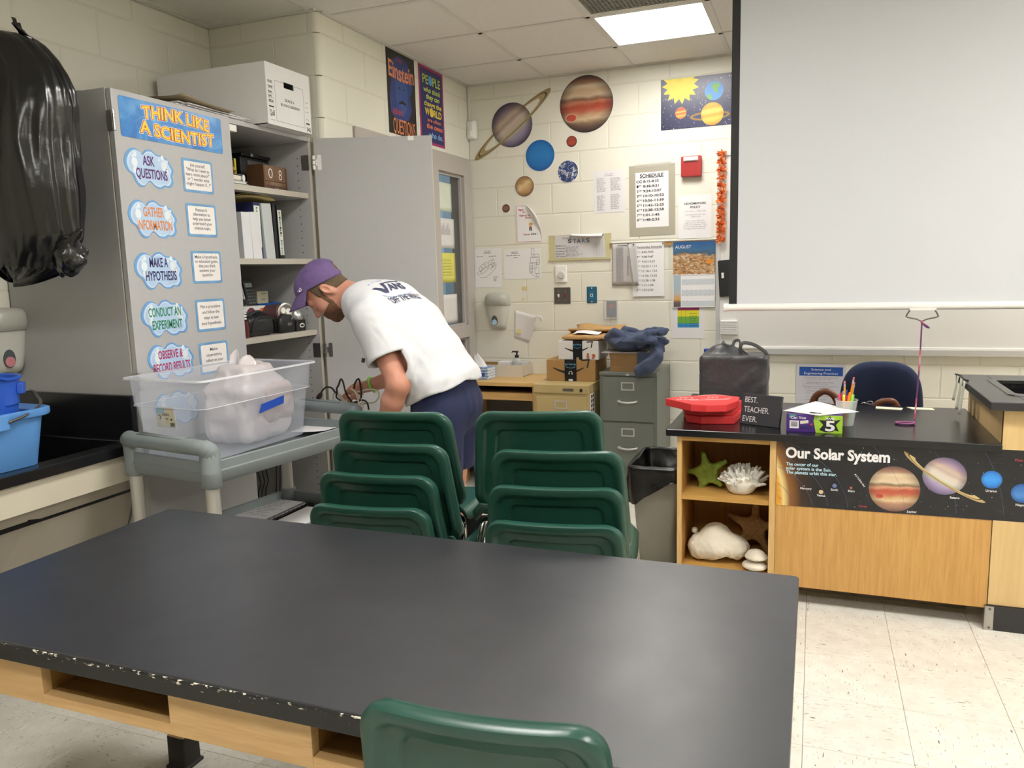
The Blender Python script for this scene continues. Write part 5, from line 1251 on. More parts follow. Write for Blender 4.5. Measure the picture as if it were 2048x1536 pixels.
# --- top shelf
S1, S2, S3, S4 = 1.862, 1.535, 1.173, .586
M_WALN = wood('walnut', '4a3120', '5d3f2a', '38241a', 'Z', 1.4, .5, 4)
t = thing('block_calendar', 'dark wooden block calendar showing 0 8 on the top cabinet shelf', 'calendar', (-.18, -2.03, S1))
boxobj('case', (-.235, -.135, -2.118, -1.945, S1, S1 + .024), M_WALN, t); boxobj('side', (-.235, -.135, -2.124, -2.116, S1, S1 + .122), M_WALN, t); boxobj('side', (-.235, -.138, -1.952, -1.944, S1, S1 + .116), M_WALN, t); boxobj('back', (-.24, -.232, -2.116, -1.952, S1, S1 + .116), M_WALN, t)
M_WAL2 = wood('walnut_light', '6d4f35', '7d5c3f', '5a3f2a', 'Z', 1.4, .5, 2)
for a, b in ((-2.113, -2.036), (-2.034, -1.956)): boxobj('number_block', (-.228, -.137, a, b, S1 + .044, S1 + .118), M_WAL2, t)
boxobj('day_block', (-.228, -.137, -2.113, -1.956, S1 + .024, S1 + .043), M_WAL2, t)
M = frame((-.1365, -2.118, S1), (0, 1, 0), (0, 0, 1))
letter(t, M, [('0', .03, .062, .058, .05, {'bold': -.012}), ('8', .108, .132, .055, .052, {'bold': -.012})], M_PAPER, z=.0006); letter(t, M, [('WEDNESDAY', .045, .125, .025, .017)], ink('a99a88'), 'day_lettering', z=.0006)
letter(t, frame((-.1345, -2.118, S1), (0, 1, 0), (0, 0, 1)), [('JUNE', .07, .1, .005, .013)], ink('a99a88'), 'month_lettering', z=.0006)
t = thing('desk_organizer', 'black desk organizer with grey front behind the block calendar', 'organizer', (-.4, -1.97, S1))
boxobj('case', (-.5, -.3, -2.085, -1.87, S1, S1 + .175), M_BLACK, t, .004); boxobj('front_panel', (-.3, -.296, -2.035, -1.872, S1 + .04, S1 + .16), mat('smoke_grey', '5f6264', .35), t); boxobj('lid', (-.51, -.285, -2.09, -1.87, S1 + .175, S1 + .19), M_BLACK, t, .004); boxobj('clip', (-.284, -.278, -2.03, -2.01, S1 + .176, S1 + .19), M_HINGE, t)
boxobj('lower_panel', (-.3, -.296, -2.035, -1.99, S1 + .003, S1 + .034), MATS['smoke_grey'], t)
t = thing('tool_case', 'black and yellow tool case half hidden at the back of the top shelf', 'tool case', (-.35, -2.19, S1))
boxobj('case', (-.42, -.27, -2.3, -2.155, S1 + .0, S1 + .155), M_BLACK, t, .01)
M_YEL = mat('safety_yellow', 'd6cf2e', .4, .05)
M = frame((-.269, -2.3, S1), (0, 1, 0), (0, 0, 1))
obj('yellow_trim', MB().at(M).prism([(.13, .05), (.142, .05), (.142, .15), (.133, .15)], 0, .004), M_YEL, t); obj('yellow_trim', MB().at(M).prism([(.075, .05), (.14, .05), (.138, .076), (.11, .066)], 0, .004), M_YEL, t); obj('yellow_trim', MB().at(M).prism([(.04, .105), (.12, .1), (.138, .085), (.138, .093), (.122, .112), (.04, .115)], 0, .004), M_YEL, t)
obj('yellow_tag', MB().at(M).prism([(.095, .12), (.102, .12), (.104, .143), (.096, .143)], 0, .005), M_YEL, t)
tag(obj('red_marker', MB().tube([(-.2, -2.262, S1 + .052), (-.2, -2.266, S1 + .125)], .006, 8), mat('marker_red', 'a5383c', .4), smooth=True), 'red marker standing upright at the left end of the top shelf', 'marker')
M_NB = mat('notebook_white', 'dcdcda', .5, .03)
def lying(nm, label, b, m, edge=M_PAPER):
    t = thing(nm, label, 'notebook', ((b[0] + b[1]) / 2, (b[2] + b[3]) / 2, b[4]), 0, 'notebooks stacked on the top shelf')
    boxobj('cover', (b[0], b[1], b[2], b[3], b[4], b[4] + .0025), m, t, .001); boxobj('cover', (b[0], b[1], b[2], b[3], b[5] - .0025, b[5]), m, t, .001); boxobj('pages', (b[0] + .002, b[1] - .004, b[2] + .002, b[3] - .004, b[4] + .0025, b[5] - .0025), edge, t, 0)
lying('notebook', 'lowest grey notebook of the small stack left of the block calendar', (-.36, -.125, -2.5, -2.245, S1, S1 + .012), M_HINGED)
lying('notebook', 'middle white notebook of the small stack left of the block calendar', (-.36, -.13, -2.5, -2.25, S1 + .012, S1 + .024), M_NB)
t = thing('ring_binder', 'white binder lying on top of the notebook stack', 'binder', (-.24, -2.38, S1 + .024))
boxobj('cover', (-.36, -.14, -2.5, -2.262, S1 + .052, S1 + .056), M_HINGED, t, .001); boxobj('cover', (-.36, -.14, -2.5, -2.262, S1 + .024, S1 + .028), M_HINGED, t, .001); boxobj('pages', (-.35, -.145, -2.49, -2.275, S1 + .029, S1 + .051), mat('cream_pages', 'e6e0d0', .7), t, .003)
obj('spine', MB().tube([(-.36, -2.262, S1 + .04), (-.14, -2.262, S1 + .04)], .016, 12, flat=.6), M_NB, t, smooth=True, angle=40)
# --- second shelf: binders
def binder(label, x1, y0, y1, h, col, lean=0, depth=.24, lab=None, edge=.0025):
    t = thing('ring_binder', label, 'binder', (x1 - depth / 2, (y0 + y1) / 2, S2), 0, 'binders on the second cabinet shelf')
    M = Matrix.Translation((x1, y1, S2)) @ Matrix.Rotation(lean, 4, 'X')
    w_ = y1 - y0
    obj('spine', MB().at(M).box(-.004, 0, -w_, 0, 0, h), col, t, bevel=.0015); obj('cover', MB().at(M).box(-depth, -.004, -w_, -w_ + edge, 0, h), col, t); obj('cover', MB().at(M).box(-depth, -.004, -edge, 0, 0, h), col, t)
    if w_ > .01: obj('pages', MB().at(M).box(-depth + .02, -.01, -w_ + .006, -.006, .008, h - .02), M_PAPER, t)
    LM = M @ frame((0.0002, -w_, 0), (0, 1, 0), (0, 0, 1))
    if lab:
        txt, a, b, z0, z1 = lab
        obj('spine_label', MB().at(LM).prism([(a, z0), (b, z0), (b, z1), (a, z1)], 0, .0008), mat('label_pale', 'dfe6da', .5), t)
        n = len(txt); p_ = (z1 - z0 - .008) / n
        for grp, m in (((0, txt.index(' ')), M_INK if txt[0] == 'S' else ink('3a5a48')), ((txt.index(' ') + 1, n), ink('2f5f7a'))):
            letter(t, LM, [(txt[i], (a + b) / 2 - .0065, (a + b) / 2 + .0065, z1 - .006 - (i + 1) * p_ + .002, p_ * .78, {'bold': .03}) for i in range(*grp)], m, z=.0014)
    return t
M_BW = mat('binder_white', 'd9dadd', .4, .02); M_BG = mat('binder_grey', 'c4c9ca', .35, .02); M_BN = mat('binder_navy', '2c3160', .4, .05); M_BK = mat('binder_black', '1d1f22', .4, .05)
binder('wide white binder at the left end of the second shelf', -.1, -2.345, -2.286, .21, M_BW, .015, .2)
binder('white binder with plain rounded spine, second from left', -.098, -2.283, -2.222, .215, M_BW, .05, .2)
binder('navy binder with plate tectonics spine label', -.15, -2.2, -2.148, .266, M_BN, .0, .22, ('PLATE TECTONICS', .003, .044, .055, .25))
binder('tall pale grey binder between the navy and black binders', -.14, -2.139, -2.07, .266, M_BG, .05, .24)
binder('plain black binder leaning on the grey binder', -.142, -2.062, -2.041, .268, M_BK, .03, .24)
binder('black binder with scientific method spine label', -.14, -2.034, -2.0, .262, M_BK, .02, .24, ('SCIENTIFIC METHOD', .002, .031, .02, .238))
t = thing('file_box', 'royal blue file box standing behind the white binders', 'box', (-.3, -2.24, S2))
bb = boxobj('body', (-.44, -.305, -2.29, -2.21, S2, S2 + .272), mat('file_blue', '24409a', .4, .05), t, .002)
obj('finger_hole', MB().at(frame((-.36, -2.2902, S2 + .23), (1, 0, 0), (0, 0, 1))).prism(circ(0, 0, .008, n=14), 0, .001), M_HINGE, t)
tag(boxobj('pale_folder', (-.44, -.3, -2.345, -2.31, S2, S2 + .26), M_BG, None), 'pale folder edge standing left of the blue file box', 'folder')
def man(u, v): return (-.4 + .27 * u, -2.34 + .28 * v, S2 + .2745 + .012 * u * math.sin(v * PI) + .006 * u)
t = thing('manila_folder', 'manila folder lying across the tops of the binders', 'folder', (-.27, -2.2, S2 + .275))
obj('leaf', MB().grid(man, 6, 12), mat('manila', 'cdbb84', .6, .05), t, smooth=True, solid=.0012); obj('leaf', MB().grid(lambda u, v: (man(u, v)[0], man(u, v)[1], man(u, v)[2] + .003 + .01 * u * (1 - v) * v * 4), 6, 12), MATS['manila'], t, smooth=True, solid=.0012)
# --- third shelf
def calc(label, x, y, z, a, body, tilt, scr):
    t = thing('calculator', label, 'calculator', (x, y, z), 0, 'calculators standing on the third shelf')
    M = Matrix.Translation((x, y, z)) @ Matrix.Rotation(R(a), 4, 'Z') @ Matrix.Rotation(R(-tilt), 4, 'Y') @ frame((0, 0, 0), (0, 1, 0), (0, 0, 1))
    obj('body', MB().at(M).prism(rrect(-.037, .037, 0, .13, .006), -.012, 0), body, t, bevel=.002); obj('screen', MB().at(M).box(-.028, .028, .09, .112, 0, .001), scr, t)
    for r_ in range(5):
        for c_ in range(4): obj('key', MB().at(M).box(-.029 + c_ * .0155, -.017 + c_ * .0155, .008 + r_ * .0155, .018 + r_ * .0155, 0, .003), M_BG if body is not M_BLACK else MATS['smoke_grey'], t)
SUP = S3 + .0
pb = thing('product_box', 'white carton with coloured discs propping up the calculators', 'box', (-.26, -2.2, S3))
boxobj('carton', (-.33, -.2, -2.36, -2.1, S3, S3 + .138), M_BOX, pb)
M = frame((-.1998, -2.36, S3), (0, 1, 0), (0, 0, 1))
for cx_, cy_, r_, c_ in ((.152, .098, .034, '6b2f4a'), (.232, .1, .028, 'd9762e'), (.07, .09, .032, '3b2f52')): obj('disc', MB().at(M).flat([(x, min(y, .137)) for x, y in circ(cx_, cy_, r_, n=24)], .0006), ink(c_), pb)
obj('photo', MB().at(M).flat([(.1, .04), (.2, .04), (.2, .075), (.1, .075)], .0006), ink('2c2a2c'), pb)
calc('light grey calculator leaning at the left of the third shelf', -.26, -2.19, S3 + .139, 8, mat('calc_grey', 'a8a9a6', .4), 12, MATS['smoke_grey'])
calc('dark calculator with pale screen on the third shelf', -.27, -2.108, S3 + .139, 4, M_BLACK, 10, mat('calc_lcd', '8d9894', .3))
t = thing('small_carton', 'small beige printed carton at the back of the third shelf', 'box', (-.34, -2.0, S3 + .13)); boxobj('carton', (-.38, -.29, -2.045, -1.96, S3 + .143, S3 + .205), mat('beige_card', 'b5b096', .6, .04), t)
letter(t, frame((-.2898, -2.045, S3 + .143), (0, 1, 0), (0, 0, 1)), [('-', .03, .07, .042, .03, {'bold': .05}), ('-', .03, .06, .012, .03, {'bold': .05})], M_INKG, z=.0006)
t = thing('blue_tray', 'blue plastic tray under the small beige carton', 'tray', (-.34, -1.95, S3)); bt = MB()
for b in ((-.43, -.29, -2.04, -1.87, S3 + .11, S3 + .114), (-.43, -.426, -2.04, -1.87, S3 + .114, S3 + .142), (-.294, -.29, -2.04, -1.87, S3 + .114, S3 + .142), (-.43, -.29, -2.04, -2.036, S3 + .114, S3 + .142), (-.43, -.29, -1.874, -1.87, S3 + .114, S3 + .142)): bt.box(*b)
M_TRAY = mat('tray_blue', '1f5fae', .35, .04); obj('basin', bt, M_TRAY, t); obj('rim', MB().rings([[(x, y, z) for x, y in rrect(-.435 + d, -.285 - d, -2.045 + d, -1.865 - d, .008)] for d, z in ((.006, S3 + .14), (0, S3 + .14), (0, S3 + .145), (.006, S3 + .145))], cap1=False), M_TRAY, t)
obj('stand', MB().box(-.41, -.31, -2.02, -1.89, S3, S3 + .11), M_BLACK, t)
# black camera bag, lantern radio, dome lantern
s_ = SDF((-.36, -2.4, S3 - .02), (-.03, -2.08, S3 + .15), .0045)
s_.bx((-.19, -2.245, S3 + .048), (.085, .095, .048), .03).bx((-.2, -2.22, S3 + .08), (.06, .05, .03), .025, .03)
X, Y, Z = s_.field(); P = np.stack([X, Y, Z], -1); s_.d += (.004 * vnoise(P, 22, 3)).astype(np.float32)
V, F = s_.mesh(1); V[:, 2] = np.maximum(V[:, 2], S3)
M_LEA = mat('black_leather', '191a1c', .38, .15, 20, .3, 180)
t = thing('camera_bag', 'black padded camera bag on the third cabinet shelf', 'bag', (-.19, -2.245, S3)); npobj('body', V, F, M_LEA, t)
obj('strap', MB().tube(catmull([(-.16, -2.335, S3 + .05), (-.14, -2.29, S3 + .1), (-.145, -2.22, S3 + .115), (-.14, -2.16, S3 + .085), (-.15, -2.145, S3 + .03)], 6), .006, 8, flat=.4), M_BLACK, t, smooth=True)
obj('piping', MB().tube(catmull([(-.105, -2.33, S3 + .02), (-.1, -2.31, S3 + .075), (-.1, -2.24, S3 + .092), (-.1, -2.17, S3 + .075), (-.105, -2.155, S3 + .02)], 6), .003, 6), M_LEA, t, smooth=True)
t = thing('lantern_radio', 'black flashlight radio with round silver lamp head on the third shelf', 'flashlight', (-.18, -2.05, S3))
obj('body', MB().at(frame((-.15, -2.06, S3), (1, 0, 0), (0, 1, 0))).rings([[(x, y, z) for x, y in rrect(-.06 + d, .045 - d * .4, -.055 + d, .065 - d, .015)] for d, z in ((.006, 0), (0, .008), (0, .06), (.012, .085), (.03, .095))], cap0=True), M_BLACK, t, smooth=True, angle=50)
obj('speaker_shroud', MB().tube([(-.22, -2.09, S3 + .09), (-.13, -2.075, S3 + .1)], .045, 20), mat('radio_maroon', '5a4042', .4), t, smooth=True, angle=50)
hm = frame((-.118, -2.055, S3 + .098), (.25, 1, 0), (0, .0, 1))
obj('lamp_head', MB().at(hm).lathe([(.047, -.03), (.05, -.005), (.05, .004), (.042, .006), (.04, .0), (.0, -.008)], 28), M_HINGE, t, smooth=True, angle=40)
for a in (0, 120, 240): obj('lamp', MB().at(hm).lathe([(.014, -.004), (.015, .003), (.0, .004)], 16, cx=.018 * math.cos(R(a + 20)), cy=.018 * math.sin(R(a + 20))), mat('lamp_white', 'efefe8', .2), t, smooth=True, angle=40)
obj('name_plate', MB().at(frame((-.1045, -2.045, S3 + .035), (0, 1, 0), (0, 0, 1))).box(-.016, .016, 0, .014, 0, .0015), MATS['smoke_grey'], t)
t = thing('dome_lantern', 'small black lantern with silver dome beside the flashlight radio', 'lantern', (-.15, -1.94, S3))
obj('base', MB().rings([[(x, y, z) for x, y in rrect(-.185, -.105, -1.985, -1.905, .014)] for z in (S3, S3 + .055)], cap0=True), M_BLACK, t, smooth=True, angle=50)
obj('dome', MB().lathe([(.041, S3 + .055), (.042, S3 + .075), (.036, S3 + .1), (.02, S3 + .117), (.0, S3 + .121)], 24, cx=-.145, cy=-1.945), mat('silver_plastic', 'b9bbbd', .25, .03, metal=.7), t, smooth=True)
obj('badge', MB().at(frame((-.1048, -1.945, S3 + .028), (0, 1, 0), (0, 0, 1))).prism(circ(0, 0, .02, .011, 20), 0, .0012), M_WHITEPL, t); obj('badge_inset', MB().at(frame((-.1036, -1.945, S3 + .028), (0, 1, 0), (0, 0, 1))).prism(circ(0, 0, .014, .006, 20), 0, .0006), M_BLACK, t); obj('switch', MB().ball((-.125, -1.945, S3 + .112), .007, 10), M_BLACK, t, smooth=True)
t = thing('maroon_flashlight', 'maroon flashlight with white ribbed grip at the left of the third shelf', 'flashlight', (-.13, -2.37, S3))
obj('barrel', MB().lathe([(0, S3), (.026, S3), (.03, S3 + .03), (.028, S3 + .075), (.02, S3 + .08)], 18, cx=-.125, cy=-2.365), mat('maroon', '5c1f28', .3), t, smooth=True, angle=40)
for i in range(5): obj('rib', MB().lathe([(.014, S3 + .082 + i * .013), (.021, S3 + .085 + i * .013), (.021, S3 + .09 + i * .013), (.014, S3 + .094 + i * .013)], 16, cx=-.125, cy=-2.365), M_WHITEPL, t, smooth=True, angle=40)
obj('cap', MB().lathe([(.018, S3 + .146), (.03, S3 + .155), (.031, S3 + .175), (0, S3 + .18)], 18, cx=-.125, cy=-2.365), M_BLACK, t, smooth=True, angle=40)
# --- bent wire stands at the cabinet bottom
M_WIRE = mat('black_wire', '101011', .4)
for i, (y, x) in enumerate(((-2.135, -.3), (-2.105, -.3), (-2.075, -.3), (-1.985, -.3), (-1.955, -.3), (-1.925, -.3))):
    s1 = 1 if i < 3 else 1
    pts = [(x, y - .02, .115), (x, y - .012, .30), (x, y, .36), (x, y + .025, .40), (x, y + .012, .46), (x, y - .002, .475), (x, y + .01, .53), (x, y - .03, .56)] if i < 3 else [(x, y - .02, .115), (x, y - .015, .30), (x, y - .002, .38), (x, y + .012, .50), (x, y - .015, .53), (x, y - .012, .56)]
    tag(obj('wire_stand', MB().tube(pts, .0035, 6), M_WIRE, None, smooth=True), ['leftmost', 'second', 'third', 'fourth', 'fifth', 'rightmost'][i] + ' bent black wire stand at the bottom of the cabinet', 'wire stand', 'wire stands in the cabinet bottom')

# ================================================================ COUNTER THINGS
M = frame((-.668, -3.135, 1.098), (0, 1, 0), (0, 0, 1))
dispenser('grey soap dispenser with pink refill on the wall above the sink counter', M, mat('refill_pink', 'c47c86', .3, .1, 30))
# light blue bucket with bail handle, darker pail inside
M_LB = mat('light_blue_plastic', '5b94d6', .4, .04, 6); M_DB = mat('royal_blue_plastic', '2858c0', .35, .05, 6)
t = thing('blue_bucket', 'light blue square bucket with wire bail and white grip on the counter', 'bucket', (-.168, -3.59, .855))
BM = Matrix.Translation((-.168, -3.59, .854)) @ Matrix.Rotation(R(88), 4, 'Z')
def rr(h, r=.05): return rrect(-h, h, -h * .78, h * .78, r, 6)
bk = MB().at(BM).rings([[(x, y, z) for x, y in rr(h, r)] for h, z, r in ((.125, .004, .04), (.128, 0, .04), (.13, .002, .045), (.153, .16, .05), (.173, .165, .06), (.176, .17, .06), (.176, .187, .06), (.17, .19, .06), (.15, .175, .05), (.126, .008, .04))], cap0=True, cap1=True)
obj('body', bk, M_LB, t, smooth=True, angle=35)
hr = .18
for sy in (-1,): obj('lug', MB().at(BM).box(-.045, .0, -.15, -.136, .14, .19), M_LB, t, bevel=.004)
hd = catmull([(-.005, -.151, .165), (.07, -.135, .178), (.16, -.075, .195), (.205, .0, .21), (.212, .03, .225), (.19, .045, .232), (.15, .045, .232)], 6)
obj('bail', MB().at(BM).tube(hd, .0045, 8), M_HINGED, t, smooth=True)
gm = BM @ frame((.17, .06, .272), (0, 0, 1), (0, 1, 0)); gm = BM @ Matrix.Translation((.165, .045, .232)) @ Matrix.Rotation(R(-90), 4, 'Y')
obj('grip', MB().at(gm).lathe([(0, -.004), (.014, -.004), (.018, 0), (.024, .03), (.025, .05), (.02, .085), (.012, .1), (0, .102)], 18), M_WHITEPL, t, smooth=True, angle=40)
t = thing('blue_pail', 'royal blue pail with moulded pour spout inside the light blue bucket', 'bucket', (-.165, -3.6, .87))
BM2 = Matrix.Translation((-.165, -3.575, .87)) @ Matrix.Rotation(R(40), 4, 'Z')
rg = []
for r_, z in ((.08, .0), (.083, .002), (.1, .19), (.1035, .192), (.105, .197), (.104, .2), (.109, .272), (.117, .275), (.118, .28), (.114, .284), (.107, .279), (.085, .01)):
    ring = []
    for x, y in circ(0, 0, r_, n=48):
        a = math.atan2(y, x); sp_ = max(0, 1 - abs((a + .95 + PI) % (2 * PI) - PI) / .34); k_ = 1 + .22 * sp_ * smoothstep(.2, .28, z) if z > .15 else 1
        ring.append((x * k_, y * k_, z + (.012 * sp_ if z > .27 else 0)))
    rg.append(ring)
obj('body', MB().at(BM2).rings(rg, cap0=True, cap1=True), M_DB, t, smooth=True, angle=45)
obj('lug', MB().at(BM2).box(.104, .124, -.02, .02, .225, .262), M_DB, t, bevel=.004)
# ---- black garbage bag over hung clothes
t = thing('hanging_garbage_bag', 'large black garbage bag hanging against the cabinet side', 'bag', (-.2, -3.4, 1.5))
def gb(u, v):
    # v up; u around
    z = 1.5 + .755 * v
    a = 2 * PI * u
    wid = float(np.interp(z, [1.5, 1.55, 1.6, 1.74, 1.9, 2.0, 2.05, 2.1, 2.15, 2.2, 2.23, 2.255], [.24, .29, .32, .325, .315, .32, .312, .29, .255, .205, .16, .06]))
    dep = .085 + .045 * math.sin(min(1, v * 1.2) * PI) 
    P_ = np.array([math.cos(a) * 3, math.sin(a) * 3, z * 1.2]); n = float(vnoise(P_, 1.0, 5, 2)); n2 = float(vnoise(np.array([math.cos(a) * 9, math.sin(a) * 9, z * 2.2]), 1.0, 9, 2)); n3 = float(vnoise(np.array([math.cos(a) * 20, math.sin(a) * 20, z * 7]), 1.0, 4, 2))
    k = 1 + .05 * n + .09 * (abs(n2) * 2 - .6) * (.4 + .6 * v) + .018 * n3
    sk = -.0 + .02 * v
    x = -.215 + sk + math.cos(a) * wid * k * (1.0 if math.cos(a) > 0 else 1.2); y = -3.385 + math.sin(a) * dep * k * 1.15 * (1 + .12 * n)
    return (x, min(y, -3.27), z - .04 * (1 - v) ** 6 * (math.cos(a) * .5 - .5 + abs(n3)))
g_ = MB().grid(gb, 120, 70)
M_GB = mat('black_bag_film', '0d0d0f', .26, .2, 10, .15, 22, spec=.6, bdist=.01)
obj('bag', g_, M_GB, t, smooth=True)
obj('bag_bottom', MB().grid(lambda u, v: (-.215 + (gb(u, 0)[0] + .215) * (1 - v), -3.385 + (gb(u, 0)[1] + 3.385) * (1 - v), gb(u, 0)[2] - .04 * math.sin(v * PI / 2) * (.4 + .6 * (gb(u, 0)[0] > -.2))), 120, 5), M_GB, t, smooth=True)
rn = random.Random(9); ru = MB()   # gathered ruffle along the shoulder
def ruf(u, v): return (-.10 + .19 * u + .012 * v, -3.35 - .03 * v + .012 * math.sin(u * 70) * v, 2.25 - .215 * u ** 1.15 + .035 * v + .008 * math.sin(u * 53 + 1) * v)
obj('gathered_edge', MB().grid(ruf, 90, 4), M_GB, t, smooth=True, solid=.002)
kn = SDF((.03, -3.5, 1.44), (.2, -3.3, 1.72), .005)
kn.ell((.085, -3.4, 1.53), (.045, .05, .06)).cap((.1, -3.4, 1.58), (.155, -3.41, 1.612), .02, .006).cap((.08, -3.4, 1.53), (.035, -3.4, 1.475), .03, .01)
X, Y, Z = kn.field(); P = np.stack([X, Y, Z], -1); kn.d += (.013 * vnoise(P, 34, 2)).astype(np.float32); V, F = kn.mesh(1); npobj('tied_corner', V, F, M_GB, t)

# ================================================================ ON THE CART
def film(name, col, alpha, rough, var=.03, bump=0, bscale=30):
    k = NT(name); nz = k.noise(k.coord(), 7, 3); c = k.mix(nz, col, col)
    k.set(Base_Color=c, Roughness=rough, Alpha=alpha, Specular_IOR_Level=.5)
    if bump: k.bump(k.noise(k.coord(), bscale, 3, .6, .5), bump, .01)
    return k.m
M_TOTE = film('tote_plastic', 'dfe4f2', .16, .16, bump=.03)
t = thing('plastic_tote', 'clear plastic storage tote with blue tape on the grey cart', 'storage tote', (.225, -2.89, .806))
TM = Matrix.Translation((.222, -2.895, 0)) @ Matrix.Rotation(R(-3.5), 4, 'Z')
def tr(hx, hy, r=.035): return rrect(-hx, hx, -hy, hy, r, 6)
prof = [(.143, .268, .8065), (.147, .272, .808), (.170, .286, 1.0), (.177, .293, 1.003), (.184, .298, 1.1), (.186, .3, 1.104)]
obj('wall', MB().at(TM).rings([[(x, y, z) for x, y in tr(a, b)] for a, b, z in prof], cap0=False, cap1=False), M_TOTE, t, smooth=True, angle=30, solid=.002)
obj('floor', MB().at(TM).prism(tr(.142, .267), .8063, .8085), M_TOTE, t)
M_TRIM = film('tote_rim', 'eef0f6', .6, .15)
obj('rim', MB().at(TM).rings([[(x, y, z) for x, y in tr(a, b)] for a, b, z in ((.186, .3, 1.1045), (.198, .313, 1.105), (.199, .314, 1.098), (.195, .311, 1.0975), (.195, .31, 1.102), (.187, .301, 1.1015))], cap1=False), M_TRIM, t, smooth=True, angle=40)
obj('step_line', MB().at(TM).tube([(x, y, 1.0015) for x, y in tr(.1775, .2935)], .0016, 6, closed=True), M_TRIM, t, smooth=True)
SM = TM @ frame((-.055, -.2795, .93), (1, 0, 0), (0, -.065, 1))
obj('sticker', MB().at(SM).prism([(0, 0), (.09, 0), (.088, .075), (.002, .075)], .003, .0038), mat('sticker_white', 'd9d6cc', .5, .04, 40), t)
obj('sticker_picture', MB().at(SM).flat([(.002, .05), (.04, .05), (.04, .074), (.002, .074)], .0042), ink('a9c6d6'), t); obj('sticker_patch', MB().at(SM).flat([(.042, .012), (.087, .012), (.086, .072), (.042, .072)], .0042), ink('d6cdb4'), t)
letter(t, SM, [('AAKs', .03, .062, .042, .012), ('M', .045, .055, .026, .01), ('3', .012, .022, .028, .016)], M_INK, z=.0046)
bc = MB().at(SM)
for i in range(9): bc.flat([(.064 + i * .0023, .004), (.0652 + i * .0023, .004), (.0652 + i * .0023, .018), (.064 + i * .0023, .018)], .0046)
bc.flat([(.068, .026), (.075, .026), (.075, .033), (.068, .033)], .0046); o = obj('barcode', bc, M_INK, t); o['kind'] = 'stuff'
BT_ = TM @ frame((.168, .025, .965), (0, 1, 0), (.12, 0, 1))
obj('blue_tape', MB().at(BT_).prism([(-.048, -.022), (.088, -.004), (.088, .028), (-.036, .012)], .009, .0098), mat('painter_tape_blue', '2450b8', .5, .03), t)
M_PB = film('white_bag_film', 'd9d2d4', .78, .3, bump=.5, bscale=14); M_PB2 = film('pinkish_bag_film', 'c9b9b8', .82, .28, bump=.5, bscale=16)
def bag(nm, label, parts, lo, hi, m, seed, amp=.012, fl=.0, k=.05, h=.006):
    s_ = SDF(lo, hi, h)
    for c, hs, r_ in parts: s_.bx(c, hs, r_, k)
    X, Y, Z = s_.field(); P = np.stack([X, Y, Z], -1); n = vnoise(P, 13, seed, 3); rdg = 1 - np.abs(vnoise(P * np.array([1, 1, .6]), 11, seed + 4, 2)) * 2
    s_.d += (amp * n - amp * .9 * np.clip(rdg - .55, 0, 1)).astype(np.float32); V, F = s_.mesh(1); V[:, 2] = np.maximum(V[:, 2], fl)
    t_ = thing(nm, label, 'plastic bag', ((lo[0] + hi[0]) / 2, (lo[1] + hi[1]) / 2, fl)); npobj('film', V, F, m, t_); return t_
b1 = bag('plastic_bag', 'knotted white plastic bag filling the far end of the tote', [((.225, -2.79, .935), (.115, .14, .12), .05), ((.225, -2.78, 1.06), (.08, .09, .05), .03)], (.05, -3.02, .8), (.4, -2.6, 1.18), M_PB, 3, fl=.8095)
obj('knot_flap', MB().grid(lambda u, v: (.16 + .12 * u, -2.82 + .02 * math.sin(u * 9) + .03 * v, 1.08 + .055 * v * (1 + .4 * math.sin(u * 11)) + .01 * math.sin(v * 7 + u * 5)), 16, 6), M_PB, b1, smooth=True)
bag('plastic_bag', 'shiny pinkish plastic bag bulging against the taped side of the tote', [((.305, -2.74, .955), (.055, .09, .08), .04)], (.22, -2.9, .84), (.395, -2.6, 1.09), M_PB2, 8, .009, fl=.86, h=.005)
def pap(u, v):
    q = Vector((.30, -2.63, .81)).lerp(Vector((.47, -2.62, .81)), u); q2 = Vector((.275, -2.46, .81)).lerp(Vector((.46, -2.49, .81)), u); p = q.lerp(q2, v); return (p.x, p.y, .8075 + .012 * u * u * (1 - v) + .004 * v * u)
tag(obj('paper_sheet', MB().grid(pap, 10, 6), M_PAPER, None, smooth=True, solid=.0008), 'white paper sheet lying on the cart top past the tote', 'paper')
t = thing('spiral_notebook', 'open spiral notebook lying on the lower cart shelf', 'notebook', (.2, -2.68, .462))
NM = frame((.075, -2.80, .464), (1, -.02, .0), (.06, 1, 0))
obj('cover', MB().at(NM).prism(rrect(-.02, .235, -.02, .285, .004), 0, .004), M_BLACK, t); obj('left_pages', MB().at(NM).prism([(0, 0), (.205, 0), (.205, .27), (0, .27)], .004, .011), M_PAPER2, t)
obj('right_page', MB().at(NM).prism([(.222, -.01), (.4, -.03), (.4, .22), (.222, .24)], .001, .004), M_PAPER, t)
small_print(t, NM @ Matrix.Translation((0, 0, .0112)), [(.02, .18, .25 - i * .018, 1, .01, .004) for i in range(12)], M_INKG)
cl = MB().at(NM)
for i in range(30):
    y = .008 + i * .0088; cl.tube([(.2125 + .008 * math.cos(a), y + .001 * a / 6, .009 + .0085 * math.sin(a)) for a in np.linspace(0, 2 * PI, 12)[:-1]], .001, 5, closed=True)
o = obj('coil', cl, M_WIRE, t, smooth=True); o['kind'] = 'stuff'
tag(obj('clothes_hook', MB().tube(catmull([(.30, -2.555, .467), (.38, -2.55, .47), (.4, -2.548, .48), (.41, -2.55, .475), (.4, -2.565, .467), (.34, -2.565, .467)], 5), .004, 6), M_WIRE, None, smooth=True), 'small black hook lying past the spiral notebook', 'hook')
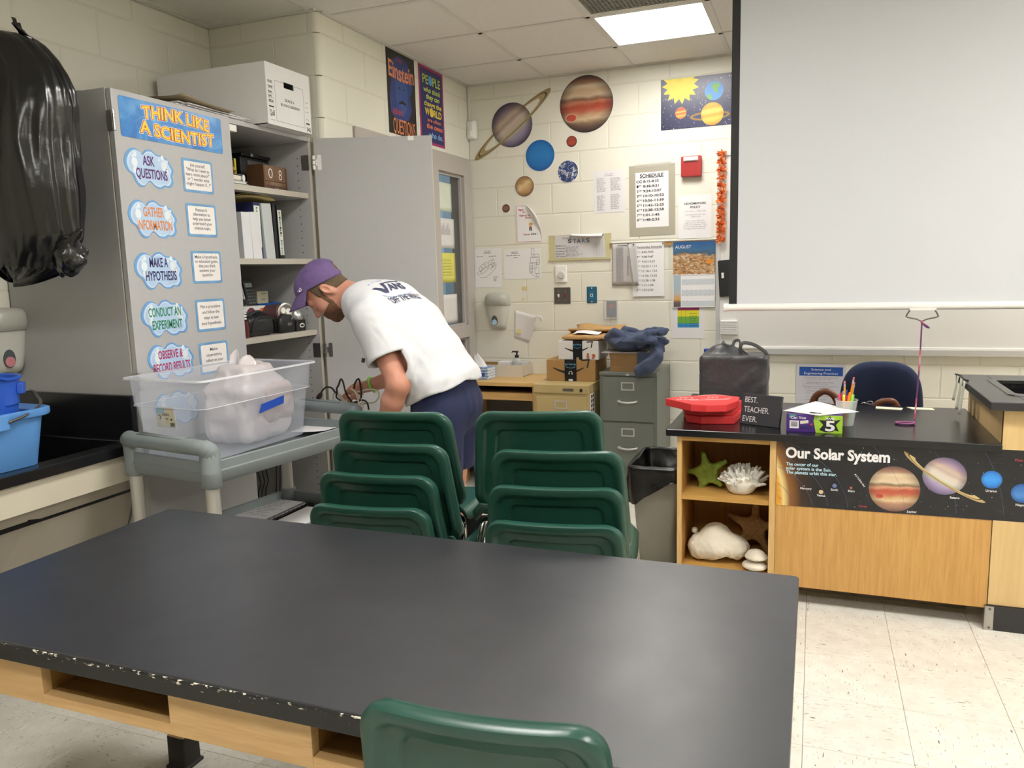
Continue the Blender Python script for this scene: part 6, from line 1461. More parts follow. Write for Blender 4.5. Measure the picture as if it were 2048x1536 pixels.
b3 = bag('crumpled_bag', 'crumpled clear bag with green print low behind the cart post', [((.125, -3.05, .49), (.055, .09, .028), .025), ((.1, -3.08, .515), (.016, .02, .032), .012)], (.04, -3.18, .44), (.22, -2.92, .58), film('clear_bag_film', 'd2d2d0', .6, .25, bump=.4, bscale=25), 5, .012, fl=.4615, h=.005)
obj('green_print', MB().grid(lambda u, v: (.186 + .004 * math.sin(u * 6), -3.08 + .1 * u, .48 + .028 * v), 6, 3), mat('bag_green', '3c8a4e', .4), b3, smooth=True)
# ================================================================ LEFT DOOR WALL POSTERS AND WINDOW SHEETS
LM_ = lambda y, z, x=.001: frame((x, y, z), (0, 1, 0), (0, 0, 1))
M = LM_(-1.14, 2.262); t = card('questions_poster', 'black poster with blue face and orange lettering high on the door wall', 'poster', M, .342, .473, mat('poster_black', '191719', .35, .15, 8), .001)
FB = mat('face_blue', '2b3f7c', .4, .15, 12)
obj('hair', MB().at(M).flat([(.03, .12), (.02, .22), (.05, .3), (.03, .38), (.09, .43), (.16, .455), (.24, .44), (.29, .39), (.31, .3), (.27, .24), (.29, .16), (.24, .1), (.1, .08)], .0012), FB, t)
obj('face', MB().at(M).flat([(.11, .16), (.09, .24), (.1, .31), (.17, .335), (.23, .31), (.245, .25), (.23, .17), (.19, .12), (.14, .12)], .0014), mat('face_blue_light', '35508f', .4, .1, 12), t)
obj('moustache', MB().at(M).flat([(.135, .19), (.17, .205), (.21, .195), (.215, .18), (.17, .188), (.13, .178)], .0017).flat(circ(.14, .272, .009, .006, 10), .0017).flat(circ(.2, .272, .009, .006, 10), .0017), MATS['poster_black'], t)
OG = ink('e08a5a'); RD = ink('b03f48')
letter(t, M, [('Einstein', .02, .325, .325, .095, {'bold': .02, 'arc': lambda u: -.012 * (1 - abs(2 * u - 1))}), ('QUESTIONS', .05, .318, .008, .09, {'bold': .0})], OG, z=.002); letter(t, M, [('Even', .12, .19, .418, .03, {'bold': .01}), ('asked', .05, .165, .115, .045, {'bold': .01})], RD, 'red_lettering', z=.002)
M = LM_(-.745, 2.262); t = card('world_poster', 'navy poster with magenta border and coloured lettering by the wall corner', 'poster', M, .343, .473, mat('poster_magenta', 'a02a66', .35, .05), .001)
obj('navy_field', MB().at(M).flat([(.018, .016), (.325, .016), (.325, .457), (.018, .457)], .0012), mat('poster_navy', '262a66', .35, .1, 12), t)
for s_, x0, x1, y, h, c in (('PE', .05, .13, .37, .055, 'b5cc4a'), ('PLE', .19, .3, .37, .055, 'b5cc4a'), ('who think', .06, .3, .32, .032, 'c3d65a'), ('they can', .09, .28, .28, .032, 'c3d65a'), ('change the', .06, .305, .236, .032, 'e6d43a'), ('W', .07, .13, .18, .045, 'f0d832'), ('RLD', .19, .305, .18, .045, 'f0d832'), ('are often', .1, .29, .142, .024, 'e2793a'), ('the ones', .085, .31, .1, .032, 'e2793a'), ('who do.', .11, .312, .045, .036, '7fb2dc')):
    letter(t, M, [(s_, x0, x1, y, h, {'bold': .02, 'shear': .2 if 'th' in s_ and c == 'c3d65a' or s_ == 'they can' else 0})], ink(c), z=.0018)
obj('globe', MB().at(M).flat(circ(.16, .397, .029, n=24), .002), ink('5a9fd0'), t); obj('gold_globe', MB().at(M).flat(circ(.16, .202, .028, n=24), .002), ink('dfc24a'), t)
SH = [('pale green sheet, topmost of the four taped on the side window', -.5, -.25, 1.859, 2.05, 'd3dccb'), ('white printed sheet under the pale green one on the side window', -.497, -.225, 1.612, 1.812, 'dad8d6'), ('yellow sheet taped on the side window', -.497, -.227, 1.378, 1.58, 'd8d46a'), ('plain white sheet, lowest of the four on the side window', -.482, -.216, 1.094, 1.296, 'd8d6d4')]
for i, (lb, y0, y1, z0, z1, c) in enumerate(SH):
    t = thing('taped_sheet', lb, 'paper', (-.036, (y0 + y1) / 2, z0), 0, 'sheets taped on the side window')
    obj('sheet', MB().grid(lambda u, v: (-.0375 + .006 * math.sin(u * PI) * (v - .2) ** 2, y0 + (y1 - y0) * u, z0 + (z1 - z0) * v), 8, 6), mat('sheet_' + c, c, .6, .02), t, smooth=True, solid=.0006)
    if i in (1, 2):
        mb = MB().at(LM_(y0, z0, -.0355))
        if i == 1:
            for k in range(7): mb.flat([(.05 + k * .022, .09), (.066 + k * .022, .09), (.066 + k * .022, .13 + .02 * ((k * 7) % 3)), (.05 + k * .022, .13 + .02 * ((k * 7) % 3))], .001)
        else:
            for k in range(6): dashes(mb, .04, .2, .15 - k * .02, .005, k)
        o = obj('print', mb, ink('c2bfc2') if i == 1 else ink('bdb95a'), t); o['kind'] = 'stuff'

# ================================================================ ON THE DEMONSTRATION DESK
DT = .745
# solar system banner stuck along the desk front
BXM = frame((2.199, -1.9012, .437), (1, 0, .006), (0, 0, 1))
t = thing('solar_system_banner', 'long black solar system banner along the front of the oak desk', 'banner', (2.75, -1.902, .437))
SPB = NT('space_print'); _s = SPB.n('ShaderNodeSeparateXYZ'); SPB.l(SPB.coord(), _s.inputs[0]); _v = SPB.coord()
_ln = SPB.n('ShaderNodeVectorMath', operation='LENGTH'); _mp = SPB.n('ShaderNodeMapping'); _mp.inputs['Location'].default_value = (.93, 0, .13); SPB.l(_v, _mp.inputs[0]); SPB.l(_mp.outputs[0], _ln.inputs[0])
SPB.set(Roughness=.28)
_r = SPB.ramp(_ln.outputs['Value'], [(.35, 'd9a03a'), (.40, 'e8d08a'), (.425, '8a5a28'), (.47, '3a2618'), (.53, '17181d')])
_nz = SPB.ramp(SPB.noise(_v, 26, 4, .65), [(.4, '15161b'), (.7, '1d1e24')]); _in = SPB.ramp(SPB.noise(_v, 30, 4, .6), [(.35, 'c2702a'), (.5, 'd99a35'), (.7, 'e0b85a')])
_f1 = SPB.ramp(_ln.outputs['Value'], [(.385, 1), (.40, 0)]); _f2 = SPB.ramp(_ln.outputs['Value'], [(.52, 0), (.54, 1)])
SPB.set(Base_Color=SPB.mix(_f2, SPB.mix(_f1, _r, _in), _nz))
BL = 1.12; BH_ = .28
obj('sheet', MB().at(BXM).prism(rrect(0, BL, 0, BH_, .008), 0, .001), SPB.m, t)
letter(t, BXM, [('Our Solar System', .035, .428, .208, .045, {'bold': .035})], M_PAPER, z=.0018)
letter(t, BXM, [('The center of our', .037, .163, .174, .0135, {'bold': .02}), ('solar system is the Sun.', .037, .213, .1565, .0135, {'bold': .02}), ('The planets orbit this star.', .037, .234, .139, .0135, {'bold': .02})], ink('bfe3f2'), 'blue_lettering', z=.0018)
PX = lambda px, py: ((px - 1552) / 496 * .905, BH_ - (py - 880 - (px - 1552) * .0486) / 134 * BH_)
def pl(nm, px, py, r, m, zz=.0016):
    x, y = PX(px, py); obj(nm, MB().at(BXM).prism(circ(x, y, r, r, 48), .0012, zz), m, t); return x, y
def capt(s_, px, py, h=.0095, c=M_PAPER, w=None):
    x, y = PX(px, py); letter(t, BXM, [(s_, x - .05, x + .05, y - h / 2, h, {'align': 'c', 'bold': .015})], c, 'caption', z=.002)
orb = MB().at(BXM)
for rx in (.20, .275, .335, .41, .62, .80, .96, 1.12):
    pts = [(-.13 + (rx + .0) * math.cos(a), -.02 + rx * .78 * math.sin(a), .0013) for a in np.linspace(-.35, 1.5, 60)]
    pts = [q for q in pts if 0 < q[0] < BL and .004 < q[1] < BH_ - .004]
    if len(pts) > 2: orb.tube(pts, .0007, 4)
o = obj('orbits', orb, ink('4a5878'), t); o['kind'] = 'stuff'
st = MB().at(BXM); rn = random.Random(8)
for i in range(80): q = rn.choice((.0006, .0008, .0013)); st.flat(circ(rn.uniform(.25, BL - .01), rn.uniform(.01, BH_ - .01), q, n=6), .0014)
o = obj('stars', st, M_PAPER, t); o['kind'] = 'stuff'
JUP2 = [(p_, c) for p_, c in zip([x[0] for x in JUP], ['9a7062', 'b08a78', 'b58a6c', 'd8bf98', 'c09060', 'b8604a', 'b5533c', 'cf9a7a', '7f6a4a', 'd8c6a8', 'd2b896', 'dcc8aa', 'b58a72', '9a7468', '8a6a62'])]
pl('jupiter', 1797, 978, .093, planet_mat('jupiter_print', JUP2, .093, .03, .16, 9, ('4a3028', .6))); x, y = PX(1768, 992); obj('red_spot', MB().at(BXM).flat(circ(x, y, .014, .009, 20), .002), MATS['red_spot'], t)
SAT2 = [(p_, c) for p_, c in zip([x[0] for x in SAT], ['8a78a0', '9a8ab0', 'a898ba', 'b5c0a0', 'd2cbc0', 'd0c4b8', 'bca89e', 'c8b2a0', 'b096a0', '9a86a4', '80709a'])]
x, y = PX(1893, 952); BM_ = BXM @ Matrix.Translation((x, y, .0002)); obj('saturn', MB().at(BM_).prism(circ(0, 0, .077, .075, 48), .0012, .0018), planet_mat('saturn_print', SAT2, .076, R(-28), .12, 6, ('3a3048', .6)), t); ringed(t, BM_, .08, .172, .03, R(-33), [mat('print_ring_a', 'b59a68', .4, .1, 30), M_RG[1], mat('print_ring_b', 'c2aa78', .4, .1, 30)])
pl('uranus', 1981, 958, .035, planet_mat('uranus_print', [(0, '2a78d0'), (.5, '3f98e8'), (1, '2f80d8')], .035, 0, .1, 4, ('0f4a9a', .6))); pl('neptune', 2037, 983, .037, planet_mat('neptune_print', [(0, '2f62a8'), (.4, '4a86c8'), (.6, '3f78bc'), (1, '2f62a8')], .037, 0, .3, 6, ('143a78', .6)))
pl('venus', 1648, 986, .0085, ink('d8b890')); pl('earth', 1676, 973, .0085, ink('6a78a8')); pl('mars', 1710, 977, .005, ink('b8604a')); pl('mercury', 1612, 974, .0022, ink('c0a090'))
for s_, px, py in (('Mercury', 1616, 979), ('Venus', 1648, 993), ('Earth', 1676, 981), ('Mars', 1711, 983), ('Jupiter', 1833, 1022), ('Saturn', 1914, 993), ('Uranus', 1981, 979), ('Neptune', 2039, 1005)): capt(s_, px, py)
capt('Ceres', 1735, 1013, c=RD); capt('Pluto', 2028, 921, c=RD)
x0, y0 = PX(1717, 951)
for i, c_ in enumerate('ASTEROIDS'):
    a = R(-52 - i * 2); q = BXM @ Matrix.Translation((x0 + .0042 * i, y0 - .0058 * i, 0)) @ Matrix.Rotation(a, 4, 'Z'); letter(t, q, [(c_, -.003, .003, 0, .007, {'align': 'c', 'bold': .02})], M_PAPER, 'caption', z=.002)
# red foam hands
M_FOAM = mat('red_foam', 'cf2f33', .6, .05, 20, .15, 260); M_FPR = mat('foam_print', 'e3a8a6', .5, .02)
def foam(label, P, z0, z1, pr=True):
    t = thing('foam_hand', label, 'foam hand', (1.85, -1.6, z0), 0, 'red foam hands stacked on the desk'); obj('body', MB().prism(P, z0, z1), M_FOAM, t, bevel=.004)
    return t
P1 = [(1.70, -1.72), (1.835, -1.85), (1.90, -1.855), (1.985, -1.83), (2.022, -1.72), (2.02, -1.61), (1.905, -1.56), (1.745, -1.66)]
P2 = [(1.755, -1.60), (1.79, -1.74), (1.86, -1.77), (2.0, -1.735), (2.02, -1.5), (1.9, -1.38), (1.8, -1.45)]
foam('lowest red foam hand of the stack on the desk corner', [(x + .012, y - .012) for x, y in P2], DT, DT + .035); foam('middle red foam hand of the stack on the desk corner', P2, DT + .035, DT + .068)
t = foam('top red foam hand with pale printing on the desk corner', P1, DT + .068, DT + .102)
FM_ = frame((1.79, -1.77, DT + .102), (1, .12, 0), (-.12, 1, 0))
letter(t, FM_, [("I'M", -.02, .04, .06, .03, {'bold': .03}), ('NUMBER', -.03, .07, .02, .026, {'bold': .03})], M_FPR, z=.0006)
ov = MB().at(FM_); ov.tube([(.135 + .075 * math.cos(a), .1 + .06 * math.sin(a), .0006) for a in np.linspace(0, 2 * PI, 40)[:-1]], .003, 4, closed=True, flat=.1); ov.tube([(.03, .005, .0006), (.13, .03, .0006), (.2, .05, .0006)], .0025, 4, flat=.1)
for a in range(9): ov.flat(circ(.11 + .018 * (a % 3), .085 + .016 * (a // 3), .008, .005, 8), .0008)
o = obj('hand_print', ov, M_FPR, t); o['kind'] = 'stuff'
# letter sign
sx = Vector((.17, -.072, 0)).normalized(); SGM = frame((2.031, -1.727, DT + .001), sx, Vector((.02, .06, .32)))
t = thing('letter_sign', 'small black BEST TEACHER EVER sign standing on the desk', 'sign', (2.11, -1.76, DT))
obj('board', MB().at(SGM).box(0, .183, 0, .136, -.016, 0), mat('sign_wood_black', '35353a', .5, .1, 14, stretch=(1, 1, 9)), t, bevel=.0015)
letter(t, SGM, [('BEST.', .015, .073, .098, .026, {'bold': -.004}), ('TEACHER.', .014, .132, .055, .026, {'bold': -.004}), ('EVER.', .012, .08, .013, .026, {'bold': -.004})], M_PAPER, z=.0006)
pn = MB().at(SGM)
for y in (.028, .041, .082, .123): pn.flat([(.003, y), (.18, y), (.18, y + .0007), (.003, y + .0007)], .0003)
o = obj('board_joints', pn, MATS['sign_black_line'] if 'sign_black_line' in MATS else mat('sign_black_line', '222226', .5), t); o['kind'] = 'stuff'
# party game box
t = thing('game_box', 'purple and green party game box with a big 5 on the desk', 'game box', (2.34, -1.75, DT))
GF = frame((2.232, -1.853, DT), (1, .012, 0), (0, 0, 1)); gw, gh, gd = .217, .074, .17
M_PUR = mat('game_purple', '45257a', .35, .06, 14); M_GRN = mat('game_green', '9cc73a', .35, .06, 14)
obj('box', MB().at(GF).box(0, gw, 0, gh, -gd, 0), M_PUR, t, bevel=.001); obj('green_panel', MB().at(GF).flat([(.115, .0), (gw, .0), (gw, gh), (.11, gh), (.105, .05)], .0005), M_GRN, t)
obj('burst', MB().at(GF).flat([(.2 * .0 + .128, .012), (.143, .034), (.126, .054), (.152, .053), (.168, .072), (.182, .052), (.21, .058), (.192, .036), (.203, .008), (.175, .016), (.155, .002)], .0008), M_BLACK, t)
letter(t, GF, [('5', .149, .19, .008, .046, {'bold': .06})], M_INK, 'shadow_lettering', z=.0010); letter(t, GF, [('5', .151, .188, .01, .043, {'bold': .03}), ('NAME', .152, .187, .057, .009, {'bold': .02}), ('Can You', .015, .075, .056, .011, {'bold': .02}), ('s?', .118, .13, .056, .01, {'bold': .02})], M_PAPER, z=.0014)
obj('barcode_label', MB().at(GF).flat([(.012, .015), (.048, .015), (.048, .048), (.012, .048)], .0006), M_PAPER, t); bc = MB().at(GF)
for i in range(12): bc.flat([(.017 + i * .0022, .022), (.0182 + i * .0022, .022), (.0182 + i * .0022, .044), (.017 + i * .0022, .044)], .0009)
for i in range(4): dashes(bc, .054, .1, .026 - i * .004, .0012, i, k=.4)
o = obj('barcode', bc, M_INK, t); o['kind'] = 'stuff'
obj('price_sticker', MB().at(GF).flat([(.054, .034), (.086, .039), (.085, .052), (.053, .047)], .0008), ink('d8cfc6'), t); obj('flag_print', MB().at(GF).flat([(.092, .03), (.103, .03), (.103, .038), (.092, .038)], .0008), ink('a83a4a'), t)
obj('swirl', MB().at(GF).flat([(.008, .06), (.03, .064), (.04, .073), (.012, .073)], .0007), ink('4a9a8a'), t); obj('side_art', MB().at(frame((2.232, -1.853 + gd, DT), (0, -1, 0), (0, 0, 1))).flat([(.02, .0), (.16, .0), (.168, .07), (.1, .05), (.06, .07)], .0006), ink('7a2a4a'), t)
# handout lying over the box
def ho(u, v):
    a = Vector((2.213, -1.79)).lerp(Vector((2.36, -1.875)), u); b = Vector((2.345, -1.555)).lerp(Vector((2.515, -1.735)), u); q = a.lerp(b, v); return (q.x, q.y, DT + gh + .003 + .006 * v * (1 - u) - .005 * max(0, u + v - 1.3))
t = thing('handout', 'white printed handout draped across the game box', 'paper', (2.36, -1.73, DT + .078)); obj('sheet', MB().grid(ho, 10, 10), M_PAPER, t, smooth=True, solid=.0007)
hp = MB().at(frame((2.235, -1.80, DT + gh + .0052), (.147, -.085, 0), (.13, .235, 0)))
for i in range(5): dashes(hp, .03, .15, .22 - i * .03, .004, i)
o = obj('small_print', hp, ink('c4c2c6'), t); o['kind'] = 'stuff'
obj('logo', MB().at(frame((2.235, -1.80, DT + gh + .0054), (.147, -.085, 0), (.13, .235, 0))).flat(circ(.1, .03, .018, .008, 12), .0).flat(circ(.125, .034, .01, .006, 10), 0), M_INK, t)
# pencil cup
CUX, CUY = 2.468, -1.655
M_CUP = film('cup_plastic', 'd5dce0', .38, .12)
t = thing('pencil_cup', 'clear plastic cup full of pens and markers on the desk', 'cup', (CUX, CUY, DT))
obj('cup', MB().lathe([(.0, DT + .002), (.029, DT + .002), (.031, DT), (.0325, DT + .004), (.0445, DT + .106), (.047, DT + .108), (.047, DT + .112), (.0435, DT + .111), (.0305, DT + .006)], 36, cx=CUX, cy=CUY), M_CUP, t, smooth=True, angle=40)
PENS = [('pencil', 'yellow pencil with eraser standing upright in the cup', 'd9a52f', -.006, .004, -.03, .03, .186), ('pencil', 'orange pencil with pink eraser, tallest in the cup', 'd8872c', .006, .005, .16, .06, .205), ('pencil', 'short yellow pencil leaning right behind the tallest one', 'd9a83a', .012, .012, .17, .15, .182),
 ('highlighter', 'orange highlighter leaning right in the cup', 'ef8a22', .002, -.012, .14, -.05, .142), ('highlighter', 'lime highlighter at the right rim of the cup', 'a8d83a', .014, -.012, .12, -.03, .13), ('highlighter', 'green marker against the right rim of the cup', '4fbf6a', .018, 0, .13, .05, .13), ('highlighter', 'yellow highlighter in front of the cup', 'f0d23a', -.01, -.016, -.03, -.05, .13),
 ('marker', 'pink marker at the left rim of the cup', 'e0558a', -.02, -.004, -.16, 0, .132), ('marker', 'dark red marker beside the pink one in the cup', '9c2f46', -.016, .006, -.11, .05, .135), ('marker', 'lavender capped pen in the cup', 'a89ad0', -.008, .014, -.06, .08, .14), ('marker', 'blue pen behind the highlighters in the cup', '2f3f9c', -.002, .016, .02, .1, .146), ('marker', 'magenta pen in the middle of the cup', 'c02a72', .0, -.006, .02, -.02, .125)]
M_ERA = mat('eraser_pink', 'c9787a', .6); M_FER = mat('ferrule', 'c8ccd0', .3, metal=.7)
for nm, lb, c, x, y, lx, ly, L in PENS:
    t = thing(nm, lb, 'pencil' if nm == 'pencil' else 'pen', (CUX + x, CUY + y, DT + .004), 0, 'pens and pencils in the cup')
    z0 = DT + .005; b = Vector((CUX + x - lx * .05, CUY + y - ly * .05, z0)); d_ = Vector((lx * .9, ly, 1)).normalized()
    r_ = .0038 if nm == 'pencil' else .0062 if nm == 'highlighter' else .0052
    f = lambda k: tuple(b + d_ * L * k)
    if nm == 'pencil':
        obj('shaft', MB().tube([f(0), f(.86)], r_, 6), mat('pen_' + c, c, .35), t); obj('ferrule', MB().tube([f(.86), f(.93)], r_ * 1.03, 8), M_FER, t, smooth=True, angle=40); obj('eraser', MB().tube([f(.93), f(1)], r_ * .95, 8), M_ERA, t, smooth=True, angle=40)
    else:
        obj('barrel', MB().tube([f(0), f(.62)], r_ * .92, 10), mat('pen_' + c, c, .35), t, smooth=True, angle=40); obj('cap', MB().tube([f(.62), f(.66), f(.97), f(1)], [r_, r_, r_ * .9, r_ * .6], 10), mat('pen_' + c, c, .35), t, smooth=True, angle=40)
# black shopping bag and bottle behind it
M_SB = mat('black_thin_film', '434448', .42, .12, 8, .5, 22, spec=.45, bdist=.01)
s_ = SDF((1.74, -1.32, DT - .02), (2.17, -.99, 1.07), .0065); s_.bx((1.955, -1.155, DT + .12), (.165, .11, .13), .018, 0)
s_.ell((1.90, -1.15, 1.0), (.075, .055, .045), .05)
X, Y, Z = s_.field(); P = np.stack([X, Y, Z], -1); D1 = np.stack([(X + Z) * 5, Y * 9, (X - Z) * 26], -1); s_.d += (.002 * vnoise(P, 16, 21, 2) + .004 * vnoise(D1, 1.0, 5, 2)).astype(np.float32); V, F = s_.mesh(1); V[:, 2] = np.maximum(V[:, 2], DT + .0005)
t = thing('shopping_bag', 'grey black plastic shopping bag with looped handles on the desk', 'bag', (1.955, -1.155, DT)); npobj('film', V, F, M_SB, t)
M_SBT = film('thin_grey_film', '5a5b5f', .75, .25, bump=.4)
obj('handle', MB().tube(catmull([(1.99, -1.19, .985), (1.985, -1.2, 1.03), (2.0, -1.2, 1.055), (2.05, -1.19, 1.045), (2.10, -1.18, 1.012), (2.113, -1.17, .99)], 6), [.009] * 31, 8, flat=.35), M_SBT, t, smooth=True); obj('handle', MB().tube(catmull([(1.94, -1.14, 1.02), (1.95, -1.13, 1.055), (1.975, -1.14, 1.06), (1.985, -1.16, 1.02), (2.03, -1.18, .985)], 6), [.008] * 25, 8, flat=.35), M_SBT, t, smooth=True)
obj('knot', MB().grid(lambda u, v: (1.84 + .13 * u, -1.17 + .03 * math.sin(u * 8) * v, .985 + .07 * v * math.sin(u * PI) ** .6 + .01 * math.sin(u * 17) * v), 20, 5), M_SBT, t, smooth=True)
M_BT = film('bottle_clear', 'dde6ee', .35, .08)
t = thing('water_bottle', 'clear water bottle with blue cap and label behind the shopping bag', 'bottle', (1.80, -.98, .72))
bx_, by_ = 1.79, -.965
obj('body', MB().lathe([(.0, .735), (.036, .735), (.038, .742), (.038, .88), (.034, .92), (.018, .965), (.0135, .975), (.0135, .985)], 24, cx=bx_, cy=by_), M_BT, t, smooth=True, angle=50); obj('label', MB().lathe([(.0385, .79), (.0385, .865)], 24, cx=bx_, cy=by_), mat('label_blue', '2a50a8', .4, .1, 30), t, smooth=True, angle=50); obj('cap', MB().lathe([(.0155, .978), (.0155, .998), (.013, 1.0), (0, 1.0)], 18, cx=bx_, cy=by_), mat('cap_blue', '2448b0', .35), t, smooth=True, angle=40)
t = thing('side_stand', 'small dark stand behind the desk carrying the water bottle', 'stand', (1.79, -.965, 0)); obj('top', MB().box(1.70, 1.9, -1.07, -.86, .715, .734), M_BLACK, t, bevel=.002)
for x in (1.715, 1.865):
    for y in (-1.055, -.895): obj('leg', MB().box(x, x + .02, y, y + .02, 0, .715), M_BLACK, t)
# sticky notes, bracelet, cord with weight, keys
for lb, P in (('pale sticky note on the far desk edge under the small brown handle', [(2.62, -1.165), (2.735, -1.185), (2.725, -1.235), (2.615, -1.215)]), ('pale yellow sticky note on the far desk edge right of the hanging cord', [(2.755, -1.15), (2.862, -1.16), (2.868, -1.21), (2.775, -1.205)])):
    tag(obj('sticky_note', MB().prism(P, DT + .0002, DT + .0022), mat('note_cream', 'ded8b8', .7, .03), None), lb, 'note', 'sticky notes on the desk edge')
M_CORD = NT('braided_cord'); _s = M_CORD.n('ShaderNodeSeparateXYZ'); M_CORD.l(M_CORD.coord(), _s.inputs[0]); _w = M_CORD.n('ShaderNodeMath', operation='SINE'); _m = M_CORD.n('ShaderNodeMath', operation='MULTIPLY'); _m.inputs[1].default_value = 30; M_CORD.l(_s.outputs[2], _m.inputs[0]); M_CORD.l(_m.outputs[0], _w.inputs[0]); M_CORD.set(Base_Color=M_CORD.ramp(_w.outputs[0], [(0, '6a3a6a'), (.4, 'c05a78'), (.7, 'c9486a'), (1, 'd8a0b0')]), Roughness=.6); M_CORD = M_CORD.m
t = thing('pull_cord', 'thin pink and purple cord hanging from the screen handle to the desk', 'cord', (2.74, -1.57, DT))
obj('cord', MB().tube(catmull([(hx, SY - .004, 1.186), (hx - .002, SY - .006, 1.0), (hx - .008, SY - .012, .85), (hx - .012, SY - .014, .752)], 6), .0032, 8), M_CORD, t, smooth=True)
obj('knot', MB().ball((hx, SY - .005, 1.184), .006, 10).tube([(hx, SY - .007, 1.18), (hx + .02, SY - .01, 1.164), (hx + .03, SY - .01, 1.158)], [.004, .006, .002], 8), M_CORD, t, smooth=True)
obj('end_loop', MB().tube([(hx - .05 + .036 * math.cos(a), SY - .03 + .022 * math.sin(a), DT + .006) for a in np.linspace(0, 2 * PI, 24)[:-1]], .0045, 8, closed=True), M_CORD, t, smooth=True); obj('end_knot', MB().ball((hx - .016, SY - .028, DT + .008), .0075, 10), M_CORD, t, smooth=True)
# handbag behind the desk and its two brown humps
M_LTH = mat('brown_leather', '6b3f26', .42, .2, 18, .25, 120)
t = thing('leather_handbag', 'brown leather handbag behind the desk, two handle arches showing above the edge', 'handbag', (2.53, -1.0, .3))
s_ = SDF((2.28, -1.11, .28), (2.80, -.88, .76), .008); s_.bx((2.53, -1.0, .5), (.2, .07, .19), .05).ell((2.39, -1.0, .70), (.05, .05, .03), .03); V, F = s_.mesh(1); npobj('body', V, F, M_LTH, t)
obj('handle', MB().tube(catmull([(2.325, -1.03, .70), (2.345, -1.04, .765), (2.39, -1.045, .795), (2.435, -1.04, .77), (2.465, -1.03, .70)], 7), .017, 10), M_LTH, t, smooth=True); obj('handle', MB().tube(catmull([(2.335, -.99, .70), (2.36, -.99, .775), (2.40, -.985, .79), (2.445, -.99, .755), (2.475, -1.0, .70)], 7), .012, 10), M_LTH, t, smooth=True)
obj('handle', MB().tube(catmull([(2.60, -1.03, .68), (2.635, -1.035, .74), (2.68, -1.04, .757), (2.715, -1.035, .745), (2.745, -1.03, .68)], 7), .014, 10), M_LTH, t, smooth=True); obj('buckle', MB().tube([(2.6 + .014 * math.cos(a), -1.05, .745 + .008 * math.sin(a)) for a in np.linspace(0, 2 * PI, 12)[:-1]], .002, 6, closed=True).tube([(2.585, -1.05, .74), (2.57, -1.052, .745), (2.56, -1.05, .738)], .003, 6), M_HINGE, t, smooth=True)
t = thing('bag_stool', 'low dark stool behind the desk holding the handbag', 'stool', (2.53, -1.0, 0)); obj('seat', MB().box(2.33, 2.73, -1.09, -.9, .285, .308), M_BLACK, t, bevel=.003)
for x in (2.35, 2.69):
    for y in (-1.08, -.93): obj('leg', MB().box(x, x + .02, y, y + .02, 0, .285), M_BLACK, t)
# strips taped on the pedestal corner
for i, (y, w_, z0) in enumerate(((-1.2, .05, .80), (-1.29, .06, .775), (-1.37, .05, .765))):
    tag(obj('paper_tag', MB().grid(lambda u, v: (2.952 - .012 * (1 - v) - .008 * math.sin(u * PI) * (1 - v), y - w_ * u, z0 + (.912 - z0) * v), 4, 6), mat('tag_pale', 'd3d6c4', .5, .04), None, smooth=True, solid=.0008), ['far', 'middle', 'near'][i] + ' pale paper strip taped over the corner of the sink pedestal', 'paper strip', 'paper strips on the pedestal edge')
tag(obj('binder_clip', MB().tube(catmull([(2.95, -1.17, .913), (2.962, -1.25, .916), (2.958, -1.33, .914), (2.965, -1.4, .915)], 5), .004, 6), M_BLACK, None, smooth=True), 'black wire clip along the pedestal edge holding paper strips', 'clip')
# office chair
M_NAV = mat('navy_fabric', '1e2a4c', .85, .06, 6, .25, 400)
t = thing('office_chair', 'navy fabric office chair behind the desk', 'chair', (2.667, -.72, 0))
def sup(u, hw, hh, n_=3.2):
    a = 2 * PI * u; c, s2 = math.cos(a), math.sin(a); return (math.copysign(abs(c) ** (2 / n_), c) * hw, math.copysign(abs(s2) ** (2 / n_), s2) * hh)
rg = []
for k, dy in ((.0, -.03), (.5, -.032), (.85, -.03), (.96, -.02), (1, 0), (.96, .02), (.85, .03), (.5, .032), (.0, .032)):
    ring = []
    for i in range(56):
        x, z = sup(i / 56, .202, .225); x *= (.93 + .07 * (1 - z / .225)) if z > 0 else 1
        ring.append((2.667 + x * max(k, .001), -.76 + dy + .05 * (x / .2) ** 2 * -k * .6 * 1 + .0, .695 + z * max(k, .001)))
    rg.append(ring)
obj('backrest', MB().rings(rg, cap0=True, cap1=True), M_NAV, t, smooth=True)
obj('back_post', MB().tube(catmull([(2.667, -.72, .6), (2.667, -.70, .5), (2.667, -.72, .42), (2.667, -.8, .41)], 5), .02, 10), M_BLACK, t, smooth=True)
s_ = SDF((2.4, -1.0 + .05, .38), (2.93, -.5, .5), .012); s_.bx((2.667, -.73, .44), (.22, .2, .035), .03); V, F = s_.mesh(1); npobj('seat', V, F, M_NAV, t)
obj('column', MB().tube([(2.667, -.73, .08), (2.667, -.73, .41)], .025, 12), M_BLACK, t, smooth=True, angle=50)
for i in range(5):
    a = R(72 * i + 18); lg = obj('leg', MB().tube([(2.667, -.73, .1), (2.667 + .24 * math.cos(a), -.73 + .24 * math.sin(a), .07)], [.022, .014], 8), M_BLACK, t, smooth=True, angle=50); obj('caster', MB().ball((2.667 + .24 * math.cos(a), -.73 + .24 * math.sin(a), .03), .03, 12), M_BLACK, lg, smooth=True)

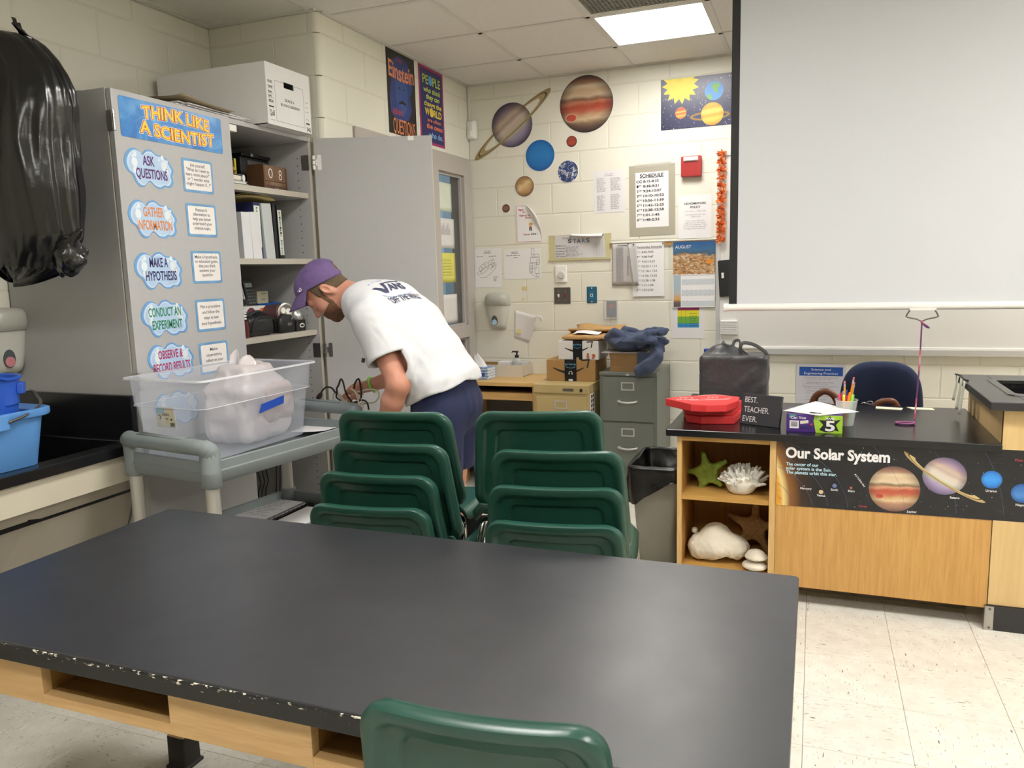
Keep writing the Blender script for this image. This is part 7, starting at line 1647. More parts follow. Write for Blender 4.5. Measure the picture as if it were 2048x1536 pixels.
# ================================================================ SEA THINGS IN THE CUBBIES
def star_sdf(c, R_, th, n_up, a0, h=.0045, w=.36, arms=None, seed=1):
    """five-armed starfish standing in a plane with normal n_up"""
    n = Vector(n_up).normalized(); u = n.cross(Vector((0, 0, 1))).normalized(); v = u.cross(n) * -1; c = Vector(c)
    if v.z < 0: v = -v
    s_ = SDF(tuple(c - Vector((R_ + .03,) * 3)), tuple(c + Vector((R_ + .03,) * 3)), h); s_.ell(tuple(c), R_ * w * .8, .02)
    for i in range(5):
        a = R(a0 + 72 * i); k = arms[i] if arms else 1; d_ = u * math.cos(a) + v * math.sin(a)
        s_.cap(tuple(c), tuple(c + d_ * R_ * k), R_ * w * .72, R_ * .1, .03)
    X, Y, Z = s_.field(); P = np.stack([X, Y, Z], -1); q = (P - np.array(c)) @ np.array(n); s_.d = np.maximum(s_.d, (np.abs(q) - th).astype(np.float32)); 
    hh = .012; s_.d += (.0035 * vnoise(P, 90, seed, 1)).astype(np.float32)
    return s_
SHF = .4495
M_GST = mat('green_starfish', '7d8f2f', .6, .18, 40, .5, 160); M_BST = mat('brown_starfish', 'a37a4a', .7, .25, 60, .6, 220)
s_ = star_sdf((1.893, -1.735, .513), .098, .016, (-.25, -1, .35), 70, arms=[.95, 1.0, .85, .95, 1.0]); V, F = s_.mesh(1); V[:, 2] = np.maximum(V[:, 2], SHF)
tag(npobj('green_starfish', V, F, M_GST), 'olive green starfish propped on the upper cubby shelf', 'starfish')
s_ = star_sdf((2.095, -1.62, .235), .125, .014, (-.1, -1, .2), 92, h=.005, w=.3, seed=4); V, F = s_.mesh(1); V[:, 2] = np.maximum(V[:, 2], .1225)
tag(npobj('brown_starfish', V, F, M_BST), 'sandy brown starfish standing at the back of the lower cubby', 'starfish')
M_COR = mat('coral_white', 'd9d6cd', .7, .06, 40, .3, 120); M_COB = mat('coral_cream', 'e0d8c6', .8, .06, 14, .8, 260, bdist=.004)
cc = Vector((2.058, -1.79, .515)); s_ = SDF((1.915, -1.935, .425), (2.185, -1.64, .635), .0036)
s_.ell((2.05, -1.79, .50), (.075, .07, .042), .03).ell((2.045, -1.8, .468), (.05, .05, .026), .03); rn = random.Random(12)
for i in range(105):
    a = rn.uniform(0, 2 * PI); e = rn.uniform(-.2, 1.45); d_ = Vector((math.cos(a) * math.cos(e), math.sin(a) * math.cos(e), math.sin(e))); b = Vector((cc.x + d_.x * .065, cc.y + d_.y * .055, .497 + d_.z * .03)); L = rn.uniform(.03, .052); d2 = (d_ + Vector((0, -.1, .45))).normalized()
    s_.cap(tuple(b), tuple(b + d2 * L), .0088, .0052, .003)
V, F = s_.mesh(1); V[:, 2] = np.maximum(V[:, 2], SHF); V[:, 0] = np.minimum(V[:, 0], 2.167)
tag(npobj('branching_coral', V, F, M_COR), 'large spiky white branching coral on the upper cubby shelf', 'coral')
s_ = SDF((1.79, -1.95, .1), (2.13, -1.6, .33), .006)
s_.ell((1.935, -1.775, .19), (.10, .085, .072), .03).ell((1.94, -1.77, .245), (.05, .055, .045), .04).ell((2.03, -1.77, .185), (.055, .06, .05), .04).ell((1.862, -1.785, .175), (.045, .06, .05), .03).ell((1.985, -1.80, .135), (.04, .06, .022), .01, op='s')
X, Y, Z = s_.field(); P = np.stack([X, Y, Z], -1); s_.d += (.005 * vnoise(P, 22, 2, 3) + .0035 * vnoise(P, 75, 9, 1)).astype(np.float32); V, F = s_.mesh(0); V[:, 2] = np.maximum(V[:, 2], .1225)
tag(npobj('brain_coral', V, F, M_COB), 'big cream brain coral lump on the lower cubby shelf', 'coral')
s_ = SDF((2.05, -1.93, .1), (2.19, -1.78, .25), .004); s_.ell((2.115, -1.855, .143), (.055, .05, .021), .01); V, F = s_.mesh(1); V[:, 2] = np.maximum(V[:, 2], .1225); V[:, 0] = np.minimum(V[:, 0], 2.168)
tag(npobj('sea_shell', V, F, mat('shell_smooth', 'ddd5c6', .45, .08, 16)), 'smooth white shell, lower of the two stacked in the lower cubby', 'shell', 'shells in the lower cubby')
s_ = SDF((2.05, -1.93, .14), (2.19, -1.78, .26), .004); s_.ell((2.12, -1.855, .182), (.05, .045, .014), .01).ell((2.118, -1.855, .195), (.035, .033, .02), .02); rn = random.Random(2)
for i in range(40):
    a, r_ = rn.uniform(0, 2 * PI), rn.uniform(0, .042); s_.ell((2.12 + r_ * math.cos(a), -1.855 + r_ * math.sin(a) * .9, .203 - r_ * .5), .006, .005)
V, F = s_.mesh(1); V[:, 2] = np.maximum(V[:, 2], .1655); V[:, 0] = np.minimum(V[:, 0], 2.168)
tag(npobj('sea_shell', V, F, M_COB), 'knobbly cream shell on top of the smooth one in the lower cubby', 'shell', 'shells in the lower cubby')
s_ = SDF((1.81, -1.82, .2), (1.87, -1.70, .28), .004); s_.ell((1.842, -1.76, .245), (.014, .02, .015), .01); V, F = s_.mesh(1)
tag(npobj('small_shell', V, F, M_COR), 'tiny pale shell perched at the left end of the brain coral', 'shell')

# ================================================================ BY THE BACK WALL
M_LW = wood('pine_varnished', 'c9a56a', 'd5b378', 'b99455', 'X', .8, .45, 6); M_LWV = wood('pine_slat', 'c2a066', 'cfae76', 'b39055', 'Z', .8, .5, 7)
TW = .708
t = thing('wooden_table', 'small varnished wooden table with slatted side under the sanitizer dispenser', 'table', (.35, -.24, 0))
obj('tabletop', MB().prism(rrect(.045, .648, -.46, -.008, .01), TW - .028, TW), M_LW, t, bevel=.003); obj('apron', MB().box(.07, .64, -.44, -.42, TW - .125, TW - .075), M_LW, t, bevel=.001); obj('shelf_box', MB().box(.075, .64, -.415, -.02, TW - .085, TW - .07), M_WALN, t)
for y in (-.45, -.07):
    for x in (.055, .595): obj('leg', MB().box(x, x + .045, y, y + .045, 0, TW - .028), M_LWV, t, bevel=.002)
for i in range(6): obj('slat', MB().box(.066, .082, -.395 + i * .052, -.375 + i * .052, .12, TW - .1), M_LWV, t, bevel=.001)
obj('stretcher', MB().box(.06, .09, -.41, -.07, .09, .12), M_LWV, t); obj('back_panel', MB().box(.1, .595, -.04, -.03, .15, TW - .09), mat('shaded_wall_grey', '7f7c76', .6, .05), t)  # back sheet is no table part: its grey paints the wall's shade
# tissue box
TI = NT('tissue_print'); _w = TI.n('ShaderNodeTexWave', wave_type='BANDS', bands_direction='Z'); _w.inputs['Scale'].default_value = 16; _w.inputs['Distortion'].default_value = 5; _w.inputs['Detail Scale'].default_value = 2.2; TI.l(TI.coord(scale=(1, 1, 1)), _w.inputs['Vector']); TI.set(Base_Color=TI.ramp(_w.outputs['Fac'], [(.2, '5f86b8'), (.45, 'a9c3dc'), (.6, '7f9cc8'), (.9, 'c8d8e6')]), Roughness=.4)
t = thing('tissue_box', 'blue patterned tissue box with a raised tissue on the wooden table', 'tissue box', (.15, -.33, TW)); TBM = Matrix.Translation((.153, -.305, TW)) @ Matrix.Rotation(R(-4), 4, 'Z')
obj('carton', MB().at(TBM).box(-.095, .095, -.06, .06, 0, .083), TI.m, t, bevel=.001)
for i in range(8): obj('end_stripe', MB().at(TBM).box(.0951, .0962, -.056, .056, .006 + i * .0095, .0105 + i * .0095), M_BOX, t)
obj('badge', MB().at(TBM @ frame((.06, -.0602, .03), (1, 0, 0), (0, 0, 1))).prism([(-.014, 0), (0, -.014), (.014, 0), (.014, .018), (-.014, .018)], 0, .0006), ink('2f58b0'), t)
def tis(u, v):
    a = 2 * PI * u; r_ = .035 * (1 - v) ** .8 + .006 + .012 * math.sin(3 * a + v * 4) * (1 - v) * v; return tuple(TBM @ Vector((.01 + r_ * math.cos(a) * 1.3 - .03 * v, r_ * math.sin(a) * .6, .083 + .085 * v + .01 * math.cos(2 * a) * v)))
obj('tissue', MB().grid(tis, 28, 10), M_PAPER, t, smooth=True)
# white cardboard tray with bottle and cards
t = thing('cardboard_tray', 'open white cardboard tray against the wall on the wooden table', 'tray', (.2, -.1, TW)); z0, z1 = TW, TW + .083
for nm, b in (('base', (.03, .44, -.20, -.015, z0, z0 + .003)), ('side', (.03, .44, -.203, -.2, z0, z1)), ('side', (.03, .44, -.015, -.012, z0, z1)), ('side', (.437, .44, -.2, -.015, z0, z1)), ('side', (.027, .03, -.2, -.015, z0, z1))): obj(nm, MB().box(*b), mat('tray_board', 'cfc8bc', .7, .03, 8) if nm == 'side' else mat('kraft', '9a7a52', .8, .05), t)
obj('kraft_lining', MB().box(.035, .43, -.0165, -.0155, z0 + .003, z1 - .002), MATS['kraft'], t)
t = thing('pump_bottle', 'clear pump bottle of sanitizer with black pump in the cardboard tray', 'bottle', (.36, -.11, z0 + .003))
obj('body', MB().lathe([(0, z0 + .004), (.031, z0 + .004), (.033, z0 + .01), (.033, z0 + .095), (.026, z0 + .115), (.0125, z0 + .122), (.0125, z0 + .13)], 24, cx=.365, cy=-.115), film('bottle_gel', 'd2dadb', .55, .1), t, smooth=True, angle=50); obj('pump', MB().lathe([(.0145, z0 + .128), (.0145, z0 + .145), (.006, z0 + .147), (.006, z0 + .163), (.011, z0 + .164), (.011, z0 + .173), (0, z0 + .174)], 16, cx=.365, cy=-.115).tube([(.365, -.115, z0 + .169), (.335, -.12, z0 + .17), (.33, -.121, z0 + .163)], [.006, .005, .004], 8), M_BLACK, t, smooth=True, angle=50)
tag(obj('card_stack', MB().box(.235, .325, -.16, -.06, z0 + .0035, z0 + .098), M_PAPER2, None, bevel=.001), 'stack of white cards standing in the cardboard tray', 'cards')
tag(obj('folded_card', MB().box(.375, .43, -.07, -.05, z0 + .0035, z0 + .093), M_PAPER, None), 'small white card standing right of the pump bottle', 'card')
# filing cabinets
def cabinet(nm, label, x0, x1, yf, yb, zt, col, draws, lip, locks=True):
    t = thing(nm, label, 'filing cabinet', ((x0 + x1) / 2, (yf + yb) / 2, 0)); obj('case', MB().box(x0, x1, yf + .012, yb, .0, zt - lip), col, t, bevel=.002); obj('top', MB().box(x0, x1, yf - .0, yb, zt - lip, zt), col, t, bevel=.003)
    for z0, z1 in draws:
        d_ = obj('drawer', MB().box(x0 + .02, x1 - .02, yf, yf + .014, z0, z1), col, t, bevel=.002); xc = (x0 + x1) / 2; zc = z0 + (z1 - z0) * .80
        hf = MB()
        for b in ((xc - .042, xc + .042, zc + .019, zc + .026), (xc - .042, xc + .042, zc - .026, zc - .019), (xc - .042, xc - .034, zc - .019, zc + .019), (xc + .034, xc + .042, zc - .019, zc + .019)): hf.box(b[0], b[1], yf - .004, yf, b[2], b[3])
        obj('label_holder', hf, mat('holder_steel', 'c9cac8', .3, .02, metal=.5), d_)
        zh = z0 + (z1 - z0) * .45; obj('handle', MB().tube(catmull([(xc - .055, yf, zh + .004), (xc - .055, yf - .022, zh + .003), (xc, yf - .03, zh - .003), (xc + .055, yf - .022, zh + .003), (xc + .055, yf, zh + .004)], 5), .0065, 8), MATS['holder_steel'], d_, smooth=True)
    return t
M_TAN = mat('tan_enamel', 'b5a272', .4, .03, 10); M_GRY = mat('grey_green_enamel', '6e736c', .42, .03, 10)
t = cabinet('filing_cabinet', 'tan two drawer filing cabinet beside the wooden table', .655, 1.025, -.6, -.05, .722, M_TAN, ((.37, .65), (.08, .355)), .055)
obj('maker_plate', MB().box(.855, .925, -.6035, -.6, .682, .7), M_HINGED, t); obj('lock', MB().at(frame((.975, -.6, .69), (1, 0, 0), (0, 0, 1))).prism(circ(0, 0, .009, .012, 16), 0, .004), M_BLACK, t)
SL = frame((1.0254, -.575, .5), (0, 1, 0), (0, 0, 1)); obj('side_label', MB().at(SL).prism([(0, 0), (.1, .0), (.1, .16), (0, .16)], 0, .0006), M_PAPER, t); sb = MB().at(SL)
for i in range(5): sb.flat([(.02, .015 + i * .03), (.045, .015 + i * .03), (.045, .035 + i * .03), (.02, .035 + i * .03)], .0009).flat([(.058, .015 + i * .03), (.085, .015 + i * .03), (.085, .035 + i * .03), (.058, .035 + i * .03)], .0009)
o = obj('label_print', sb, M_INK, t); o['kind'] = 'stuff'
t = cabinet('filing_cabinet', 'grey green filing cabinet right of the tan one', 1.066, 1.432, -.5, -.03, .797, M_GRY, ((.485, .765), (.185, .472)), .022); obj('kick', MB().box(1.08, 1.42, -.49, -.05, 0, .01), M_BLACK, t)
obj('maker_plate', MB().box(1.24, 1.258, -.5035, -.5, .776, .787), MATS['holder_steel'], t)
# cartons on the tan cabinet
M_KR = mat('kraft_board', 'a5814f', .75, .03, 10); M_TP = mat('black_tape', '17181b', .25, .1, 30)
def smile(t, F_, x0, x1, y, m):
    n = 14; up, lo = [], []
    for i in range(n + 1):
        u = i / n; yy = -(.16) * math.sin(u * PI * .92) * (x1 - x0) * .9 + .0; th_ = (x1 - x0) * (.022 + .05 * math.sin(u * PI) ** .8); up.append((x0 + (x1 - x0) * .84 * u, y + yy + th_ * .5 + u * .012)); lo.append((x0 + (x1 - x0) * .84 * u, y + yy - th_ * .5 + u * .012))
    mb = MB().at(F_)
    for i in range(n): mb.flat([lo[i], lo[i + 1], up[i + 1], up[i]], .0006)
    w_ = x1 - x0; ex, ey = x0 + w_ * .93, y + .045 * w_ / .2
    mb.flat([(ex - w_ * .17, ey), (ex + w_ * .07, ey + w_ * .02), (ex + w_ * .07, ey - w_ * .02), (ex - w_ * .14, ey - w_ * .04)], .0007).flat([(ex + w_ * .07, ey + w_ * .02), (ex + w_ * .02, ey - w_ * .22), (ex - w_ * .02, ey - w_ * .2), (ex + w_ * .02, ey - w_ * .03)], .0007)
    o = obj('arrow_logo', mb, m, t); o['kind'] = 'stuff'
def carton(label, x0, x1, yf, yb, z0, z1, col, lean, tape, seam='flap'):
    t = thing('shipping_carton', label, 'box', ((x0 + x1) / 2, (yf + yb) / 2, z0), 0, 'shipping cartons on the tan cabinet'); obj('carton', MB().box(x0, x1, yf, yb, z0, z1), col, t, bevel=.002); F_ = frame((x0, yf, z0), (1, 0, 0), (0, 0, 1)); w_, h_ = x1 - x0, z1 - z0
    a, b = tape; obj('tape_strip', MB().at(F_).box(a, b, .0, h_, .0005, .0015).box(a, b, h_, h_ + .001, -.12, .0015), M_TP, t); smile(t, F_, .045, w_ - .035, h_ * .62, M_INK)
    letter(t, F_, [('prime', a + .004, b - .004, h_ * .76, .014, {'bold': .012})], ink('4f9cc0'), z=.0024); am = MB().at(F_); am.tube([(a + .008 + (b - a - .016) * u, h_ * .68 - .008 * math.sin(u * PI), .0024) for u in np.linspace(0, 1, 12)], .0012, 4); o = obj('tape_smile', am, ink('4f9cc0'), t); return t, F_, w_, h_
t, F_, w_, h_ = carton('brown shipping carton on the tan filing cabinet', .692, 1.022, -.43, -.13, .7225, .862, M_KR, 0, (.125, .205))
obj('headphone_print', MB().at(F_).tube([(.165 + .011 * math.cos(a), .055 + .011 * math.sin(a), .0022) for a in np.linspace(0, PI, 12)], .0012, 4).flat([(.152, .045), (.158, .045), (.158, .056), (.152, .056)], .0022).flat([(.172, .045), (.178, .045), (.178, .056), (.172, .056)], .0022), M_PAPER, t); mb = MB().at(F_)
for i in range(2): dashes(mb, .135, .195, .036 - i * .006, .0025, i, k=.5)
o = obj('small_print', mb, M_INKG, t); o['kind'] = 'stuff'; obj('torn_print', MB().at(F_).flat([(.15, .004), (.18, .002), (.178, .014), (.152, .013)], .0022), M_PAPER, t)
t, F_, w_, h_ = carton('white shipping carton stacked on the brown one', .772, 1.042, -.42, -.16, .8635, .985, mat('white_carton', 'd8d6d4', .6, .02, 10), 0, (.1, .163))
sq = mat('squirrel_orange', 'b5653f', .5, .1, 40); obj('squirrel_print', MB().at(F_).flat(circ(.2, .018, .01, .014, 12), .0006).flat(circ(.2, .034, .008, .007, 10), .0007).flat([(.193, .038), (.196, .046), (.199, .04)], .0007).flat([(.201, .04), (.204, .046), (.207, .038)], .0007), sq, t); obj('squirrel_tail', MB().at(F_).flat([(.224, .006), (.23, .02), (.226, .032), (.236, .04), (.248, .034), (.25, .02), (.243, .014), (.24, .004)], .0006), sq, t)
obj('ring_print', MB().at(F_).rings([[(x, y, .0022) for x, y in circ(.132, .006, .009, n=18)], [(x, y, .0022) for x, y in circ(.132, .006, .004, n=18)]], cap1=False), ink('c9b48a'), t)
t = thing('padded_mailer', 'crumpled brown padded mailer lying on the white carton', 'mailer', (.93, -.3, .986)); M_ML = mat('mailer_kraft', 'b58f5c', .65, .06, 12, .2, 60)
s_ = SDF((.74, -.47, .975), (1.16, -.08, 1.08), .007); s_.bx((.945, -.28, 1.005), (.155, .14, .014), .012).bx((.96, -.2, 1.03), (.165, .08, .006), .005, .01, rot=Matrix.Rotation(R(-14), 4, 'X')); X, Y, Z = s_.field(); P = np.stack([X, Y, Z], -1); s_.d += (.008 * vnoise(P, 13, 6, 2)).astype(np.float32); V, F = s_.mesh(1); V[:, 2] = np.maximum(V[:, 2], .9867); npobj('body', V, F, M_ML, t)
obj('label', MB().grid(lambda u, v: (.86 + .17 * u, -.37 + .1 * v, 1.0275 + .006 * math.sin(u * 5) + .012 * v), 6, 4), M_PAPER, t, smooth=True); obj('flap', MB().grid(lambda u, v: (.82 + .34 * u + .01 * math.sin(v * 4), -.18 + .05 * v, 1.04 + .03 * v + .008 * math.sin(u * 7)), 12, 4), M_ML, t, smooth=True, solid=.002)
# box, board and hoodie on the grey cabinet
t = thing('cardboard_box', 'plain brown cardboard box on the grey filing cabinet', 'box', (1.23, -.3, .797)); obj('body', MB().rings([[(x, y, z) for x, y in rrect(1.125 - g, 1.335 + g, -.47 - g, -.2, .008)] for z, g in ((.7975, .002), (.83, -.004), (.87, -.006), (.9, .0), (.915, .003))], cap0=True), mat('worn_kraft', '8f6f45', .7, .06, 8, .15, 30), t, smooth=True, angle=60)
tag(obj('tray_board', MB().box(1.078, 1.36, -.49, -.18, .9155, .9205), mat('board_grey', 'a5a2a0', .5), None, bevel=.001), 'thin grey board on the cardboard box under the hoodie', 'board')
tag(obj('pink_carton', MB().box(1.075, 1.12, -.3, -.17, .921, 1.0), mat('pinkish_card', 'd8c8c4', .6, .06, 30), None, bevel=.001), 'pale pinkish carton edge behind the hoodie beside the white carton', 'box')
M_HO = mat('slate_blue_fleece', '3f4a63', .95, .06, 10, .35, 260, sheen=.1)
s_ = SDF((1.04, -.66, .77), (1.52, -.1, 1.12), .006)
s_.ell((1.225, -.36, .975), (.125, .15, .062), .03).ell((1.33, -.34, .985), (.11, .13, .06), .03)
folds = [([(1.42, -.42, .96), (1.43, -.5, .9), (1.38, -.53, .84), (1.335, -.53, .815)], .042)]
rn = random.Random(31)
for i in range(13):
    a = rn.uniform(-.6, 1.2); c_ = Vector((rn.uniform(1.16, 1.40), rn.uniform(-.48, -.32), rn.uniform(.97, 1.02))); d_ = Vector((math.cos(a), rn.uniform(-.4, .2), math.sin(a) * .45)) * rn.uniform(.08, .13); m_ = c_ + Vector((rn.uniform(-.03, .03), -.035, .035))
    folds.append((catmull([tuple(c_ - d_), tuple(m_), tuple(c_ + d_)], 3), rn.uniform(.016, .026)))
for pts, r_ in folds: s_.chain(pts, [r_] * len(pts), .01)
X, Y, Z = s_.field(); P = np.stack([X, Y, Z], -1); W3 = P + .03 * np.stack([vnoise(P, 12, 1), vnoise(P, 12, 2), vnoise(P, 12, 3)], -1); rd = 1 - np.abs(vnoise(W3, 9, 8, 1)) * 2.6; s_.d += (.003 * vnoise(P, 14, 3, 1) - .011 * np.clip(rd, 0, 1) ** 2 + .003).astype(np.float32); V, F = s_.mesh(1); m_ = (V[:, 1] > -.5) & (V[:, 2] < .922); V[m_, 2] = .922
t = thing('hoodie', 'crumpled slate blue hoodie heaped over the cardboard box', 'hoodie', (1.27, -.38, .921)); npobj('cloth', V, F, M_HO, t)
obj('seam', MB().tube(catmull([(1.2, -.535, .99), (1.24, -.53, 1.02), (1.235, -.5, 1.06)], 5), .003, 6), M_HO, t, smooth=True)
# trash can and liner
t = thing('trash_can', 'grey slim trash can with black liner beside the oak desk', 'trash can', (1.64, -1.49, 0)); M_CAN = mat('can_grey', '8a877c', .5, .06, 6)
def cr(g, r=.03): return rrect(1.52 + g, 1.765 - g, -1.70 + g, -1.28 - g, r, 5)
obj('body', MB().rings([[(x, y, z) for x, y in cr(g)] for g, z in ((.045, 0), (.042, .004), (.006, .475), (-.002, .48), (-.002, .5), (.004, .5), (.006, .47), (.045, .02))], cap0=True), M_CAN, t, smooth=True, angle=40)
def lin_(u, v):
    P_ = cr(0); n_ = len(P_); k_ = u * n_; i = int(k_) % n_; f_ = k_ - int(k_); a, b = Vector(P_[i]), Vector(P_[(i + 1) % n_]); q = a.lerp(b, f_); c_ = Vector((1.6425, -1.49)); d_ = (q - c_).normalized(); N_ = float(vnoise(np.array([q.x * 14, q.y * 14, v * 5]), 1.0, 3, 2)); N2 = float(vnoise(np.array([q.x * 40, q.y * 40, v * 3]), 1.0, 7, 1))
    if v < .5:
        s2 = v / .5; out = -.05 + .042 * s2 + .008 * N_; z = .36 + .155 * s2 + .006 * N2
    elif v < .62:
        s2 = (v - .5) / .12; out = -.008 + .02 * s2; z = .515 - .004 * s2 + .006 * N2 * (1 - s2)
    else:
        s2 = (v - .62) / .38; out = .013 + .022 * abs(N_) * (.3 + s2) + .012 * N2 * s2; z = .511 - (.125 + .045 * N_ - .05 * (q.x - 1.64) / .12) * s2
    q2 = q + d_ * out; return (min(q2.x, 1.778), q2.y, z)
obj('liner', MB().grid(lin_, 150, 26), M_GB, t, smooth=True)
# blue recycling bin
t = thing('recycling_bin', 'dull blue plastic bin on the floor under the wooden table', 'bin', (.33, -.42, 0)); M_BIN = mat('bin_blue', '474f86', .5, .05, 8)
def br_(g, r=.03): return rrect(.17 + g, .53 - g, -.57 + g, -.3 - g, r, 5)
obj('body', MB().rings([[(x, y, z) for x, y in br_(g)] for g, z in ((.035, 0), (.03, .004), (.008, .2), (-.004, .2), (-.004, .27), (-.01, .272), (-.01, .285), (.0, .285), (.006, .26), (.03, .01))], cap0=True, cap1=True), M_BIN, t, smooth=True, angle=35)
for x in (.26, .44): obj('grip', MB().box(x - .02, x + .02, -.592, -.578, .215, .25), M_BIN, t, bevel=.004)
# ================================================================ THE PERSON
PY = -2.4
Hc = np.array([.361, PY, 1.386]); hf = np.array([-.50422, -.2681, -.82091]); hu = np.array([-.72482, -.38539, .57106]); hl = np.array([.46947, -.88295, 0])
HR = Matrix(((hl[0], hf[0], hu[0]), (hl[1], hf[1], hu[1]), (hl[2], hf[2], hu[2])))
def hw(l, f, u): return Hc + hl * l + hf * f + hu * u
def he(s, c, r, k=.02, op='u', rot=None): s.ell(hw(*c), r, k, HR if rot is None else HR @ rot, op)
def hc(s, a, b, ra, rb=None, k=.012, op='u'): s.cap(hw(*a), hw(*b), ra, rb, k, op)
NB = np.array([.52, PY, 1.335])
def head(s, ears=True):
    he(s, (0, -.012, .035), (.074, .097, .084), .01); he(s, (0, .026, -.03), (.062, .064, .085), .03); he(s, (0, .036, -.083), (.05, .045, .034), .03); he(s, (0, .072, -.102), (.022, .018, .017), .03)
    for q in (-1, 1):
        he(s, (q * .036, .055, -.03), (.026, .03, .032), .03); he(s, (q * .05, .015, -.075), (.02, .035, .028), .03)
    hc(s, (-.036, .081, .02), (.036, .081, .02), .011, k=.018)
    for q in (-1, 1): he(s, (q * .031, .102, .0), (.014, .014, .012), .014, 's'); he(s, (q * .031, .080, -.001), (.0145, .0125, .0115), .006)
    hc(s, (0, .086, .012), (0, .110, -.03), .008, .0125, .012)
    for q in (-1, 1): he(s, (q * .0115, .098, -.034), (.0085, .010, .0075), .006)
    hc(s, (-.021, .088, -.0605), (.021, .088, -.0605), .0065, k=.01); hc(s, (-.017, .087, -.0725), (.017, .087, -.0725), .0075, k=.01)
    if ears:
        for q in (-1, 1):
            er = Matrix.Rotation(q * R(-18), 3, 'Z') @ Matrix.Rotation(R(-14), 3, 'X')
            he(s, (q * .077, -.012, -.008), (.011, .019, .033), .006, rot=er); he(s, (q * .0875, -.009, -.004), (.009, .0105, .019), .004, 's', rot=er)
            he(s, (q * .075, -.0, -.012), (.008, .006, .008), .004)
TOR = [(.575, 1.325, .082), (.66, 1.288, .112), (.755, 1.212, .118), (.845, 1.105, .110), (.905, .995, .113), (.92, .925, .112)]
SHN, SHF_ = np.array([.695, -2.578, 1.262]), np.array([.64, -2.225, 1.262])
ELN, ELF = np.array([.822, -2.625, 1.018]), np.array([.665, -2.165, 1.015])
WRN, WRF = np.array([.715, -2.60, .80]), np.array([.435, -2.225, .943])
def torso(s, ex=0.0, k=.03):
    s.chain([(x, PY, z) for x, z, r in TOR], [r + ex for x, z, r in TOR], k, flat=((0, 1, 0), .66))
    s.cap(SHN + [0, .02, 0], SHF_ - [0, .02, 0], .062 + ex, .062 + ex, .04)
# legs: near (left) and far
LEGS = [((.92, -2.49, .90), (.915, -2.50, .50), (.93, -2.50, .09)), ((.92, -2.31, .90), (.87, -2.30, .50), (.90, -2.30, .09))]
b_ = SDF((.16, -2.74, -.01), (1.12, -2.06, 1.57), .0048)
torso(b_); head(b_)
b_.cap(hw(0, -.028, -.045), NB + [.03, 0, .0], .056, .064, .03)
b_.ell((.60, PY, 1.335), (.07, .12, .05), .05)
for sh, el, wr in ((SHN, ELN, WRN), (SHF_, ELF, WRF)):
    b_.cap(sh, el, .052, .042, .03); mid = el + (wr - el) * .3; b_.cap(el, mid, .041, .043, .03); b_.cap(mid, wr, .043, .0275, .02)
def hand(s, wr, fw, side, up, curl, spread=.019, sc=1.0, thumb=1):
    """palm from the wrist along fw; side points to the little finger; up is the back of the hand"""
    fw, side, up = [np.array(v, float) / np.linalg.norm(v) for v in (fw, side, up)]
    kn0 = wr + fw * .088 * sc
    for i, t_ in enumerate((-1.5, -.5, .5, 1.5)):
        s.cap(wr + fw * .012 + side * t_ * .011, kn0 + side * t_ * spread * sc - fw * (.004 if i in (0, 2) else 0 if i == 1 else .012), .0155, .0125, .016)
    L = [(.042, .026, .02), (.047, .03, .021), (.043, .028, .02), (.034, .021, .018)]; rr_ = (.0095, .0098, .0093, .0084)
    for i, t_ in enumerate((-1.5, -.5, .5, 1.5)):
        p0 = kn0 + side * t_ * spread * sc - fw * (.004 if i in (0, 2) else 0 if i == 1 else .012); a = 0
        for j in range(3):
            a += curl[i][j]; d_ = fw * math.cos(a) - up * math.sin(a) + side * t_ * .05; p1 = p0 + d_ * L[i][j] * sc
            s.cap(p0, p1, rr_[i] * (1 - .07 * j), rr_[i] * (.93 - .07 * j), .004); p0 = p1
    b0 = wr + fw * .022 - side * .022; b1 = b0 + (fw * .7 - side * .65 - up * .35) * .04; b2 = b1 + (fw * .85 - side * .1 - up * .5) * .032; b3 = b2 + (fw * .75 + side * .25 - up * .6) * .026
    s.cap(wr + fw * .015 - side * .008, b1, .016, .013, .012); s.cap(b1, b2, .0118, .0108, .005); s.cap(b2, b3, .0108, .009, .004)
hand(b_, WRF, (-.93, 0, -.12), (.05, .9, .42), (-.1, -.42, .9), [(.55, .8, .5), (.75, .95, .6), (.9, 1.0, .6), (1.0, 1.0, .6)])
hand(b_, WRN, (-.4, .1, -.9), (.35, .9, -.1), (.85, -.4, -.3), [(.3, .4, .3)] * 4)
for hp_, kn_, an in LEGS:
    b_.cap(hp_, kn_, .088, .058, .04); kn2 = (kn_[0] + .012, kn_[1], kn_[2] - .12); b_.cap(kn_, kn2, .056, .058, .03); b_.cap(kn2, an, .058, .037, .02)
    b_.cap((an[0] + .03, an[1], .05), (an[0] - .13, an[1], .035), .04, .03, .03); b_.cap((an[0] + .03, an[1], .05), (an[0], an[1], an[2] + .02), .04, .038, .02)
V, F = b_.mesh(1); V[:, 2] = np.maximum(V[:, 2], .012)
SK = NT('skin'); _v = SK.coord(); _n = SK.noise(_v, 9, 4, .6); SK.set(Base_Color=SK.ramp(_n, [(.3, 'b57c66'), (.5, 'c48a74'), (.72, 'cf9882')]), Roughness=.5, Subsurface_Weight=.12, Subsurface_Scale=.01); SK.bump(SK.noise(_v, 240, 2), .08, .001); SK = SK.m
per = thing('person', 'person in white tee shirt, navy shorts and purple cap bending over, holding cords', 'person', (.93, PY, 0))
npobj('body', V, F, SK, per)
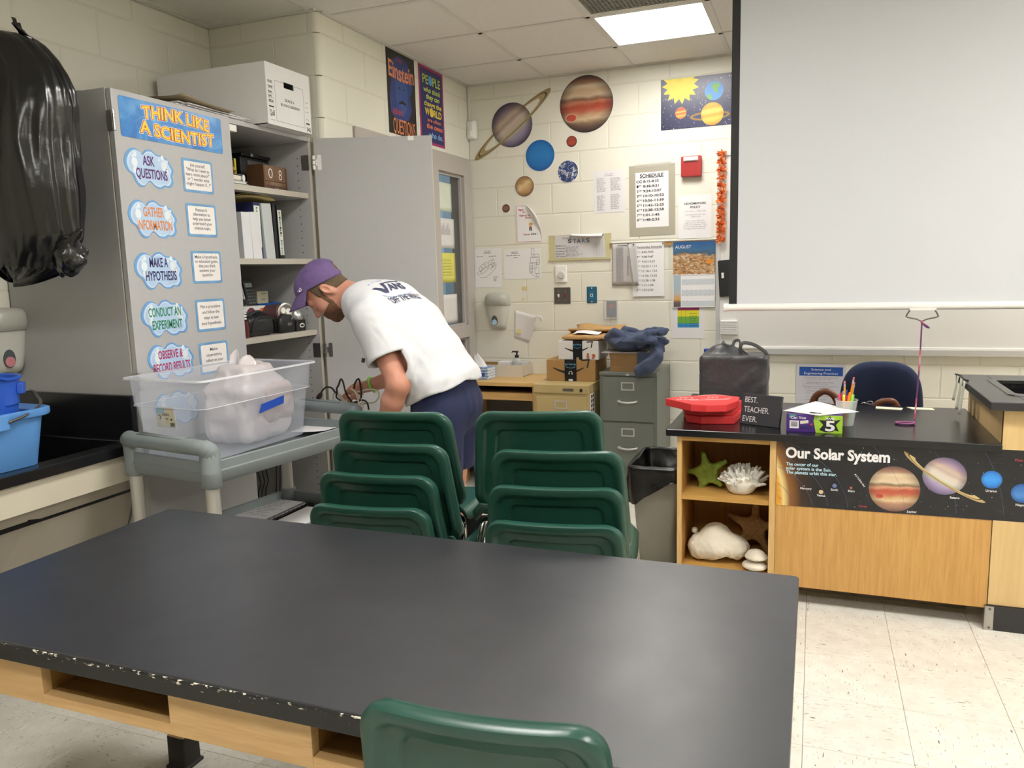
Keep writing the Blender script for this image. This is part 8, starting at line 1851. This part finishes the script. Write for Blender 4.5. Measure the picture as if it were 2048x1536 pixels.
# eyes under lowered lids
for q in (-1, 1):
    obj('eye', MB().ball(tuple(hw(q * .031, .0815, -.0045)), .0115, 12), mat('eye_white', 'd8d2cc', .25), per, smooth=True)
    M = frame(tuple(hw(q * .031, .0905, -.0085)), tuple(hl), tuple(hu)); obj('iris', MB().ball(tuple(hw(q * .031, .0875, -.0085)), .006, 10), mat('iris_dark', '2c2622', .3), per, smooth=True)
    obj('eyebrow', MB().tube([tuple(hw(q * x, y, z)) for x, y, z in ((.012, .0935, .021), (.03, .0915, .026), (.048, .078, .021))], [.003, .0035, .002], 6), mat('brow_hair', '5b4632', .8), per, smooth=True)
# hair and beard hug the head
def shell_part(nm, off, clip, m, h=.0036, nz=.0012, lo=None, hi=None):
    s_ = SDF(tuple(Hc - .15), tuple(Hc + .15), h); head(s_, False); s_.cap(hw(0, -.028, -.045), NB + [.03, 0, .0], .056, .064, .03)
    X, Y, Z = s_.field(); P = np.stack([X, Y, Z], -1); q = P - Hc; l, f, u = q @ hl, q @ hf, q @ hu
    d = s_.d - off + nz * vnoise(P, 160, 2, 1); s_.d = np.maximum(d, clip(np.abs(l), f, u)).astype(np.float32); V, F = s_.mesh(1); return npobj(nm, V, F, m, per)
M_HAIR = mat('short_brown_hair', '5a4936', .75, .22, 120, .5, 500, bdist=.002); M_BEARD = mat('beard_stubble', '6e4c36', .8, .2, 140, .5, 520, bdist=.002)
shell_part('hair', .0045, lambda l, f, u: np.minimum(np.maximum(f + .012, -.042 + .3 * (f + .05) - u), np.maximum.reduce([f - .036, -u - .002, -(f + .02)])), M_HAIR)
shell_part('beard', .0028, lambda l, f, u: np.maximum.reduce([u + .047 + .05 * (f - .05), .012 + .3 * (-.05 - u) - f, -(u + .135)]), M_BEARD)
shell_part('sideburn', .002, lambda l, f, u: np.maximum.reduce([np.abs(f - .024) - .010, u - .004, -u - .06, .04 - l]), M_BEARD)
# shirt
def shirt():
    s_ = SDF((.44, -2.76, .82), (1.12, -2.06, 1.46), .0048)
    t_ = SDF((.44, -2.76, .82), (1.12, -2.06, 1.46), .0048); torso(t_, .017, .04); t_.ell((.60, PY, 1.335), (.085, .14, .062), .05)
    t_.cap((.93, PY - .02, .97), (.90, PY, .90), .115, .118, .04, flat=((0, 1, 0), .68))
    ax, cl = [], []
    X, Y, Z = s_.field(); P = np.stack([X, Y, Z], -1); arms = []
    for sh, el in ((SHN, ELN), (SHF_, ELF)):
        a_ = SDF((.44, -2.76, .82), (1.12, -2.06, 1.46), .0048); dr = (el - sh) / np.linalg.norm(el - sh); a_.cap(sh, sh + dr * .2, .075, .086, 0, flat=((0, 1, 0), 1.0)); arms.append((a_.d, sh, dr))
    D = t_.d.copy()
    for a_, sh, dr in arms:
        k = .05; hh = np.maximum(k - np.abs(D - a_), 0) / k; D = np.minimum(D, a_) - hh * hh * k * .25
    # drapery: folds running from the armpit across the back and gathered round the waist
    A1 = np.array([.75, .25, -.6]); A1 /= np.linalg.norm(A1); A2 = np.array([.2, .85, .45]); A2 /= np.linalg.norm(A2); A3 = np.cross(A1, A2)
    Q = np.stack([P @ A1 * 4.5, P @ A2 * 20, P @ A3 * 12], -1); f1 = vnoise(Q, 1.0, 11, 2)
    Q2 = np.stack([P @ np.array([.5, 0, .86]) * 5, Y * 9, P @ np.array([.86, 0, -.5]) * 22], -1); f2 = vnoise(Q2, 1.0, 23, 2); w2 = smoothstep(1.16, .98, Z)
    w1 = np.clip(.45 + (Z - .95) * .6, .3, .75) * smoothstep(1.40, 1.25, Z)
    D = D + .012 * f1 * w1 + .018 * f2 * w2 + .0015 * vnoise(P, 40, 2, 1)
    S = np.maximum(D, -(D + .0125))
    n = np.array([.366, 0, -.93]); S = np.maximum(S, (P - np.array([.765, PY, .905])) @ n + .006 * np.sin(Y * 30))
    n = np.array([-.985, 0, .17]); ne = np.array([.512, PY, 1.338]); S = np.maximum(S, (P - ne) @ n - .02 * np.minimum(1, ((Y - PY) / .07) ** 2) * 0)
    for a_, sh, dr in arms:
        g = (P - (sh + dr * .168)) @ dr; S = np.where(a_ < .05, np.maximum(S, np.minimum(g, t_.d - .014)), S)
    s_.d = S.astype(np.float32); return s_.mesh(1)
Vs, Fs = shirt()
M_SHIRT = mat('white_cotton', 'd2d3d7', .85, .008, 20, .12, 600, bdist=.0008)
npobj('shirt', Vs, Fs, M_SHIRT, per)
# collar rib
# print across the back, laid onto the cloth
from mathutils.bvhtree import BVHTree
bvh = BVHTree.FromPolygons([tuple(v) for v in Vs], [tuple(f) for f in Fs])
PD = Vector((.45, -.15, .88)).normalized()
def on_cloth(mb, nm, m, off=.0025):
    out = []
    for q in mb.v:
        o_ = Vector(q) + PD * .25; hit = bvh.ray_cast(o_, -PD, .6); out.append(tuple(hit[0] + PD * off) if hit[0] else q)
    mb.v = out; o = obj(nm, mb, m, per); o['kind'] = 'stuff'
def sub(mb, L=.012):
    """cut big letter faces so they bend with the cloth"""
    import bmesh
    bm = bmesh.new(); vs = [bm.verts.new(v) for v in mb.v]
    for f in mb.f:
        try: bm.faces.new([vs[i] for i in f])
        except ValueError: pass
    bmesh.ops.subdivide_edges(bm, edges=[e for e in bm.edges if e.calc_length() > L], cuts=2, use_grid_fill=True); bmesh.ops.triangulate(bm, faces=bm.faces)
    r_ = MB(); bm.verts.index_update(); r_.v = [tuple(v.co) for v in bm.verts]; r_.f = [tuple(v.index for v in f.verts) for f in bm.faces]; r_.mi = [0] * len(r_.f); bm.free(); return r_
BKM = frame((.735, -2.47, 1.37), (.22, 1, -.05), (-.8, .2, .5))
M_PRN = mat('print_navy', '3a3f5c', .7, .05); M_PRB = mat('print_blue', '9fb2cf', .7, .1, 30)
mb = MB().at(BKM); mb.flat([(-.085, .045), (-.07, .045), (-.05, .008), (-.036, .058), (.06, .058), (.06, .048), (-.026, .048), (-.042, -.012), (-.058, -.012)])
mb.text('ANS', -.03, .06, -.005, .042, bold=.03); on_cloth(sub(mb), 'back_print', M_PRN)
mb = MB().at(BKM); mb.text('"OFF THE WALL"', -.075, .10, -.072, .036, bold=.02); on_cloth(sub(mb), 'back_print', M_PRN)
mb = MB().at(BKM)
for a in range(26):
    q0, q1 = R(200 + a * 5.4), R(200 + (a + 1) * 5.4); mb.flat([(.0 + .085 * math.cos(q0), .0 + .04 * math.sin(q0)), (.085 * math.cos(q1), .04 * math.sin(q1)), (.089 * math.cos(q1), .044 * math.sin(q1)), (.089 * math.cos(q0), .044 * math.sin(q0))])
for i in range(7): mb.flat([(-.07 + i * .02, .075 + .01 * (i % 3)), (-.055 + i * .02, .078 + .012 * ((i + 1) % 3)), (-.05 + i * .02, .095), (-.066 + i * .02, .09)])
on_cloth(sub(mb), 'back_print_pale', M_PRB)
obj('sleeve_tag', MB().at(frame((.70, -2.672, 1.118), (.3, 0, 1), (-1, 0, .3))).box(-.009, .009, -.007, .007, -.001, .001), M_BLACK, per)
# shorts
s_ = SDF((.72, -2.68, .56), (1.12, -2.12, 1.05), .006)
s_.cap((.91, PY, .985), (.925, PY, .90), .121, .124, .02, flat=((0, 1, 0), .68))
for hp_, kn_, an in LEGS: s_.cap((hp_[0], hp_[1], .90), (kn_[0] + .01, kn_[1], .60), .105, .092, .03)
X, Y, Z = s_.field(); P = np.stack([X, Y, Z], -1); s_.d = s_.d + (.006 * vnoise(P * np.array([1, 1, .35]), 22, 4, 2)).astype(np.float32); s_.d = np.maximum.reduce([s_.d, -(s_.d + .015), (.615 + .03 * (X - .93) - Z), Z - 1.02 - .3 * (X - .9)]).astype(np.float32); V, F = s_.mesh(1)
npobj('shorts', V, F, mat('navy_cotton', '1c2548', .85, .06, 10, .2, 300), per)
# cap
def capm():
    s_ = SDF(tuple(Hc - .19), tuple(Hc + .19), .004); he(s_, (0, -.012, .038), (.0855, .109, .0925), .01); he(s_, (0, .03, .06), (.066, .066, .06), .03)
    X, Y, Z = s_.field(); P = np.stack([X, Y, Z], -1); q = P - Hc; l, f, u = q @ hl, q @ hf, q @ hu
    d = s_.d + .0012 * vnoise(P, 14, 5, 2); d = np.maximum(d, -(d + .009)); d = np.maximum(d, -(u - .034 - .57 * f))
    hole = np.sqrt((l / .034) ** 2 + ((f + .1) / .05) ** 2 + ((u - .018) / .026) ** 2) - 1; d = np.maximum(d, np.where((u > -.004) & (f < -.03), -hole * .03, -1))
    s_.d = d.astype(np.float32); return s_.mesh(1)
V, F = capm(); M_CAP = mat('purple_twill', '665280', .85, .16, 26, .2, 500, bdist=.001)
M_CAPD = mat('purple_seam', '40325a', .9, .05); npobj('cap', V, F, M_CAP, per)
def brim(u, v):
    l = (u - .5) * 2; a = l * 1.25; w_ = .074 * math.sin(a) / math.sin(1.25); y0 = .078 * math.cos(a) + .012
    y = y0 + v * (.062 + .012 * (1 - l * l)); z = .046 + .040 * math.cos(a) - v * (.010 + .020 * l * l)
    return tuple(hw(w_ * (1 - .10 * v), y, z))
obj('cap_brim', MB().grid(brim, 24, 10), M_CAP, per, smooth=True, solid=.0035)
ev = MB()
for l, f, u in ((.046, .055, .098), (.06, -.03, .1), (.03, .08, .09), (.0, -.0, .13)):
    d_ = np.array([l / .084 ** 2, (f + .012) / .107 ** 2, (u - .038) / .09 ** 2]); k_ = 1 / math.sqrt((l / .0835) ** 2 + ((f + .012) / .107) ** 2 + ((u - .038) / .0905) ** 2); ev.ball(tuple(hw(l * k_, -.012 + (f + .012) * k_, .038 + (u - .038) * k_)), .0035, 8)
o = obj('eyelets', ev, M_CAPD, per, smooth=True); o['kind'] = 'stuff'
letter(per, frame(tuple(hw(.068, .052, .082)), tuple(hf * -1 + hl * .22), tuple(hu)), [("'47", -.011, .011, -.006, .012, {'bold': .02})], M_PAPER, 'cap_logo', z=.0035)
# wristband
wd_ = (WRF - ELF) / np.linalg.norm(WRF - ELF); wc = WRF - wd_ * .022; u_ = np.cross(wd_, [0, 0, 1]); u_ /= np.linalg.norm(u_); v_ = np.cross(wd_, u_)
obj('wristband', MB().tube([tuple(wc + (u_ * math.cos(a) + v_ * math.sin(a)) * .0335 + wd_ * .004 * math.sin(2 * a)) for a in np.linspace(0, 2 * PI, 28)[:-1]], .0055, 8, closed=True), mat('lime_silicone', '72c83a', .45, .04), per, smooth=True)
for hp_, kn_, an in LEGS:   # shoes
    s_ = SDF((an[0] - .2, an[1] - .07, -.005), (an[0] + .1, an[1] + .07, .13), .006); s_.cap((an[0] + .03, an[1], .045), (an[0] - .14, an[1], .035), .045, .037, .02).bx((an[0] - .055, an[1], .012), (.13, .045, .013), .01, .01); V, F = s_.mesh(1); V[:, 2] = np.maximum(V[:, 2], 0); npobj('shoe', V, F, mat('shoe_grey', '4a4c52', .7, .08), per)

# ---------------------------------------------------------------- the cords in the hand
def cord(name, label, runs, r, m, extra=None):
    t = thing(name, label, 'cord', tuple(runs[0][0]))
    for q in runs: obj('strand', MB().tube(catmull(q, 6), r, 8), m, t, smooth=True)
    return t
M_BRC = mat('brown_cord', '2f211d', .4, .1); M_WHC = mat('white_cord', 'd6d0c0', .45, .03)
t = cord('brown_extension_cord', 'dark brown looped power cord held in the hand above the cart handle', [
 [(.209, -2.27, .904), (.217, -2.27, .919), (.233, -2.27, .934), (.25, -2.27, .941), (.273, -2.27, .937), (.29, -2.28, .928), (.30, -2.285, .921), (.313, -2.29, .925), (.314, -2.292, .939), (.326, -2.292, .957), (.336, -2.29, .981), (.346, -2.29, .976), (.352, -2.29, .955), (.363, -2.295, .923), (.373, -2.29, .9), (.385, -2.285, .88)],
 [(.329, -2.28, .855), (.35, -2.28, .865), (.378, -2.28, .875), (.405, -2.28, .876), (.428, -2.28, .889), (.434, -2.28, .913), (.433, -2.28, .941), (.429, -2.28, .977), (.422, -2.28, .984), (.407, -2.275, .972), (.391, -2.265, .952), (.38, -2.25, .93)],
 [(.428, -2.28, .889), (.45, -2.28, .886), (.464, -2.28, .873), (.469, -2.28, .845)], [(.313, -2.29, .923), (.309, -2.29, .898), (.327, -2.29, .886), (.334, -2.29, .868), (.333, -2.29, .84)]], .0042, M_BRC)
obj('plug', MB().tube([(.194, -2.27, .885), (.201, -2.27, .893), (.209, -2.27, .904), (.214, -2.27, .912)], [.011, .012, .011, .006], 10), M_BRC, t, smooth=True, angle=50); obj('plug_split', MB().tube([(.372, -2.284, .873), (.398, -2.284, .872), (.412, -2.283, .88)], [.006, .009, .005], 8), M_BRC, t, smooth=True)
cord('white_extension_cord', 'white looped power cord held in the same hand', [
 [(.278, -2.27, .88), (.279, -2.27, .904), (.293, -2.27, .916), (.313, -2.27, .911), (.331, -2.27, .886), (.352, -2.27, .858), (.36, -2.27, .83)],
 [(.291, -2.25, .903), (.305, -2.25, .889), (.327, -2.255, .874), (.348, -2.255, .869), (.389, -2.25, .863), (.451, -2.25, .869), (.484, -2.25, .875), (.506, -2.25, .899), (.503, -2.25, .924), (.486, -2.255, .934), (.455, -2.262, .934), (.424, -2.265, .926), (.393, -2.262, .919), (.36, -2.25, .915)],
 [(.375, -2.27, .935), (.394, -2.28, .929), (.415, -2.28, .912), (.434, -2.28, .891), (.44, -2.28, .85)], [(.395, -2.28, .93), (.41, -2.287, .921), (.42, -2.287, .892), (.424, -2.287, .85)]], .0038, M_WHC)
